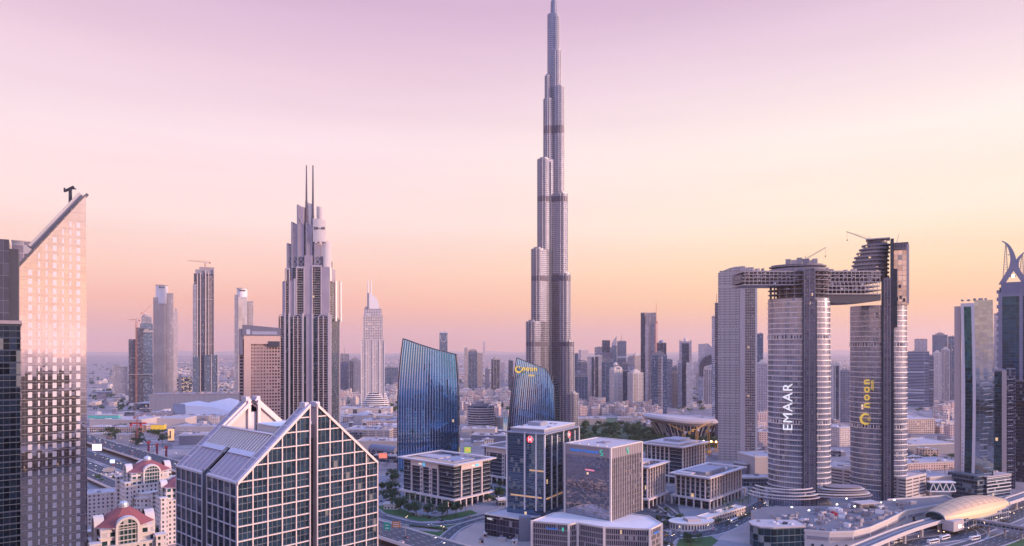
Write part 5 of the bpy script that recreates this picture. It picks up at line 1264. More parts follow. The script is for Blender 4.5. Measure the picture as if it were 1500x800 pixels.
# ------------------------------------------------------------------ glass tower with the red hexagons and its podium
def bank_glass_tower():
    th = 60; t = thing('glass_bank_tower', 'blue glass tower with two red-and-white hexagon signs near its roof', 'office tower', (27, 560, 0), th)
    a, b, z0, zt = 66, 36, 21.6, 85
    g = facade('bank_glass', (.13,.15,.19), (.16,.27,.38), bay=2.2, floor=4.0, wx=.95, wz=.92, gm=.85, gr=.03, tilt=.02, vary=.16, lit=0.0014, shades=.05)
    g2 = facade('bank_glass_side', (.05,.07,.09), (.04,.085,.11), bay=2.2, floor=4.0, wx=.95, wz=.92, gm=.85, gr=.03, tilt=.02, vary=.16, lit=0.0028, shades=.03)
    m = MB(); m.prism([(0,0),(a,0),(a,b),(0,b)], z0-6, zt, top=False); m.build('glazing', g, t)
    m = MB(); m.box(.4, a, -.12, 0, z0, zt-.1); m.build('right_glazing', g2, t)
    for q in (0, .22, .52, 1): m = MB(); y = b*q; m.box(-.9, .2, max(-.5, y-.55), y+.55, z0, zt+1); m.build('tall_fin', white, t)
    for q in (.17,.33,.51,.70,.86,1): m = MB(); x = a*q; m.box(x-.5, x+.5, -1.0, .2, z0, zt+(1 if q in (.51,1) else -2)); m.build('tall_fin', white, t)
    m = MB()
    z = z0+4
    while z < zt-1: m.box(-.25, 0, .6, b, z-.12, z+.12); m.box(.6, a, -.3, -.12, z-.12, z+.12); z += 4
    m.build('floor_lines', plain('bank_line', (.20,.22,.27), .4, .5), t)
    wl = glow('warm_ceiling', (1,.55,.25), .22)
    for z, y0, y1 in ((z0+10,.05,.9),(z0+32,.0,.4)): m = MB(); m.box(-.16, -.05, b*y0+1, b*y1, z+.6, z+1.8); m.build('lit_storey', wl, t)
    m = MB(); m.box(2, a*.5, -.2, -.13, z0+9.5, z0+11); m.build('lit_storey', wl, t)
    m = MB(); m.box(-1.2, a+.6, -1.2, b+.6, zt, zt+.8); m.build('roof_edge', grey_roof, t)
    m = MB(); m.box(3.5, a-2, 2.5, b-2, zt+.8, zt+3.4); m.build('roof_setback', grey_roof, t)
    m = MB(); m.box(3, a-1.5, 2, b-1.5, zt+3.4, zt+4.0); m.build('upper_roof', cream, t)
    m = MB(); m.box(a*.35, a*.55, b*.45, b*.8, zt+4, zt+7); m.build('plant_room', grey_roof, t)
    for i in range(6): m = MB(); x, y = R.uniform(8,a-8), R.uniform(5,b-6); m.box(x-2, x+2, y-1, y+1, zt+4, zt+4.8); m.build('roof_unit', R.choice([steel, stone_d]), t)
    def hexa(loc, rz):
        e = bpy.data.objects.new('hexagon_sign', None); s_ = 2.7
        m = MB(); A = [(1.15,0),(.55,1),(-.55,1),(-1.15,0),(-.55,-1),(.55,-1)]
        m2 = MB(); m2.face([(x*s_, -.1, z*s_) for x, z in reversed(A)]); 
        for i in range(6): p, q = A[i], A[(i+1)%6]; m2.face([(p[0]*s_,-.1,p[1]*s_),(q[0]*s_,-.1,q[1]*s_),(q[0]*s_,.3,q[1]*s_),(p[0]*s_,.3,p[1]*s_)])
        o = m2.build('hexagon_sign', whitel, t); o.location = loc; o.rotation_euler = (0,0,math.radians(rz))
        for T_ in (((1.15,0),(.55,1),(.55,-1)),((-1.15,0),(-.55,-1),(-.55,1)),((-.55,1),(.55,1),(0,.0)),((-.55,-1),(0,-.0),(.55,-1))):
            m3 = MB(); P = [(x*s_, -.22, z*s_) for x, z in T_]; m3.face(P); m3.face(P[::-1]); q = m3.build('red_triangle', glow('sign_red', (.75,.03,.04), .8), o)
    hexa((-1.1, b*.37, zt-4.5), -90); hexa((a*.68, -.9, zt-4.5), 0)
bank_glass_tower()
def poly_block(name, label, pts_top, z1, wall, roof, cat='building', trim=None):
    """pts_top: (photo x, photo y) corners of the roof, counter-clockwise seen from above"""
    W0 = [G(px, py, z1) for px, py in pts_top]; ox, oy = W0[0][0], W0[0][1]
    t = thing(name, label, cat, (ox, oy, 0)); P = [(w[0]-ox, w[1]-oy) for w in W0]
    m = MB(); m.prism(P, 0, z1, top=False); m.build('walls', wall, t)
    m = MB(); m.face([(*p, z1) for p in P]); m.build('roof', roof, t)
    m = MB()
    for i in range(len(P)): p, q = P[i], P[(i+1)%len(P)]; m.bar((*p, z1+.2), (*q, z1+.2), .8, 1.2)
    m.build('parapet', trim or cream, t)
    return t, P
t, P = poly_block('glass_podium', 'low dark podium with grey roof in front of the hexagon tower', [(710,753),(762,761),(808,754),(852,745),(770,737)], 17.5, facade('podium_glass', (.20,.16,.19), (.10,.08,.11), bay=3, floor=5, wx=.95, wz=.93, gm=.7, gr=.12, tilt=.04, vary=.4, lit=0.0035), roofm)
m = MB(); m.box(P[1][0]-1, P[1][0]+8.5, P[1][1]-1.5, P[1][1]+5, 0, 19.5); m.build('corner_block', W_['slate'], t)
hx = MB(); hx.box(2.2, 4.0, -.6-0, -.2, 13.5, 15.3)
a_ = math.degrees(math.atan2(P[1][1]-P[0][1], P[1][0]-P[0][0])); u_ = Vector((P[1][0]-P[0][0], P[1][1]-P[0][1], 0)).normalized(); n_ = Vector((u_.y, -u_.x, 0))
def on_wall(t, P, i, u, z, s, size, mat, off=.5):
    p, q = Vector((*P[i], 0)), Vector((*P[(i+1)%len(P)], 0)); dd = (q-p).normalized(); nn = Vector((dd.y, -dd.x, 0)); c = p+(q-p)*u+nn*off; c.z = z
    return text(s, size, mat, t, tuple(c), (90,0,math.degrees(math.atan2(dd.y, dd.x))), .1)
on_wall(t, P, 0, .16, 14.2, 'HSBC', 2.4, whitel)
# ------------------------------------------------------------------ brown-grey bank tower and its podium
def brown_bank_tower():
    th = 50; t = thing('ribbed_bank_tower', 'brown-grey bank tower with blue and green sign over broad glass face', 'office tower', (76.6, 530, 0), th)
    a, b, z0, zt = 48, 43, 21.6, 78
    g = facade('broad_glass', (.16,.13,.16), (.36,.35,.41), bay=2.1, floor=2.05, wx=.93, wz=.9, gm=.85, gr=.03, tilt=.02, vary=.14, lit=0.00105, shades=.05)
    br = plain('brown_cladding', (.33,.26,.28), .6, .2, vary=.1)
    m = MB(); m.box(0, a, 0, b, z0, zt-8); m.build('shaft', g, t)
    m = MB(); m.box(-.2, a+.2, -.2, b+.2, zt-8, zt); m.build('head_band', br, t)
    m = MB(); m.box(.6, a-.6, -.08, -.0, z0, zt-8); m.build('side_glazing', facade('rib_recess', (.10,.08,.09), (.05,.05,.07), bay=2.6, floor=4.1, wx=.8, wz=.8, gm=.5, lit=0), t)
    m = MB(); n = 17
    for i in range(n+1): x = 1+(a-2)*i/n; m.box(x-.34, x+.34, -.55, -.08, z0, zt-.2)
    m.build('vertical_ribs', plain('rib_brown', (.42,.34,.35), .6, .2), t)
    for x0, y0 in ((-.9,-.9),(a-.5,-.9),(-.9,b-.4)): m = MB(); m.box(x0, x0+1.4, y0, y0+1.4, z0, zt+.6); m.build('corner_pier', cream, t)
    m = MB(); m.box(-.6, .9, .5, b, zt, zt+.9); m.box(.9, a+.3, -.6, .9, zt, zt+.9); m.box(a-.9, a+.3, .9, b, zt, zt+.9); m.box(.9, a-.9, b-.9, b+.3, zt, zt+.9); m.build('parapet', cream, t)
    m = MB(); m.box(.9, a-.9, .9, b-.9, zt, zt+.3); m.build('roof', stone, t)
    for i in range(5): m = MB(); y = b*(i+.5)/5; m.box(-.1, 2, y-.4, y+.4, zt+.9, zt+1.6); m.build('roof_bracket', cream, t)
    m = MB(); m.box(a*.4, a*.62, b*.4, b*.6, zt+.3, zt+.9); m.box(a*.45, a*.5, b*.45, b*.5, zt+.9, zt+1.4); m.build('roof_hatch', stone_d, t)
    m = MB(); z = z0+3
    while z < zt-9: m.box(-.18, 0, .5, b-.2, z-.10, z+.10); z += 4.1
    m.build('transom_lines', plain('bank_line', (1,1,1)), t)
    text('Standard Chartered', 3.3, bluem, t, (-.4, b*.57, zt-4), (90,0,-90), .12, 'sign_lettering', .05, 1)
    def emblem(loc, rz):
        m = MB()
        for k, dx in ((0,-.5),(1,.5)):
            for i in range(8):
                A, B = math.pi*(.2+1.5*i/8)+math.pi*k, math.pi*(.2+1.5*(i+1)/8)+math.pi*k; m.bar((.55*math.cos(A), 0, (.75 if k == 0 else -.75)+.75*math.sin(A)), (.55*math.cos(B), 0, (.75 if k == 0 else -.75)+.75*math.sin(B)), .5, .3)
        o = m.build('sign_emblem', greenl, t); o.location = loc; o.rotation_euler = (0,0,math.radians(rz)); o.scale = (2.0,1,1.5)
    emblem((-.5, b*.19, zt-4), -90); emblem((a*.5, -1.1, zt-4), 0)
    m = MB(); m.box(-.2, -.05, b*.35, b*.55, z0+37, z0+38.2); m.build('lit_storey', glow('pink_light', (.9,.25,.35), .5), t)
brown_bank_tower()
t, P = poly_block('bank_podium', 'pale-roofed podium with brown window bays and three blue signs', [(779,764),(833,768.5),(846,766.5),(885,773),(952,776),(969,768),(951,757),(915,752),(850,750),(812,752)], 21.6, facade('podium_bays', (.26,.20,.21), (.09,.08,.10), bay=1.6, floor=4.2, wx=.6, wz=.75, gm=.6, lit=0.0014), plain('pale_podium_roof', (.80,.64,.58), .85, vary=.12, scale=.1))
for i, (x, y) in enumerate(P[:6]): m = MB(); m.box(x-.9, x+.9, y-1.1, y+.7, 0, 22.6); m.build('corner_pier', cream, t)
for i, u, sz in ((0,.55,2.6),(4,.5,2.4)): on_wall(t, P, i, u, 17.6, 'Standard', sz, bluem)
m = MB(); p, q = P[0], P[1]; m.box(p[0]+(q[0]-p[0])*.82, p[0]+(q[0]-p[0])*.82+1.4, p[1]+(q[1]-p[1])*.82-.6, p[1]+(q[1]-p[1])*.82-.2, 16.2, 18.9); m.build('sign_emblem', greenl, t)
# ------------------------------------------------------------------ roads
def offset(P, o):
    out = []
    for i, p in enumerate(P):
        a = P[max(0, i-1)]; b = P[min(len(P)-1, i+1)]; d = (Vector(b)-Vector(a)); d.z = 0; d.normalize(); out.append((p[0]+d.y*o, p[1]-d.x*o, p[2]))
    return out
def ribbon(mb, P, o0, o1, dz=0):
    A, B = offset(P, o0), offset(P, o1)
    for i in range(len(P)-1): mb.face([(A[i][0],A[i][1],A[i][2]+dz),(B[i][0],B[i][1],B[i][2]+dz),(B[i+1][0],B[i+1][1],B[i+1][2]+dz),(A[i+1][0],A[i+1][1],A[i+1][2]+dz)][::-1])
def wall_along(mb, P, o, z0, z1, th=.4):
    A, B = offset(P, o-th/2), offset(P, o+th/2)
    for i in range(len(P)-1):
        for q in ((A,0),(B,1)):
            a, b = q[0][i], q[0][i+1]; f = [(a[0],a[1],a[2]+z0),(b[0],b[1],b[2]+z0),(b[0],b[1],b[2]+z1),(a[0],a[1],a[2]+z1)]; mb.face(f if q[1] else f[::-1])
        mb.face([(A[i][0],A[i][1],A[i][2]+z1),(B[i][0],B[i][1],B[i][2]+z1),(B[i+1][0],B[i+1][1],B[i+1][2]+z1),(A[i+1][0],A[i+1][1],A[i+1][2]+z1)][::-1])
LANES = []
def along(P, step):
    out = []; acc = 0
    for a, b in zip(P, P[1:]):
        A, B = Vector(a), Vector(b); L = (B-A).length; q = step-acc
        while q <= L: p = A+(B-A)*(q/L); out.append((p, (B-A).normalized())); q += step
        acc = (acc+L) % step
    return out
def road(P, w, name='road', z=.05, lanes=4, kerb=True, deck=None, cars=0, zone='', carcol=None):
    """P centre line in metres; deck: height of an elevated deck"""
    z_ = z if deck is None else deck; P = [(p[0], p[1], z_) for p in P]
    m = MB(); ribbon(m, P, -w/2, w/2); r = struct(name, m, asphalt)
    mk = MB()
    for k in range(1, lanes):
        o = -w/2+w*k/lanes
        for p, dr in along(offset(P, o), 12):
            sd_ = Vector((dr.y, -dr.x, 0))*.11; q = p+dr*4.5; mk.face([tuple(v+Vector((0,0,.02))) for v in (p-sd_, p+sd_, q+sd_, q-sd_)])
    for o in (-w/2+.7, w/2-.7): ribbon(mk, P, o-.1, o+.1, .02)
    mo = mk.build('lane_marking', linem, r)
    if deck is None:
        if kerb:
            k_ = MB(); wall_along(k_, P, -w/2-.3, -.04, .13, .6); wall_along(k_, P, w/2+.3, -.04, .13, .6); k_.build('kerb', kerbm, r)
    else:
        s = MB(); wall_along(s, P, -w/2-.15, -1.6, .95, .45); wall_along(s, P, w/2+.15, -1.6, .95, .45); s.build('barrier', plain('barrier', (.72,.55,.48), .8, vary=.1), r)
        u = MB(); ribbon(u, P, w/2, -w/2, -1.6); u.build('deck_underside', conc, r)
        for p, dr in along(P, 38): c = MB(); c.cyl(p.x, p.y, 0, z_-1.6, 1.1, 10); c.box(p.x-1, p.x+1, p.y-1, p.y+1, z_-2.6, z_-1.6); c.build('deck_column', conc, r)
    for k in range(lanes):
        LANES.append((offset(P, -w/2+w*(k+.5)/lanes), 1 if k < lanes/2 else -1, cars, zone, z_))
    return P
def L2(p, q, n=2): return [(p[0]+(q[0]-p[0])*i/(n-1), p[1]+(q[1]-p[1])*i/(n-1), 0) for i in range(n)]
hA, hB = Vector((-457, 917)), Vector((.722, -.692)); hN = Vector((-.692, -.722))
def hw(o, s0, s1, n=14): return [tuple(hA+hN*(-o)*-1+hB*(s0+(s1-s0)*i/(n-1)))+(0,) for i in range(n)]
road(hw(16, -900, 640), 30, 'elevated_highway', deck=8, lanes=6, cars=26, zone='elevated highway')
road(hw(50, -900, 560), 22, 'highway', lanes=5, cars=16, zone='ground-level highway')
road(hw(78, -900, 560), 22, 'highway', lanes=5, cars=16, zone='ground-level highway')
road(hw(106, -900, 560), 16, 'service_road', deck=6, lanes=3, cars=8, zone='service ramp')
def PX(pts, z=0): return smooth_path([G(px, py, z) for px, py in pts], 5)
road(PX([(560,757),(610,768),(660,766),(705,756),(752,745),(800,733)]), 11, 'side_road', lanes=2, cars=3, zone='street under the wide square block')
road(PX([(640,801),(652,788),(672,772),(700,762),(718,757)]), 10, 'slip_road', z=.09, lanes=2, cars=1, zone='slip road')
road(PX([(955,815),(975,786),(1010,783),(1048,776),(1082,760),(1115,742),(1140,728)]), 21, 'boulevard', lanes=5, cars=9, zone='boulevard beside the EMAAR oval tower')
road(PX([(700,735),(760,722),(850,716),(930,722),(985,752),(990,785)]), 9, 'side_road', z=.07, lanes=2, cars=4, zone='street behind the bank towers')
road(PX([(1290,815),(1340,796),(1400,786),(1450,770),(1520,742)]), 16, 'road', lanes=4, cars=7, zone='road below the golden station')
road(PX([(1360,825),(1420,806),(1470,790),(1530,765)]), 16, 'road', z=.07, lanes=4, cars=6, zone='road below the golden station')
road(PX([(1300,790),(1360,775),(1420,772),(1440,785),(1400,800),(1340,812)]), 7, 'loop_road', z=.09, lanes=1, cars=1, zone='loop road below the station')
road(PX([(1395,745),(1440,738),(1520,722)]), 14, 'road', z=.07, lanes=3, cars=2, zone='road behind the golden station')
road(PX([(1130,652),(1160,668),(1230,690),(1330,690)]), 10, 'back_road', z=.05, lanes=2, cars=3, zone='street between the oval towers')
road(PX([(845,640),(760,640),(690,650)]), 10, 'back_road', z=.05, lanes=2, cars=0)
for pts in ([(130,596),(240,585),(420,570)],[(130,560),(230,556),(400,552),(600,550)],[(130,536),(300,540),(600,534),(800,538)],[(500,585),(700,570),(850,570)]):
    road(PX(pts), 22, 'desert_road', z=.1, lanes=4, kerb=False, cars=0)
def patch(name, pts, mat, z=.02):
    m = MB(); P = [G(px, py, z) for px, py in pts]; a = sum(P[i][0]*P[(i+1)%len(P)][1]-P[(i+1)%len(P)][0]*P[i][1] for i in range(len(P)))
    m.face(P if a > 0 else P[::-1]); return struct(name, m, mat)
patch('plaza_paving', [(545,735),(560,752),(620,762),(700,752),(745,738),(800,726),(780,705),(700,700),(600,690),(545,700)], paving, .012)
patch('lawn', [(552,742),(565,752),(615,764),(660,762),(700,752),(690,747),(640,757),(600,750),(570,738)], grassm, .03)
patch('lawn', [(585,768),(640,776),(690,764),(665,768),(620,770)], grassm, .03)
patch('lawn', [(600,776),(625,790),(648,786),(668,772),(640,779)], grassm, .03)
patch('sand_lot', [(664,798),(672,780),(695,768),(720,764),(760,772),(800,800),(750,812)], sandm, .03)
patch('lawn', [(995,790),(1040,784),(1052,792),(1030,812),(985,812)], grassm, .03)
patch('boulevard_paving', [(950,790),(985,740),(1090,722),(1130,722),(1110,745),(1050,790),(1120,800),(1100,830),(940,830)], paving, .012)
patch('parking_court', [(925,735),(985,720),(1000,760),(960,785),(930,770)], asphalt, .02)
patch('lawn', [(875,613),(905,612),(908,622),(872,623)], plain('park_lawn', (.12,.15,.07), .95, vary=.2), .03)
patch('pool_water', [(727,612),(744,612),(744,632),(726,632)], plain('pool_water_m', (.16,.34,.34), .15, .1, vary=.1), .04)
patch('park_ground', [(848,618),(960,622),(965,662),(848,662)], plain('park_soil', (.08,.10,.06), .95), .015)
patch('roundabout_ground', [(1290,800),(1400,742),(1520,728),(1520,830),(1300,830)], plain('dusk_paving', (.17,.15,.17), .9, vary=.25, scale=.08), .012)
patch('lawn', [(1425,792),(1470,780),(1500,775),(1500,800),(1430,810)], grassm, .03)
patch('plaza_paving', [(1120,745),(1180,735),(1260,700),(1330,700),(1330,735),(1200,790)], paving, .012)
patch('car_court', [(130,700),(190,700),(182,745),(130,745)], paving, .02)
# ------------------------------------------------------------------ trees
leafm = []
for nm, c in (('leaf_dark',(.035,.07,.035)),('leaf_mid',(.055,.095,.04)),('leaf_light',(.085,.12,.05))): leafm.append(plain(nm, c, .8, vary=.3, scale=.5))
bark = plain('bark', (.14,.10,.08), .9)
def make_tree(h, r, n, seed):
    rr = random.Random(seed); t = thing('broadleaf_tree', 'x', 'tree', (0,0,0))
    m = MB(); m.cyl(0, 0, 0, h*.45, .22, 7, .14)
    for i in range(5): a = i*1.26; m.bar((0,0,h*.35), (r*.55*math.cos(a), r*.55*math.sin(a), h*(.6+.05*i)), .14)
    m.build('trunk', bark, t)
    c = MB(); cl = [(rr.gauss(0,.42)*r, rr.gauss(0,.42)*r, h*(.62+rr.uniform(-.13,.26)), r*rr.uniform(.28,.5)) for _ in range(11)]
    for i in range(n):
        q = rr.choice(cl); v = Vector((rr.gauss(0,1), rr.gauss(0,1), rr.gauss(0,.75))).normalized()*q[3]*rr.uniform(.65,1.05); p = Vector(q[:3])+v
        nn = (v.normalized()+Vector((rr.gauss(0,.5), rr.gauss(0,.5), rr.gauss(0,.5)))).normalized(); a = nn.orthogonal().normalized()*rr.uniform(.25,.5); b = nn.cross(a)*rr.uniform(.6,1)
        c.k = min(2, max(0, int(rr.gauss(1,.8)))); c.face([p-a-b*.5, p+a-b*.4, p+a*.4+b, p-a*.6+b*.7])
    c.build('crown', leafm, t); return t
def make_palm(h, seed):
    rr = random.Random(seed); t = thing('palm_tree', 'x', 'palm tree', (0,0,0)); m = MB(); m.cyl(0, 0, 0, h, .28, 7, .2); m.build('trunk', bark, t); c = MB()
    for i in range(22):
        a = rr.uniform(0, 6.28); L = rr.uniform(2.2, 3.2); up = rr.uniform(-.1, 1.0); pts = []
        for k in range(5): q = k/4; pts.append(Vector((math.cos(a)*L*q, math.sin(a)*L*q, h+up*L*q-1.1*L*q*q*.8)))
        sd_ = Vector((-math.sin(a), math.cos(a), 0))
        c.k = rr.randint(0, 2)
        for k in range(4):
            w0, w1 = .32*(1-k/4*.8), .32*(1-(k+1)/4*.8); c.face([pts[k]-sd_*w0, pts[k]+sd_*w0, pts[k+1]+sd_*w1, pts[k+1]-sd_*w1])
    c.build('crown', leafm, t); return t
tp = [make_tree(8, 3.6, 620, 1), make_tree(9, 4.2, 700, 2), make_tree(7, 3.8, 560, 3)]; pp = [make_palm(9, 4), make_palm(11, 5)]
first = {}
def put(protos, x, y, sc, label, group, z=0):
    o = R.choice(protos)
    if o.name not in first: first[o.name] = (o, tree_of(o)); o.location = (x, y, z); o.rotation_euler.z = R.uniform(0, 6); o.scale = (sc,)*3; o['label'] = label; o['group'] = group; return o
    return dup(first[o.name][1], (x, y, z), R.uniform(0, 6), sc*R.uniform(.85, 1.15), label, group)
def inside(px, py, poly):
    c = False; j = len(poly)-1
    for i in range(len(poly)):
        (x0,y0),(x1,y1) = poly[i], poly[j]
        if (y0 > py) != (y1 > py) and px < (x1-x0)*(py-y0)/(y1-y0)+x0: c = not c
        j = i
    return c
def scatter(protos, poly, n, sc, label, group):
    xs, ys = [p[0] for p in poly], [p[1] for p in poly]; k = 0; tries = 0
    while k < n and tries < n*60:
        tries += 1
        px, py = R.uniform(min(xs), max(xs)), R.uniform(min(ys), max(ys))
        if inside(px, py, poly): x, y, _ = G(px, py); put(protos, x, y, sc*R.uniform(.75,1.25), label, group); k += 1
GT = 'trees in the city park'
scatter(tp, [(852,636),(858,622),(900,626),(945,626),(962,640),(1050,645),(1052,662),(960,668),(930,655),(852,650)], 185, 1.5, 'dark green tree in the dense park behind the bank towers', GT)
for (px, py, sc) in ((586,752,2.0),(598,754,1.8),(610,756,1.7),(626,757,1.5),(648,758,1.7),(668,757,1.7)): x, y, _ = G(px, py); put(tp, x, y, sc, 'big round tree in the row of lawn trees below the wide square block', 'lawn trees below the wide square block')
scatter(tp, [(556,735),(558,705),(580,700),(583,725),(575,740)], 16, 1.25, 'bushy tree in the car park left of the wide square block', 'trees left of the wide square block')
scatter(pp, [(590,745),(600,738),(660,752),(700,742),(705,748),(660,758)], 14, 1, 'palm tree at the foot of the wide square block', 'palms round the wide square block')
scatter(tp, [(712,725),(735,715),(738,738),(715,742)], 10, 1.2, 'tree in the court between the wide and half-hidden square blocks', 'trees between square blocks')
scatter(pp, [(1095,725),(1125,718),(1135,728),(1090,750),(1060,765),(1055,760)], 24, 1.05, 'palm tree lining the boulevard beside the front square block', 'palms along the boulevard')
scatter(tp, [(960,745),(1000,752),(1060,768),(990,778),(950,770)], 12, .8, 'small tree in the court before the front square block', 'court trees')
scatter(tp, [(1005,790),(1035,788),(1030,799),(1005,800)], 9, .7, 'low tree on the lawn beside the boulevard bend', 'boulevard lawn trees')
scatter(tp, [(222,760),(252,745),(252,800),(228,800)], 22, 1.3, 'leafy tree in the garden right of the near red-roofed block', 'garden trees by the red-roofed blocks')
scatter(tp, [(130,700),(185,700),(182,712),(130,712)], 8, .9, 'small tree by the highway at lower left', 'trees by the highway')
scatter(tp, [(140,630),(195,627),(260,640),(250,652),(200,655),(140,640)], 46, 1.3, 'dark tree in front of the mall by the highway', 'mall trees')
scatter(tp, [(560,600),(585,595),(582,603),(565,606)], 10, 1.3, 'tree at the right foot of the slim banded hotel', 'hotel trees')
scatter(tp, [(1395,668),(1325,676),(1330,684),(1395,676)], 8, 1, 'tree among the low blocks left of the curved tower', 'low-block trees')
for i in range(6): x, y, _ = G(1335+i*9, 684); put(pp, x, y-70, 1.2, 'palm tree standing on the terrace left of the curved tower', 'terrace palms', 9 if False else 0)
# ------------------------------------------------------------------ cars and buses
def make_car(col, name='car', lit=True):
    t = thing(name, 'x', 'car'); pm = plain('car_paint_%s' % col[1], col[0], .3, .2, vary=.02); m = MB()
    m.loft([[(-2.2,-.85,.3),(2.2,-.85,.3),(2.2,.85,.3),(-2.2,.85,.3)],[(-2.25,-.9,.55),(2.3,-.9,.55),(2.3,.9,.55),(-2.25,.9,.55)],[(-2.2,-.86,.88),(2.15,-.86,.8),(2.15,.86,.8),(-2.2,.86,.88)]]); m.build('body', pm, t)
    m = MB(); m.loft([[(-1.9,-.8,.86),(1.0,-.8,.84),(1.0,.8,.84),(-1.9,.8,.86)],[(-1.4,-.65,1.36),(.35,-.65,1.38),(.35,.65,1.38),(-1.4,.65,1.36)]], top=False); m.build('windows', plain('car_glass', (.03,.03,.04), .1, .5), t)
    m = MB(); m.face([(-1.4,-.65,1.37),(.35,-.65,1.39),(.35,.65,1.39),(-1.4,.65,1.37)]); m.build('roof', pm, t)
    for x in (-1.4, 1.4):
        for y in (-.86, .72):
            m = MB(); n = 10; A = [(x+.33*math.cos(6.283*i/n), .33+.33*math.sin(6.283*i/n)) for i in range(n)]
            for i in range(n): p, q = A[i], A[(i+1)%n]; m.face([(p[0],y,p[1]),(q[0],y,q[1]),(q[0],y+.14,q[1]),(p[0],y+.14,p[1])])
            m.face([(p[0],y,p[1]) for p in A]); m.face([(p[0],y+.14,p[1]) for p in reversed(A)]); m.build('wheel', dsteel, t)
    for y in (-.6, .6): m = MB(); m.box(2.2, 2.32, y-.18, y+.18, .55, .72); m.build('headlight', lampc if lit else steel, t); m = MB(); m.box(-2.28, -2.2, y-.18, y+.18, .6, .78); m.build('tail_light', glow('tail_red', (.8,.03,.02), 2) if lit else redm, t)
    return t
def make_bus():
    t = thing('bus', 'x', 'bus'); m = MB(); m.loft([[(-6,-1.25,.4),(6,-1.25,.4),(6,1.25,.4),(-6,1.25,.4)],[(-6,-1.27,1.2),(6.05,-1.27,1.2),(6.05,1.27,1.2),(-6,1.27,1.2)],[(-6,-1.22,3.1),(5.85,-1.22,3.1),(5.85,1.22,3.1),(-6,1.22,3.1)],[(-5.8,-1.05,3.3),(5.6,-1.05,3.3),(5.6,1.05,3.3),(-5.8,1.05,3.3)]]); m.build('body', white, t)
    m = MB()
    for y in (-1.29, 1.25): m.box(-5.6, 5.2, y, y+.04, 1.55, 2.7)
    m.box(5.95, 6.02, -1.1, 1.1, 1.4, 2.9); m.build('windows', MATS['car_glass'], t)
    for x in (-3.8, 3.8): 
        for y in (-1.3, 1.1): m = MB(); m.box(x-.5, x+.5, y, y+.2, 0, .95); m.build('wheel', dsteel, t)
    for x in (-2.5, 1.5): m = MB(); m.box(x-1, x+1, -.7, .7, 3.3, 3.55); m.build('roof_unit', steel, t)
    return t
CC = [((.75,.72,.72),'white'),((.04,.04,.05),'black'),((.32,.31,.34),'silver'),((.10,.10,.13),'grey'),((.45,.04,.05),'red'),((.60,.38,.10),'gold taxi')]
cars = [(make_car(c), c[1]) for c in CC]+[(make_car(c, lit=False), c[1]) for c in CC]; ct = {}
NC = [0]
def put_car(x, y, z, a, zone, verb='driving on the'):
    i = R.choices(range(6), (9,3,5,4,1,1.5))[0]+(6 if verb[0] == 'p' else 0); o, cn = cars[i]; lab = f'{cn} car {verb} {zone}'; grp = 'cars on the '+zone; NC[0] += 1
    lab = lab[:110]
    if i not in ct: ct[i] = tree_of(o); o.location = (x, y, z); o.rotation_euler = (0,0,a); o['label'] = lab; o['group'] = grp
    else: dup(ct[i], (x, y, z), a, 1, lab, grp)
for P, sgn, n, zone, zz in LANES:
    if not n: continue
    pts = along(P, 4); 
    vis = [q for q in pts if q[0].y > 430 and -.62 < q[0].x/q[0].y < .55]
    lanes_n = 1
    for _ in range(max(1, round(n/1.9))):
        if not vis: break
        p, dr = vis.pop(R.randrange(len(vis))); a = math.atan2(dr.y, dr.x)+(0 if sgn > 0 else math.pi); put_car(p.x, p.y, zz+.02, a, zone)
        vis = [q for q in vis if (q[0]-p).length > 11]
def park_row(p, q, n, zone, fill=.75):
    A, B = Vector(G(*p)), Vector(G(*q)); a = math.atan2(B.y-A.y, B.x-A.x)+math.pi/2
    for i in range(n):
        if R.random() < fill: c = A+(B-A)*((i+.5)/n); put_car(c.x, c.y, .03, a, zone, 'parked in the')
for k in range(3): park_row((600+k*6,752-k*5),(655+k*10,765-k*9),12,'row before the wide square block',.6)
for k in range(5): park_row((556+k*3,735-k*8),(582+k,732-k*8),7,'car park left of the wide square block',.7)
for k in range(4): park_row((945+k*8,742+k*7),(985+k*5,748+k*6),9,'court before the front square block',.6)
for k in range(3): park_row((1058,712-k*6),(1118,712-k*7),14,'lot under the curved-top pink tower',.65)
for k in range(3): park_row((132,708+k*10),(178,708+k*9),8,'court at lower left below the highway',.6)
for k in range(2): park_row((705,735-k*6),(735,728-k*6),9,'court between the square blocks',.7)
b0 = make_bus(); bt = None
for i, (px, py, a, lab) in enumerate(((1367,796,24,'white bus below the viaduct, leftmost of the three under the golden station'),(1384,790,30,'white bus just below the golden station, between the other two'),(1428,791,26,'white bus on the road right of the other two buses'),(1314,795,30,'white bus half under the viaduct left of the station columns'),(1470,758,35,'white bus behind the station footbridge on the upper road'),(1075,765,50,'white coach on the boulevard near the oval tower'))):
    x, y, _ = G(px, py)
    if i == 0: b0.location = (x,y,.1); b0.rotation_euler.z = math.radians(a); b0['label'] = lab; b0['group'] = 'buses'; bt = tree_of(b0)
    else: dup(bt, (x,y,.1), math.radians(a), 1, lab, 'buses')
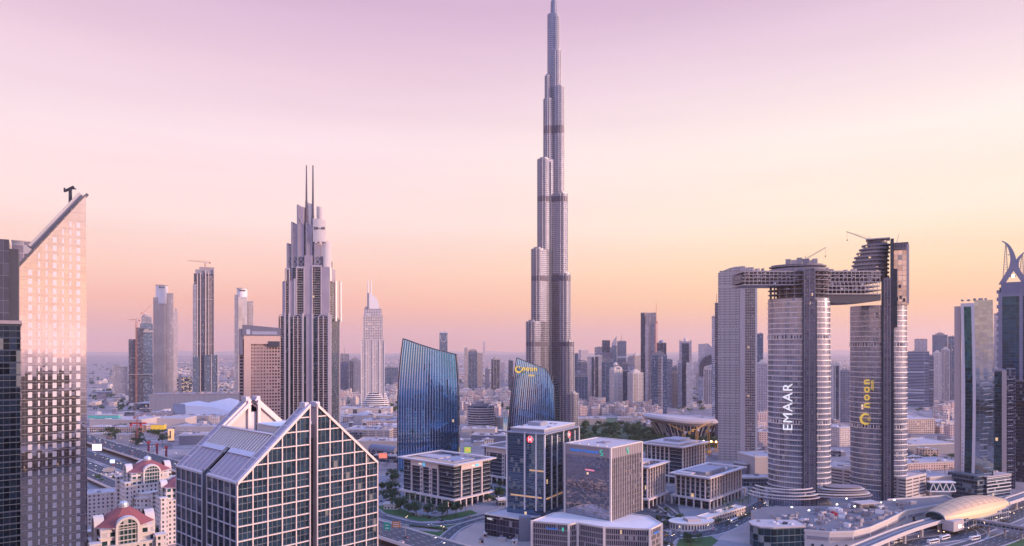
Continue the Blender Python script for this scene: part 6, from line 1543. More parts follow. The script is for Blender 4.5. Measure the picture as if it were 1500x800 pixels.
# street lamps
def make_lamp():
    t = thing('street_lamp', 'x', 'street lamp'); m = MB(); m.cyl(0,0,0,10,.14,6,.08); m.build('post', steel, t)
    m = MB(); m.bar((-1.8,0,10.1),(1.8,0,10.1),.12); m.build('arm', steel, t)
    for x in (-1.8,1.8): m = MB(); m.box(x-.45,x+.45,-.18,.18,9.95,10.1); m.build('lamp_head', lampw, t)
    return t
lp = make_lamp(); lt = None
spots = [(p.x, p.y, 8, 'elevated highway') for p, _ in along([(v[0],v[1],0) for v in hw(1.5,-700,600)], 45)]+[(p.x, p.y, 0, 'highway service side') for p, _ in along([(v[0],v[1],0) for v in hw(64,-600,100)], 50)]+[(p.x,p.y,0,'boulevard beside the EMAAR oval tower') for p, _ in along(offset(PX([(955,815),(975,786),(1010,783),(1048,776),(1082,760),(1115,742)]), 12), 28)]+[(p.x,p.y,0,'road below the golden station') for p, _ in along(offset(PX([(1300,810),(1340,796),(1400,786),(1450,770),(1510,745)]), 9.5), 30)]
for i, (x, y, z, w) in enumerate(spots):
    lab = 'twin-armed street lamp along the '+w
    if i == 0: lp.location = (x,y,z); lp['label'] = lab; lp['group'] = 'lamps along the '+w; lt = tree_of(lp)
    else: dup(lt, (x,y,z), R.uniform(0,3), 1, lab, 'lamps along the '+w)
# ------------------------------------------------------------------ old-town houses
def house_proto(kind, seed):
    rr = random.Random(seed); t = thing('old_town_house', 'x', 'house'); w, dpt, h = rr.uniform(13,20), rr.uniform(12,18), rr.uniform(12,21); mt = W_[kind]
    m = MB(); m.box(-w/2, w/2, -dpt/2, dpt/2, 0, h); m.build('walls', mt, t)
    m = MB(); m.box(-w/2+.5, w/2-.5, -dpt/2+.5, dpt/2-.5, h, h+.15); m.build('roof', stone, t)
    sx = rr.choice((-1,1)); m = MB(); m.box(sx*w*.28-3, sx*w*.28+3, -dpt/2-1.2, -dpt/2+5, 0, h+rr.uniform(2.5,5)); m.build('stair_tower', mt, t)
    m = MB(); m.box(-w/2-.2, w/2+.2, -dpt/2-.25, -dpt/2, h-.8, h+1.0); m.box(-w/2-.25, -w/2, -dpt/2, dpt/2, h-.8, h+1.0); m.box(w/2, w/2+.25, -dpt/2, dpt/2, h-.8, h+1); m.build('parapet', cream, t)
    for i in range(2): x, y = rr.uniform(-.3,.3)*w, rr.uniform(0,.35)*dpt; m = MB(); m.box(x-1, x+1, y-1, y+1, h+.15, h+2.3); m.build('roof_unit', rr.choice([white, steel]), t)
    return t
HP = [house_proto('villa' if i % 2 else 'villa2', 40+i) for i in range(6)]; ht_ = {}
def put_house(x, y, sc, label, group):
    o = R.choice(HP); a = R.choice((0, .3, -.3, 1.57, .15))
    if o.name not in ht_: ht_[o.name] = tree_of(o); o.location = (x,y,0); o.scale = (sc,)*3; o['label'] = label; o['group'] = group; o.rotation_euler.z = a
    else: dup(ht_[o.name], (x,y,0), a, (sc, sc, sc*R.uniform(.8,1.25)), label, group)
def houses(poly, n, sc, label, group):
    xs, ys = [p[0] for p in poly], [p[1] for p in poly]; k = tr = 0; used = []
    while k < n and tr < 4000:
        tr += 1; px, py = R.uniform(min(xs), max(xs)), R.uniform(min(ys), max(ys))
        if not inside(px, py, poly): continue
        x, y, _ = G(px, py)
        if any(abs(x-u) < 19*sc and abs(y-v) < 21*sc for u, v in used): continue
        used.append((x, y)); put_house(x, y, sc, label, group); k += 1
houses([(672,578),(744,578),(744,600),(730,606),(672,600)], 40, 1.25, 'cream old-town house in the cluster between the two blue glass towers', 'old-town houses between the blue towers')
houses([(674,600),(728,602),(744,612),(735,618),(728,632),(676,628)], 12, 1.1, 'old-town house near the rounded banded block', 'old-town houses by the banded block')
houses([(846,597),(905,597),(960,600),(960,607),(846,609)], 42, 1.15, 'pink old-town house in the terrace at the feet of the skyline towers', 'old-town houses under the skyline')
houses([(905,606),(960,603),(975,622),(935,622)], 26, 1.1, 'pale house among the low buildings left of the boat-shaped hall', 'houses left of the boat-shaped hall')
houses([(497,578),(526,576),(526,597),(497,600)], 18, 1.25, 'pinkish low block left of the curved hotel terraces', 'low blocks left of the hotel terraces')
houses([(570,560),(585,560),(585,592),(572,596)], 14, 1.25, 'low block between the hotel terraces and tall blue tower', 'low blocks right of the hotel terraces')
houses([(1110,585),(1124,585),(1124,640),(1110,660)], 12, 1.2, 'pink low block between curved-top tower and EMAAR oval tower', 'low blocks by the EMAAR tower')
houses([(1366,598),(1397,592),(1397,640),(1366,640)], 14, 1.2, 'peach low block left of the curved office tower', 'low blocks left of the curved tower')
# ------------------------------------------------------------------ mall, halls and podiums
LB(131, 627, -6, 110, 60, 17, 'mall', 'beige mall wing with turquoise roof strip at the far left', par=.6)
LB(131, 634, -4, 95, 30, 11, 'tanlow', 'peach lit mall front below the turquoise strip', par=.6)
m = MB(); x, y, _ = G(130, 626); 
t = thing('turquoise_canopy', 'long turquoise canopy on the mall roof at the far left', 'canopy', (x, y-2, 17.8)); m.box(0, 60, 0, 8, 0, 6); m.build('panel', plain('turquoise', (.12,.46,.42), .5), t); m = MB(); m.box(-1, 61, -.5, 9, 6, 7.2); m.build('roof_slab', stone, t)
LB(192, 624, 0, 110, 50, 15, 'mall', 'wide flat-roofed mall hall behind the red frame and yellow sign', par=.5)
LB(186, 633, -5, 38, 30, 13, 'tanlow', 'yellow-lit mall corner left of the red frame', par=.5)
x, y, _ = G(190, 634); t = thing('red_frame_portal', 'red portal frame on the mall front above the trees', 'portal', (x, y, 0))
for (a, b, c, d_, e, f) in ((0,3,0,3,0,19),(18,21,0,3,0,19),(0,30,0,3,16,19)): m = MB(); m.box(a,b,c,d_,e,f); m.build('beam', redm, t)
x, y, _ = G(221, 636); t = thing('yellow_sign_box', 'bright yellow lit sign box on the mall front', 'sign', (x, y, 8)); m = MB(); m.box(0,24,0,9,0,9); m.build('box', glow('yellow_box', (.85,.50,.05), .4), t); m = MB(); m.box(-1,25,-1,10,9,10); m.build('rim', stone, t)
x, y, _ = G(246, 648); t = thing('orange_sign_tower', 'tall orange lit sign panel right of the yellow box', 'sign', (x, y, 0)); m = MB(); m.box(0,9,0,3,3,22); m.build('panel', glow('orange_panel', (.95,.52,.26), .7), t); m = MB(); m.box(2.8,5,-.2,0,7,19); m.build('figure_mark', dsteel, t); m = MB(); m.box(-.6,9.6,.1,2.9,0,3); m.build('base', stone_d, t)
x, y, _ = G(170, 652); lowblock('projection_block', 'plain grey cube building in trees above the highway', (x, y), 0, 22, 16, 17, W_['mall'], plant=1)
LB(131, 645, 0, 28, 20, 10, 'mall', 'small grey shed beside the highway at the far left', plant=1)
x, y, _ = G(140, 673); t = thing('lit_billboard', 'white glowing billboard on a post beside the highway', 'billboard', (x, y, 0)); m = MB(); m.cyl(4, 1, 0, 12, .9, 8); m.build('post', steel, t); m = MB(); m.box(-5, 9, 0, 2, 12, 22); m.build('frame', steel, t); m = MB(); m.box(-4.6, 8.6, -.2, 0, 12.4, 21.6); m.build('screen', glow('billboard_white', (1,.86,.86), 1.1), t)
x, y, _ = G(161, 684); t = thing('small_billboard', 'small blue-white lit screen between the highway lanes', 'billboard', (x, y, 0)); m = MB(); m.cyl(3, 0, 0, 5, .4, 6); m.build('post', steel, t); m = MB(); m.box(0, 6, 0, .8, 5, 9.5); m.build('screen', glow('billboard_blue', (.7,.8,1), 1.2), t)
for i, (px, py) in enumerate(((217.5,664),(230,668),(243.5,672))):
    x, y, _ = G(px, py); t = thing('maroon_pylon', ['leftmost','middle','rightmost'][i]+' of three maroon pylons on the plaza behind the red roofs', 'pylon', (x, y, 0), 0, 'maroon pylons'); m = MB(); m.box(-1.1,1.1,-1.1,1.1,0,15); m.build('shaft', plain('maroon', (.22,.04,.07), .6), t); m = MB(); m.box(-1.5,1.5,-1.5,1.5,15,18); m.build('head', redm, t)
crane((*G(201, 651)[:2], 0), 44, 38, 95, 'red lattice crane standing in front of the mall', plain('crane_red', (1,1,1)), 10, 2, 1.1, False)
LB(262, 652, 15, 60, 40, 15, 'slate', 'dark mall block with brown screen wall by the ribbed gable roof', plant=5)
LB(256, 636, 0, 100, 40, 14, 'mall', 'low cream mall roof left of the pink gables', plant=8, par=.5)
# long fluted wall and folded shell roofs
x, y, _ = G(219, 602); t = thing('fluted_podium', 'long grey-blue fluted podium wall under the residential towers', 'podium', (x, y, 0), 9)
m = MB(); m.box(0, 300, 0, 60, 0, 41); m.build('wall', plain('fluted_wall', (.24,.24,.31), .7, vary=.15, scale=.1), t)
m = MB()
for i in range(100): m.box(i*3, i*3+1.1, -.9, 0, 0, 40.5)
m.build('flutes', plain('flute_fin', (.33,.32,.39), .7), t); m = MB(); m.box(-1, 301, -1.5, 61, 41, 42.2); m.build('roof_edge', stone_d, t)
for i in range(26): m = MB(); x, y = R.uniform(4,292), R.uniform(2,30); m.box(x-3, x+3, y-2, y+2, 42.2, 42.2+R.uniform(1.5,5)); m.build('roof_unit', R.choice([steel, stone, stone_d]), t)
x, y, _ = G(300, 615); t = thing('folded_shell_hall', 'white folded shell-roofed hall in front of the fluted podium', 'hall', (x, y, 0)); dS = y
V = lambda px, py, o=0: ((px-300)*dS/1000*(1+o/dS), o, GZ(py, dS+o)-0)
pal = plain('shell_roof', (.62,.52,.52), .7, vary=.08)
def tri(*P): m = MB(); m.face(list(P)); m.face(list(P)[::-1]); return m
for i, P in enumerate(([V(250,591,10),V(268,592,10),V(272,607,0),V(255,604,0)],[V(254,592,20),V(279,587,40),V(296,590,30),V(268,594,10)],[V(268,594,10),V(296,590,30),V(306,596,10),V(272,608,0)],[V(296,590,30),V(322,583,50),V(345,588,40),V(306,596,10)],[V(306,596,10),V(345,588,40),V(350,606,0),V(272,608,0)])):
    m = MB(); m.face(P); Q = [(p[0], p[1], 0) for p in P]
    for k in range(4): m.face([P[k], P[(k+1)%4], Q[(k+1)%4], Q[k]])
    m.build('shell_roof' if i else 'gable_wall', pal if i else W_['slate'], t)
for i, (px, py, a, b, z, l) in enumerate(((252,618,80,30,13,'flat cream hall below the folded shell roofs'),(290,617,90,30,12,'flat roof strip right below the folded shell roofs'),(222,612,90,35,12,'flat pink roof left below the folded shell roofs'),(196,600,70,60,16,'dark curved-front annexe under the unfinished towers'),(166,585,60,40,9,'long low dark shed by the dotted grey block'),(135,578,70,40,9,'low shed at desert edge far left'))):
    LB(px, py, -2, a, b, z, ['mall','mall','villa2','glasslow','slate','slate'][i], l, plant=6, par=.6)
# central mall roofs
for i, (px, py, th, a, b, z, k, l) in enumerate(((498,607,3,120,50,14,'mall','flat pale mall roof right of the two-masted tower'),(505,618,-3,150,40,13,'mall','long flat mall roof with drum below the hotel terraces'),(530,628,2,90,40,15,'villa2','peach-walled mall block beside the tall blue glass tower'),(505,642,-6,80,60,15,'park','roof car park with dark slots beside the right gable'),(548,640,-4,70,50,17,'park','striped car-park roof left of the tall blue tower'),(522,665,-5,66,40,19,'mall','brown ribbed mall wall beside the right gable'),(548,676,-20,40,30,9,'glasslow','dark glass mall entrance below the red screen'),(690,648,-12,70,30,12,'slate','dark low hall with colourful screen between blue towers'),(676,640,-5,60,36,14,'mall','flat grey roof right behind the tall blue tower'),(845,622,-4,60,36,12,'mall','pale flat hall left of the park lawn'),(906,622,-4,50,22,14,'mall','round-ended pale hall right of the park lawn'),(745,645,0,90,30,10,'mall','low flat building behind the glass bank tower'))):
    LB(px, py, th, a, b, z, k, l, plant=12, par=.8)
x, y, _ = G(535, 618); t = thing('mall_rotunda', 'round domed drum on the mall roofs below the hotel', 'rotunda', (x, y, 0)); m = MB(); m.cyl(0,0,0,16,24,30); m.build('drum', W_['mall'], t); m = MB(); m.cyl(0,0,16,22,22,30,5); m.build('roof', stone, t)
x, y, _ = G(568, 672); t = thing('dark_barrel_entrance', 'dark slanted barrel-shaped mall entrance by the tall blue tower', 'entrance', (x, y, 0), -35); m = MB(); n = 10
rings = [[(xx, 9*math.cos(math.pi*i/n), 12+7*math.sin(math.pi*i/n)) for i in range(n+1)] for xx in (-30, 20)]; m.loft(rings, close=False); m.face(rings[0]); m.face(rings[1][::-1]); m.build('barrel', W_['slate'], t); m = MB(); m.box(-30,20,-8.6,8.6,0,12); m.build('base', MATS['lowrise_glass'], t)
def screen(px, py, w, h, z, col, label, name='lit_screen', e=.8, rz=0):
    x, y, _ = G(px, py); t = thing(name, label, 'screen', (x, y, 0), rz); m = MB(); m.box(-w/2-.5, w/2+.5, 0, 1, z-.5, z+h+.5); m.build('frame', dsteel, t); m = MB(); m.box(-w/2, w/2, -.25, 0, z, z+h); m.build('display', col, t); m = MB(); m.box(-w/2, -w/2+.8, .1, .9, 0, z-.5); m.box(w/2-.8, w/2, .1, .9, 0, z-.5); m.build('posts', steel, t); return t
screen(561, 681, 11, 6.5, 9, glow('screen_red', (.95,.22,.14), .9), 'rounded red-orange lit screen beside the right gable')
t = screen(685, 672, 9.5, 8.5, 8, glow('screen_green', (.35,.50,.10), .7), 'yellow and green lit screen right of the tall blue tower')
m = MB(); m.box(-3, 3, -.35, -.25, 11, 12); m.box(-2, 2, -.35, -.25, 13, 14.2); m.build('screen_marks', glow('screen_orange', (.9,.35,.08), .7), t)
screen(546, 682, 2.6, 9, 4, plain('banner', (.65,.6,.62), .6), 'tall white banner with dark print by the red screen')
# curved banded block
x, y, _ = G(704, 630); t = thing('banded_round_block', 'rounded office block with wavy pale bands and grey dome plant', 'office block', (x, y+22, 0), -12)
for i in range(9):
    m = MB(); m.prism(ellipse(0, 0, 28-abs(i-4)*.3, 22, 28), 3+i*4.6, 4.9+i*4.6, bottom=True); m.build('slab_band', stone, t)
m = MB(); m.prism(ellipse(0, 0, 26.5, 20.6, 28), 0, 45); m.build('glazing', MATS['dark_tower_glass'], t)
m = MB(); m.prism(ellipse(-3, 0, 17, 12, 20), 45, 50); m.prism(ellipse(-3, 0, 9, 7, 16), 50, 54); m.build('roof_drum', steel, t)
# boat-shaped hall
x, y, _ = G(1008, 648); t = thing('boat_shaped_hall', 'boat-shaped hall with overhanging white roof and slanted ribs', 'concert hall', (x, y, 0), -3)
def boat(z, k, px_=1.0): n = 30; return [(62*k*px_*math.cos(6.2832*i/n)-6*(k-.8), 26*k*math.sin(6.2832*i/n)+30, z) for i in range(n)]
m = MB(); m.loft([boat(0,.66), boat(14,.74), boat(30,.92)]); m.build('hull_glazing', facade('hall_glass', (.30,.26,.30), (.10,.11,.15), bay=5, floor=30, wx=.8, wz=1.2, gm=.6, lit=.0), t)
m = MB()
for i in range(30): a = boat(0,.67)[i]; b = boat(30,.93)[i]; m.bar(a, b, .9)
m.build('ribs', stone, t)
m = MB(); up = lambda B_, z: [(p[0], p[1], z+7*max(0, -p[0]/62)) for p in B_]; Q = up(boat(30,1.04), 38); m.loft([up(boat(26,.9),26), up(boat(30,1.12),31), up(boat(30,1.12),34), Q], top=False); m.face(Q); m.build('roof_shell', stone, t)
m = MB(); m.box(-20, 30, 20, 42, 38, 41); m.build('roof_lantern', stone, t)
# building pit with orange cranes
scr = random.Random(5); co = plain('crane_orange', (.70,.36,.08), .6)
for px, py, hh, an, l in ((1002,664,30,170,'orange crane left over the pit by the boat-shaped hall'),(1038,668,36,60,'tallest orange crane at the pit right side'),(1021,655,26,20,'small rust crane between the two orange ones'),(999,628,34,30,'thin grey crane behind the boat-shaped hall')): crane((*G(px,py)[:2],0), hh, 26, an, l, co if 'orange' in l else cgrey, 8, 25, 1.3, False)
x, y, _ = G(1022, 662); t = thing('lit_building_frame', 'orange-lit ring of formwork in the pit below the boat-shaped hall', 'building site', (x, y, 0))
m = MB(); n = 16
for i in range(n): a, b = math.pi*i/n, math.pi*(i+1)/n; m.bar((32*math.cos(a)-2, 12*math.sin(a), 14), (32*math.cos(b)-2, 12*math.sin(b), 14), 2.2)
for i in range(9): a = math.pi*i/8; m.bar((32*math.cos(a)-2, 12*math.sin(a), 0), (32*math.cos(a)-2, 12*math.sin(a), 14), 1.2)
m.build('formwork', co, t)
for i in range(7): m = MB(); a = math.pi*(i+.5)/7; m.cyl(31*math.cos(a)-2, 12*math.sin(a)-1.6, 14, 16.2, 1.2, 6); m.build('work_light', lampw, t)
for i in range(22): x, y, _ = G(scr.uniform(985,1050), scr.uniform(648,672)); lowb = MB(); w = scr.uniform(2,6); h = scr.uniform(2,6); tt = thing('site_hut', 'small hut or stack on the building site below the boat-shaped hall', 'site hut', (x,y,0), scr.uniform(0,90), 'huts on the building site'); lowb.box(-w,w,-2,2,0,h); lowb.build('cabin', scr.choice([co, white, conc, steel]), tt); lowb = MB(); lowb.box(-w-.2,w+.2,-2.2,2.2,h,h+.3); lowb.build('roof', steel, tt)
# low colonnaded boulevard pavilion and the small pavilion by the lawn
x, y, _ = G(1000, 780); t = thing('arcaded_pavilion', 'low cream arcaded pavilion curving along the boulevard', 'pavilion', (x, y, 0), 12)
m = MB(); m.prism(ellipse(14, 12, 20, 12, 30), 0, 6); m.build('wall', facade('pavilion_wall', (.66,.55,.53), (.10,.10,.12), bay=2.6, floor=6.6, wx=.5, wz=.55, gm=.3, lit=0.007), t); m = MB(); m.prism(ellipse(14, 12, 20.6, 12.6, 30), 6, 6.8); m.build('cornice', cream, t); m = MB(); m.box(8,20,6,16,6.8,9); m.build('roof_room', stone, t)
LB(1035, 772, 42, 66, 10, 7, 'tanlow', 'long cream arcade beside the boulevard under the front square block', plant=6, roof=cream)
LB(562, 746, -12, 14, 8, 5, 'villa', 'tiny arched gatehouse at the lawn beside the right gable', plant=1)
LB(730, 742, 20, 12, 8, 6, 'glasslow', 'small flat kiosk beside the glass tower with red hexagons', plant=1, roof=white)
# ------------------------------------------------------------------ red-roofed apartment blocks
def red_block(px, d, w, ze, za, label, rz=0, wing=True):
    t = thing('red_roofed_block', label, 'apartment block', (GX(px, d), d, 0), rz); h = w/2; cw = facade('apartment_wall', (.66,.52,.47), (.08,.10,.10), bay=3.2, floor=3.5, wx=.42, wz=.5, gm=.3, lit=0.0042)
    m = MB(); m.box(-h, h, -h, h, 0, ze-9); m.build('walls', cw, t)
    k = .82*h; m = MB(); m.box(-k, k, -k, k, ze-9, ze); m.build('top_storey', facade('loggia_wall', (.66,.53,.48), (.06,.12,.11), bay=4, floor=4.5, wx=.66, wz=.62, gm=.4, lit=0.0035), t)
    m = MB()
    for zz in (ze-9, ze-4.5): m.box(-h-.4, h+.4, -h-.4, h+.4, zz-.4, zz+.3) if zz < ze-8 else m.box(-k-.8, k+.8, -k-.8, k+.8, zz-.2, zz+.25)
    z = 4
    while z < ze-12: m.box(-h-.25, h+.25, -h-.25, h+.25, z, z+.35); z += 7
    m.build('string_course', cream, t)
    ch = .35
    R1 = [(-k-1.5,-k*ch*1.6,ze),(-k*ch*1.6,-k-1.5,ze),(k*ch*1.6,-k-1.5,ze),(k+1.5,-k*ch*1.6,ze),(k+1.5,k*ch*1.6,ze),(k*ch*1.6,k+1.5,ze),(-k*ch*1.6,k+1.5,ze),(-k-1.5,k*ch*1.6,ze)]
    R2 = [(p[0]*.18, p[1]*.3, za-2) for p in R1]; m = MB(); m.loft([[(p[0],p[1],ze+.6) for p in R1], R2]); m.build('roof', redroof, t)
    m = MB(); m.loft([R1, [(p[0]*1.02,p[1]*1.02,ze+.6) for p in R1]]); m.build('eaves', cream, t)
    m = MB(); m.cyl(0,0,za-2.2,za-.4,w*.085,12); 
    for i in range(4): q0, q1 = math.pi/2*i/4, math.pi/2*(i+1)/4; m.cyl(0,0,za-.4+2*math.sin(q0), za-.4+2*math.sin(q1), w*.08*math.cos(q0), 12, w*.08*math.cos(q1)+.02)
    m.build('lantern_dome', plain('dome_metal', (.50,.52,.58), .4, .4), t); m = MB(); m.cyl(0,0,za+1.4,za+5,.25,6,.05); m.build('finial', steel, t)
    for a in range(4):
        ca, sa = math.cos(a*math.pi/2), math.sin(a*math.pi/2); rot = lambda x, y, z: (x*ca-y*sa, x*sa+y*ca, z); r = w*.15; m = MB(); g_ = MB(); n = 10; yy = -k-2.2
        for i in range(n):
            q0, q1 = math.pi*i/n, math.pi*(i+1)/n; P = [(r*math.cos(q0), r*math.sin(q0)),(r*math.cos(q1), r*math.sin(q1)),((r+1.3)*math.cos(q1), (r+1.3)*math.sin(q1)),((r+1.3)*math.cos(q0), (r+1.3)*math.sin(q0))]
            m.face([rot(p[0], yy, ze+p[1]) for p in P]); m.face([rot(P[2][0], yy, ze+P[2][1]), rot(P[3][0], yy, ze+P[3][1]), rot(P[3][0], yy+5, ze+P[3][1]), rot(P[2][0], yy+5, ze+P[2][1])]); m.face([rot(P[0][0], yy, ze+P[0][1]), rot(P[1][0], yy, ze+P[1][1]), rot(P[1][0], yy+4, ze+P[1][1]), rot(P[0][0], yy+4, ze+P[0][1])])
            g_.face([rot(0, yy+.7, ze), rot(r*math.cos(q0), yy+.7, ze+r*math.sin(q0)), rot(r*math.cos(q1), yy+.7, ze+r*math.sin(q1))])
        for sx in (-1, 1):
            for (p, q) in (((sx*(r+.6)-.7, yy), (sx*(r+.6)+.7, yy+1.4)),):
                A = [rot(p[0], p[1], 0), rot(q[0], p[1], 0), rot(q[0], q[1], 0), rot(p[0], q[1], 0)]; m.prism([(v[0], v[1]) for v in A], ze-9, ze)
        g_.face([rot(-r, yy+.7, ze-9), rot(r, yy+.7, ze-9), rot(r, yy+.7, ze), rot(-r, yy+.7, ze)])
        m.build('arch_dormer', cream, t); g_.build('arch_glazing', facade('arch_glass', (.60,.5,.46), (.05,.13,.12), bay=2, floor=3, wx=.86, wz=.8, gm=.5, lit=.0, shades=.02), t)
    for sx in (-1,1):
        for sy in (-1,1): m = MB(); m.box(sx*h-2.4, sx*h+2.4, sy*h-2.4, sy*h+2.4, 0, ze-6.5); m.box(sx*h-2.9, sx*h+2.9, sy*h-2.9, sy*h+2.9, ze-6.5, ze-5.6); m.build('corner_turret', cw, t)
    if wing:
        for i, (hh, rr_) in enumerate(((ze-16, 15),(ze-19.5, 17.5),(ze-27, 19))): m = MB(); m.prism(ellipse(2, -h, rr_*w/40, rr_*.7*w/40, 24), 0, hh); m.prism(ellipse(2, -h, rr_*w/40+.5, rr_*.7*w/40+.5, 24), hh, hh+.9); m.build('terrace_tier', cw if i else cream, t)
    return t
red_block(181, 395, 32, 55, 66, 'nearest red-roofed cream block with dome lantern and green arches, lower left', 38, False)
red_block(216, 590, 37, 51, 61.5, 'farther red-roofed block with curved front terraces below the highway', 40, True)
red_block(262, 560, 30, 44, 53, 'red-roofed block mostly hidden behind the left flank of the gabled building', 40, False)
t = LB(128, 770, 30, 30, 20, 27, 'villa', 'plain cream wing with arches between mirror tower and near red roof', plant=3)
# ------------------------------------------------------------------ podium of the oval towers
zp_ = 13.5
Wp = [G(px, py, zp_) for px, py in ((1150,775),(1180,778),(1215,781),(1250,780),(1275,774),(1300,763),(1328,749),(1368,742),(1405,735),(1385,727),(1300,733),(1215,741),(1125,742),(1100,748),(1108,764))]
ox, oy = Wp[0][0], Wp[0][1]; t = thing('curved_podium', 'curved cream podium wrapping the feet of the oval towers', 'podium', (ox, oy, 0)); P = [(w[0]-ox, w[1]-oy) for w in Wp]
m = MB(); m.prism(P, 0, zp_, top=False); m.build('wall', plain('podium_cream', (.62,.50,.45), .75, vary=.12, scale=.15, streak=True), t)
m = MB(); m.face([(*p, zp_) for p in P]); m.build('deck', plain('site_deck', (.20,.17,.18), .9, vary=.4, scale=.12), t)
cen = Vector((sum(p[0] for p in P)/len(P), sum(p[1] for p in P)/len(P)))
for i in range(len(P)-5):
    p, q = Vector(P[i]), Vector(P[i+1]); nn = Vector((q.y-p.y, p.x-q.x)).normalized()*.4
    m = MB(); m.bar((*p, zp_+.5), (*q, zp_+.5), .7, 1.6); m.build('parapet', cream, t)
    m = MB(); a, b = p+(q-p)*.06+nn*.5, p+(q-p)*.94+nn*.5; m.bar((*a, zp_-4.5), (*b, zp_-4.5), .5, 2.4); m.build('louvre_band', plain('podium_louvre', (.30,.25,.27), .6), t)
    for k in (.3, .7): m = MB(); c = p+(q-p)*k+nn*.4; m.bar((c.x-.9, c.y, 2.6), (c.x+.9, c.y, 2.6), .6, 3.2); m.build('doorway', dsteel, t)
# glass pavilion with rounded roof at the near corner
x, y, _ = G(1143, 803); t = thing('glass_corner_pavilion', 'dark glass pavilion with pale rounded roof at the podium corner', 'pavilion', (x, y+8, 0), 5)
P = [(-20,-2),(-17,-9),(-8,-12),(18,-10),(19,8),(-12,12),(-19,6)]
m = MB(); m.prism(P, 0, 16.5); m.build('glazing', facade('pavilion_glass', (.12,.16,.18), (.05,.11,.13), bay=5, floor=5.3, wx=.95, wz=.9, gm=.8, lit=0.0105), t); m = MB(); m.prism([(p[0]*1.05, p[1]*1.05) for p in P], 16.5, 17.6, bottom=True); m.build('roof', stone, t)
for i in range(9): m = MB(); a = R.uniform(-13,13), R.uniform(-7,6); m.box(a[0]-1, a[0]+1, a[1]-1, a[1]+1, 17.6, 18.8); m.build('roof_unit', R.choice([steel, dsteel, white]), t)
# curved terraces around the foot and site clutter
t = thing('curved_terraces', 'stacked curved terrace rims round the foot of the EMAAR oval tower', 'terrace', (GX(1160,650), 650, 0))
for i in range(4):
    m = MB(); n = 24; r0 = 36-i*2.6
    for k in range(n): a, b = math.pi*(1.02+.75*k/n), math.pi*(1.02+.75*(k+1)/n); m.bar((r0*math.cos(a), 20+r0*.85*math.sin(a), 14.5+i*2.6), (r0*math.cos(b), 20+r0*.85*math.sin(b), 14.5+i*2.6), 1.6, .8)
    m.build('terrace_rim', cream if i % 2 else stone, t)
t = thing('oval_canopy', 'layered curving canopy between the feet of the oval towers', 'canopy', (GX(1245,640), 640, 0))
for i in range(5):
    m = MB(); m.prism(ellipse(-4+i*2, 22, 36-i*4.5, 17-i*2, 30), 14.5+i*1.9, 15.2+i*1.9, bottom=True); m.build('layer', cream if i % 2 else stone_d, t)
t = thing('site_pavilion', 'flat-roofed grey site pavilion with work lights on the podium deck', 'pavilion', (GX(1262,597), 597, zp_), 18)
m = MB(); m.box(0, 22, 0, 12, 5.4, 6.3); m.build('roof', stone, t)
for xx in (.5, 7.5, 14.5, 21.5):
    for yy in (.5, 11.5): m = MB(); m.box(xx-.3, xx+.3, yy-.3, yy+.3, 0, 5.4); m.build('post', steel, t)
m = MB(); m.box(3, 19, 5, 11, 0, 5.4); m.build('core', W_['slate'], t)
sc_ = random.Random(11)
for i in range(230):
    px, py = sc_.uniform(1120, 1340), sc_.uniform(735, 779)
    if not inside(px, py, [(1150,774),(1215,779),(1262,774),(1328,746),(1340,738),(1300,738),(1225,745),(1130,758)]): continue
    x, y, _ = G(px, py, zp_); w, l, h = sc_.uniform(.7,4.0), sc_.uniform(.6,2.0), sc_.uniform(.5,3.6)
    tt = thing('material_stack', 'stack of building material on the podium deck of the oval towers', 'material stack', (x, y, zp_), sc_.uniform(0,180), 'stacks on the podium deck')
    m = MB(); m.box(-w,w,-l,l,0,h); m.build('pile', sc_.choice([white, stone, conc, steel, stone_d, redm if i % 9 == 0 else stone]), tt); m = MB(); m.box(-w*1.05,w*1.05,-.12,.12,0,h+.15); m.build('strap', dsteel, tt)
for i, (px, py) in enumerate(((1240,739),(1226,748),(1252,751),(1290,745),(1310,741),(1160,752),(1185,757))):
    x, y, _ = G(px, py, zp_); tt = thing('work_light', 'mast work light on the podium deck of the oval towers', 'work light', (x,y,zp_), 0, 'work lights on the podium'); m = MB(); m.cyl(0,0,0,5,.15,6); m.build('mast', steel, tt); m = MB(); m.box(-.7,.7,-.3,.3,5,5.8); m.build('lamp_head', lampc, tt)
# ------------------------------------------------------------------ metro viaduct and station
VZ = 11
vp = smooth_path([G(1190, 832, VZ), G(1262, 801, VZ), G(1330, 774, VZ), G(1388, 757, VZ), G(1430, 747, VZ), G(1475, 734, VZ), G(1530, 715, VZ)], 6)
t = thing('metro_viaduct', 'pale concrete metro viaduct crossing the lower right corner', 'viaduct', (0,0,0))
m = MB(); ribbon(m, vp, -4.6, 4.6); m.build('track_bed', plain('track_bed', (.30,.26,.27), .9), t)
m = MB(); ribbon(m, vp, 4.6, -4.6, -1.8); wall_along(m, vp, -4.8, -1.8, 1.1, .5); wall_along(m, vp, 4.8, -1.8, 1.1, .5); m.build('deck_girder', plain('viaduct_concrete', (.62,.50,.46), .8, vary=.12, scale=.1), t)
m = MB()
for o in (-2.9,-1.4,1.4,2.9): wall_along(m, vp, o, 0, .25, .2)
m.build('rails', dsteel, t)
for p, dr in along(vp, 30):
    m = MB(); m.cyl(p.x, p.y, 0, VZ-3.4, 1.3, 12); m.loft([[(p.x+1.3*math.cos(a), p.y+1.3*math.sin(a), VZ-3.6) for a in [i*math.pi/4 for i in range(8)]], [(p.x+3.4*math.cos(a), p.y+3.4*math.sin(a), VZ-1.8) for a in [i*math.pi/4 for i in range(8)]]]); m.build('column', MATS['viaduct_concrete'], t)
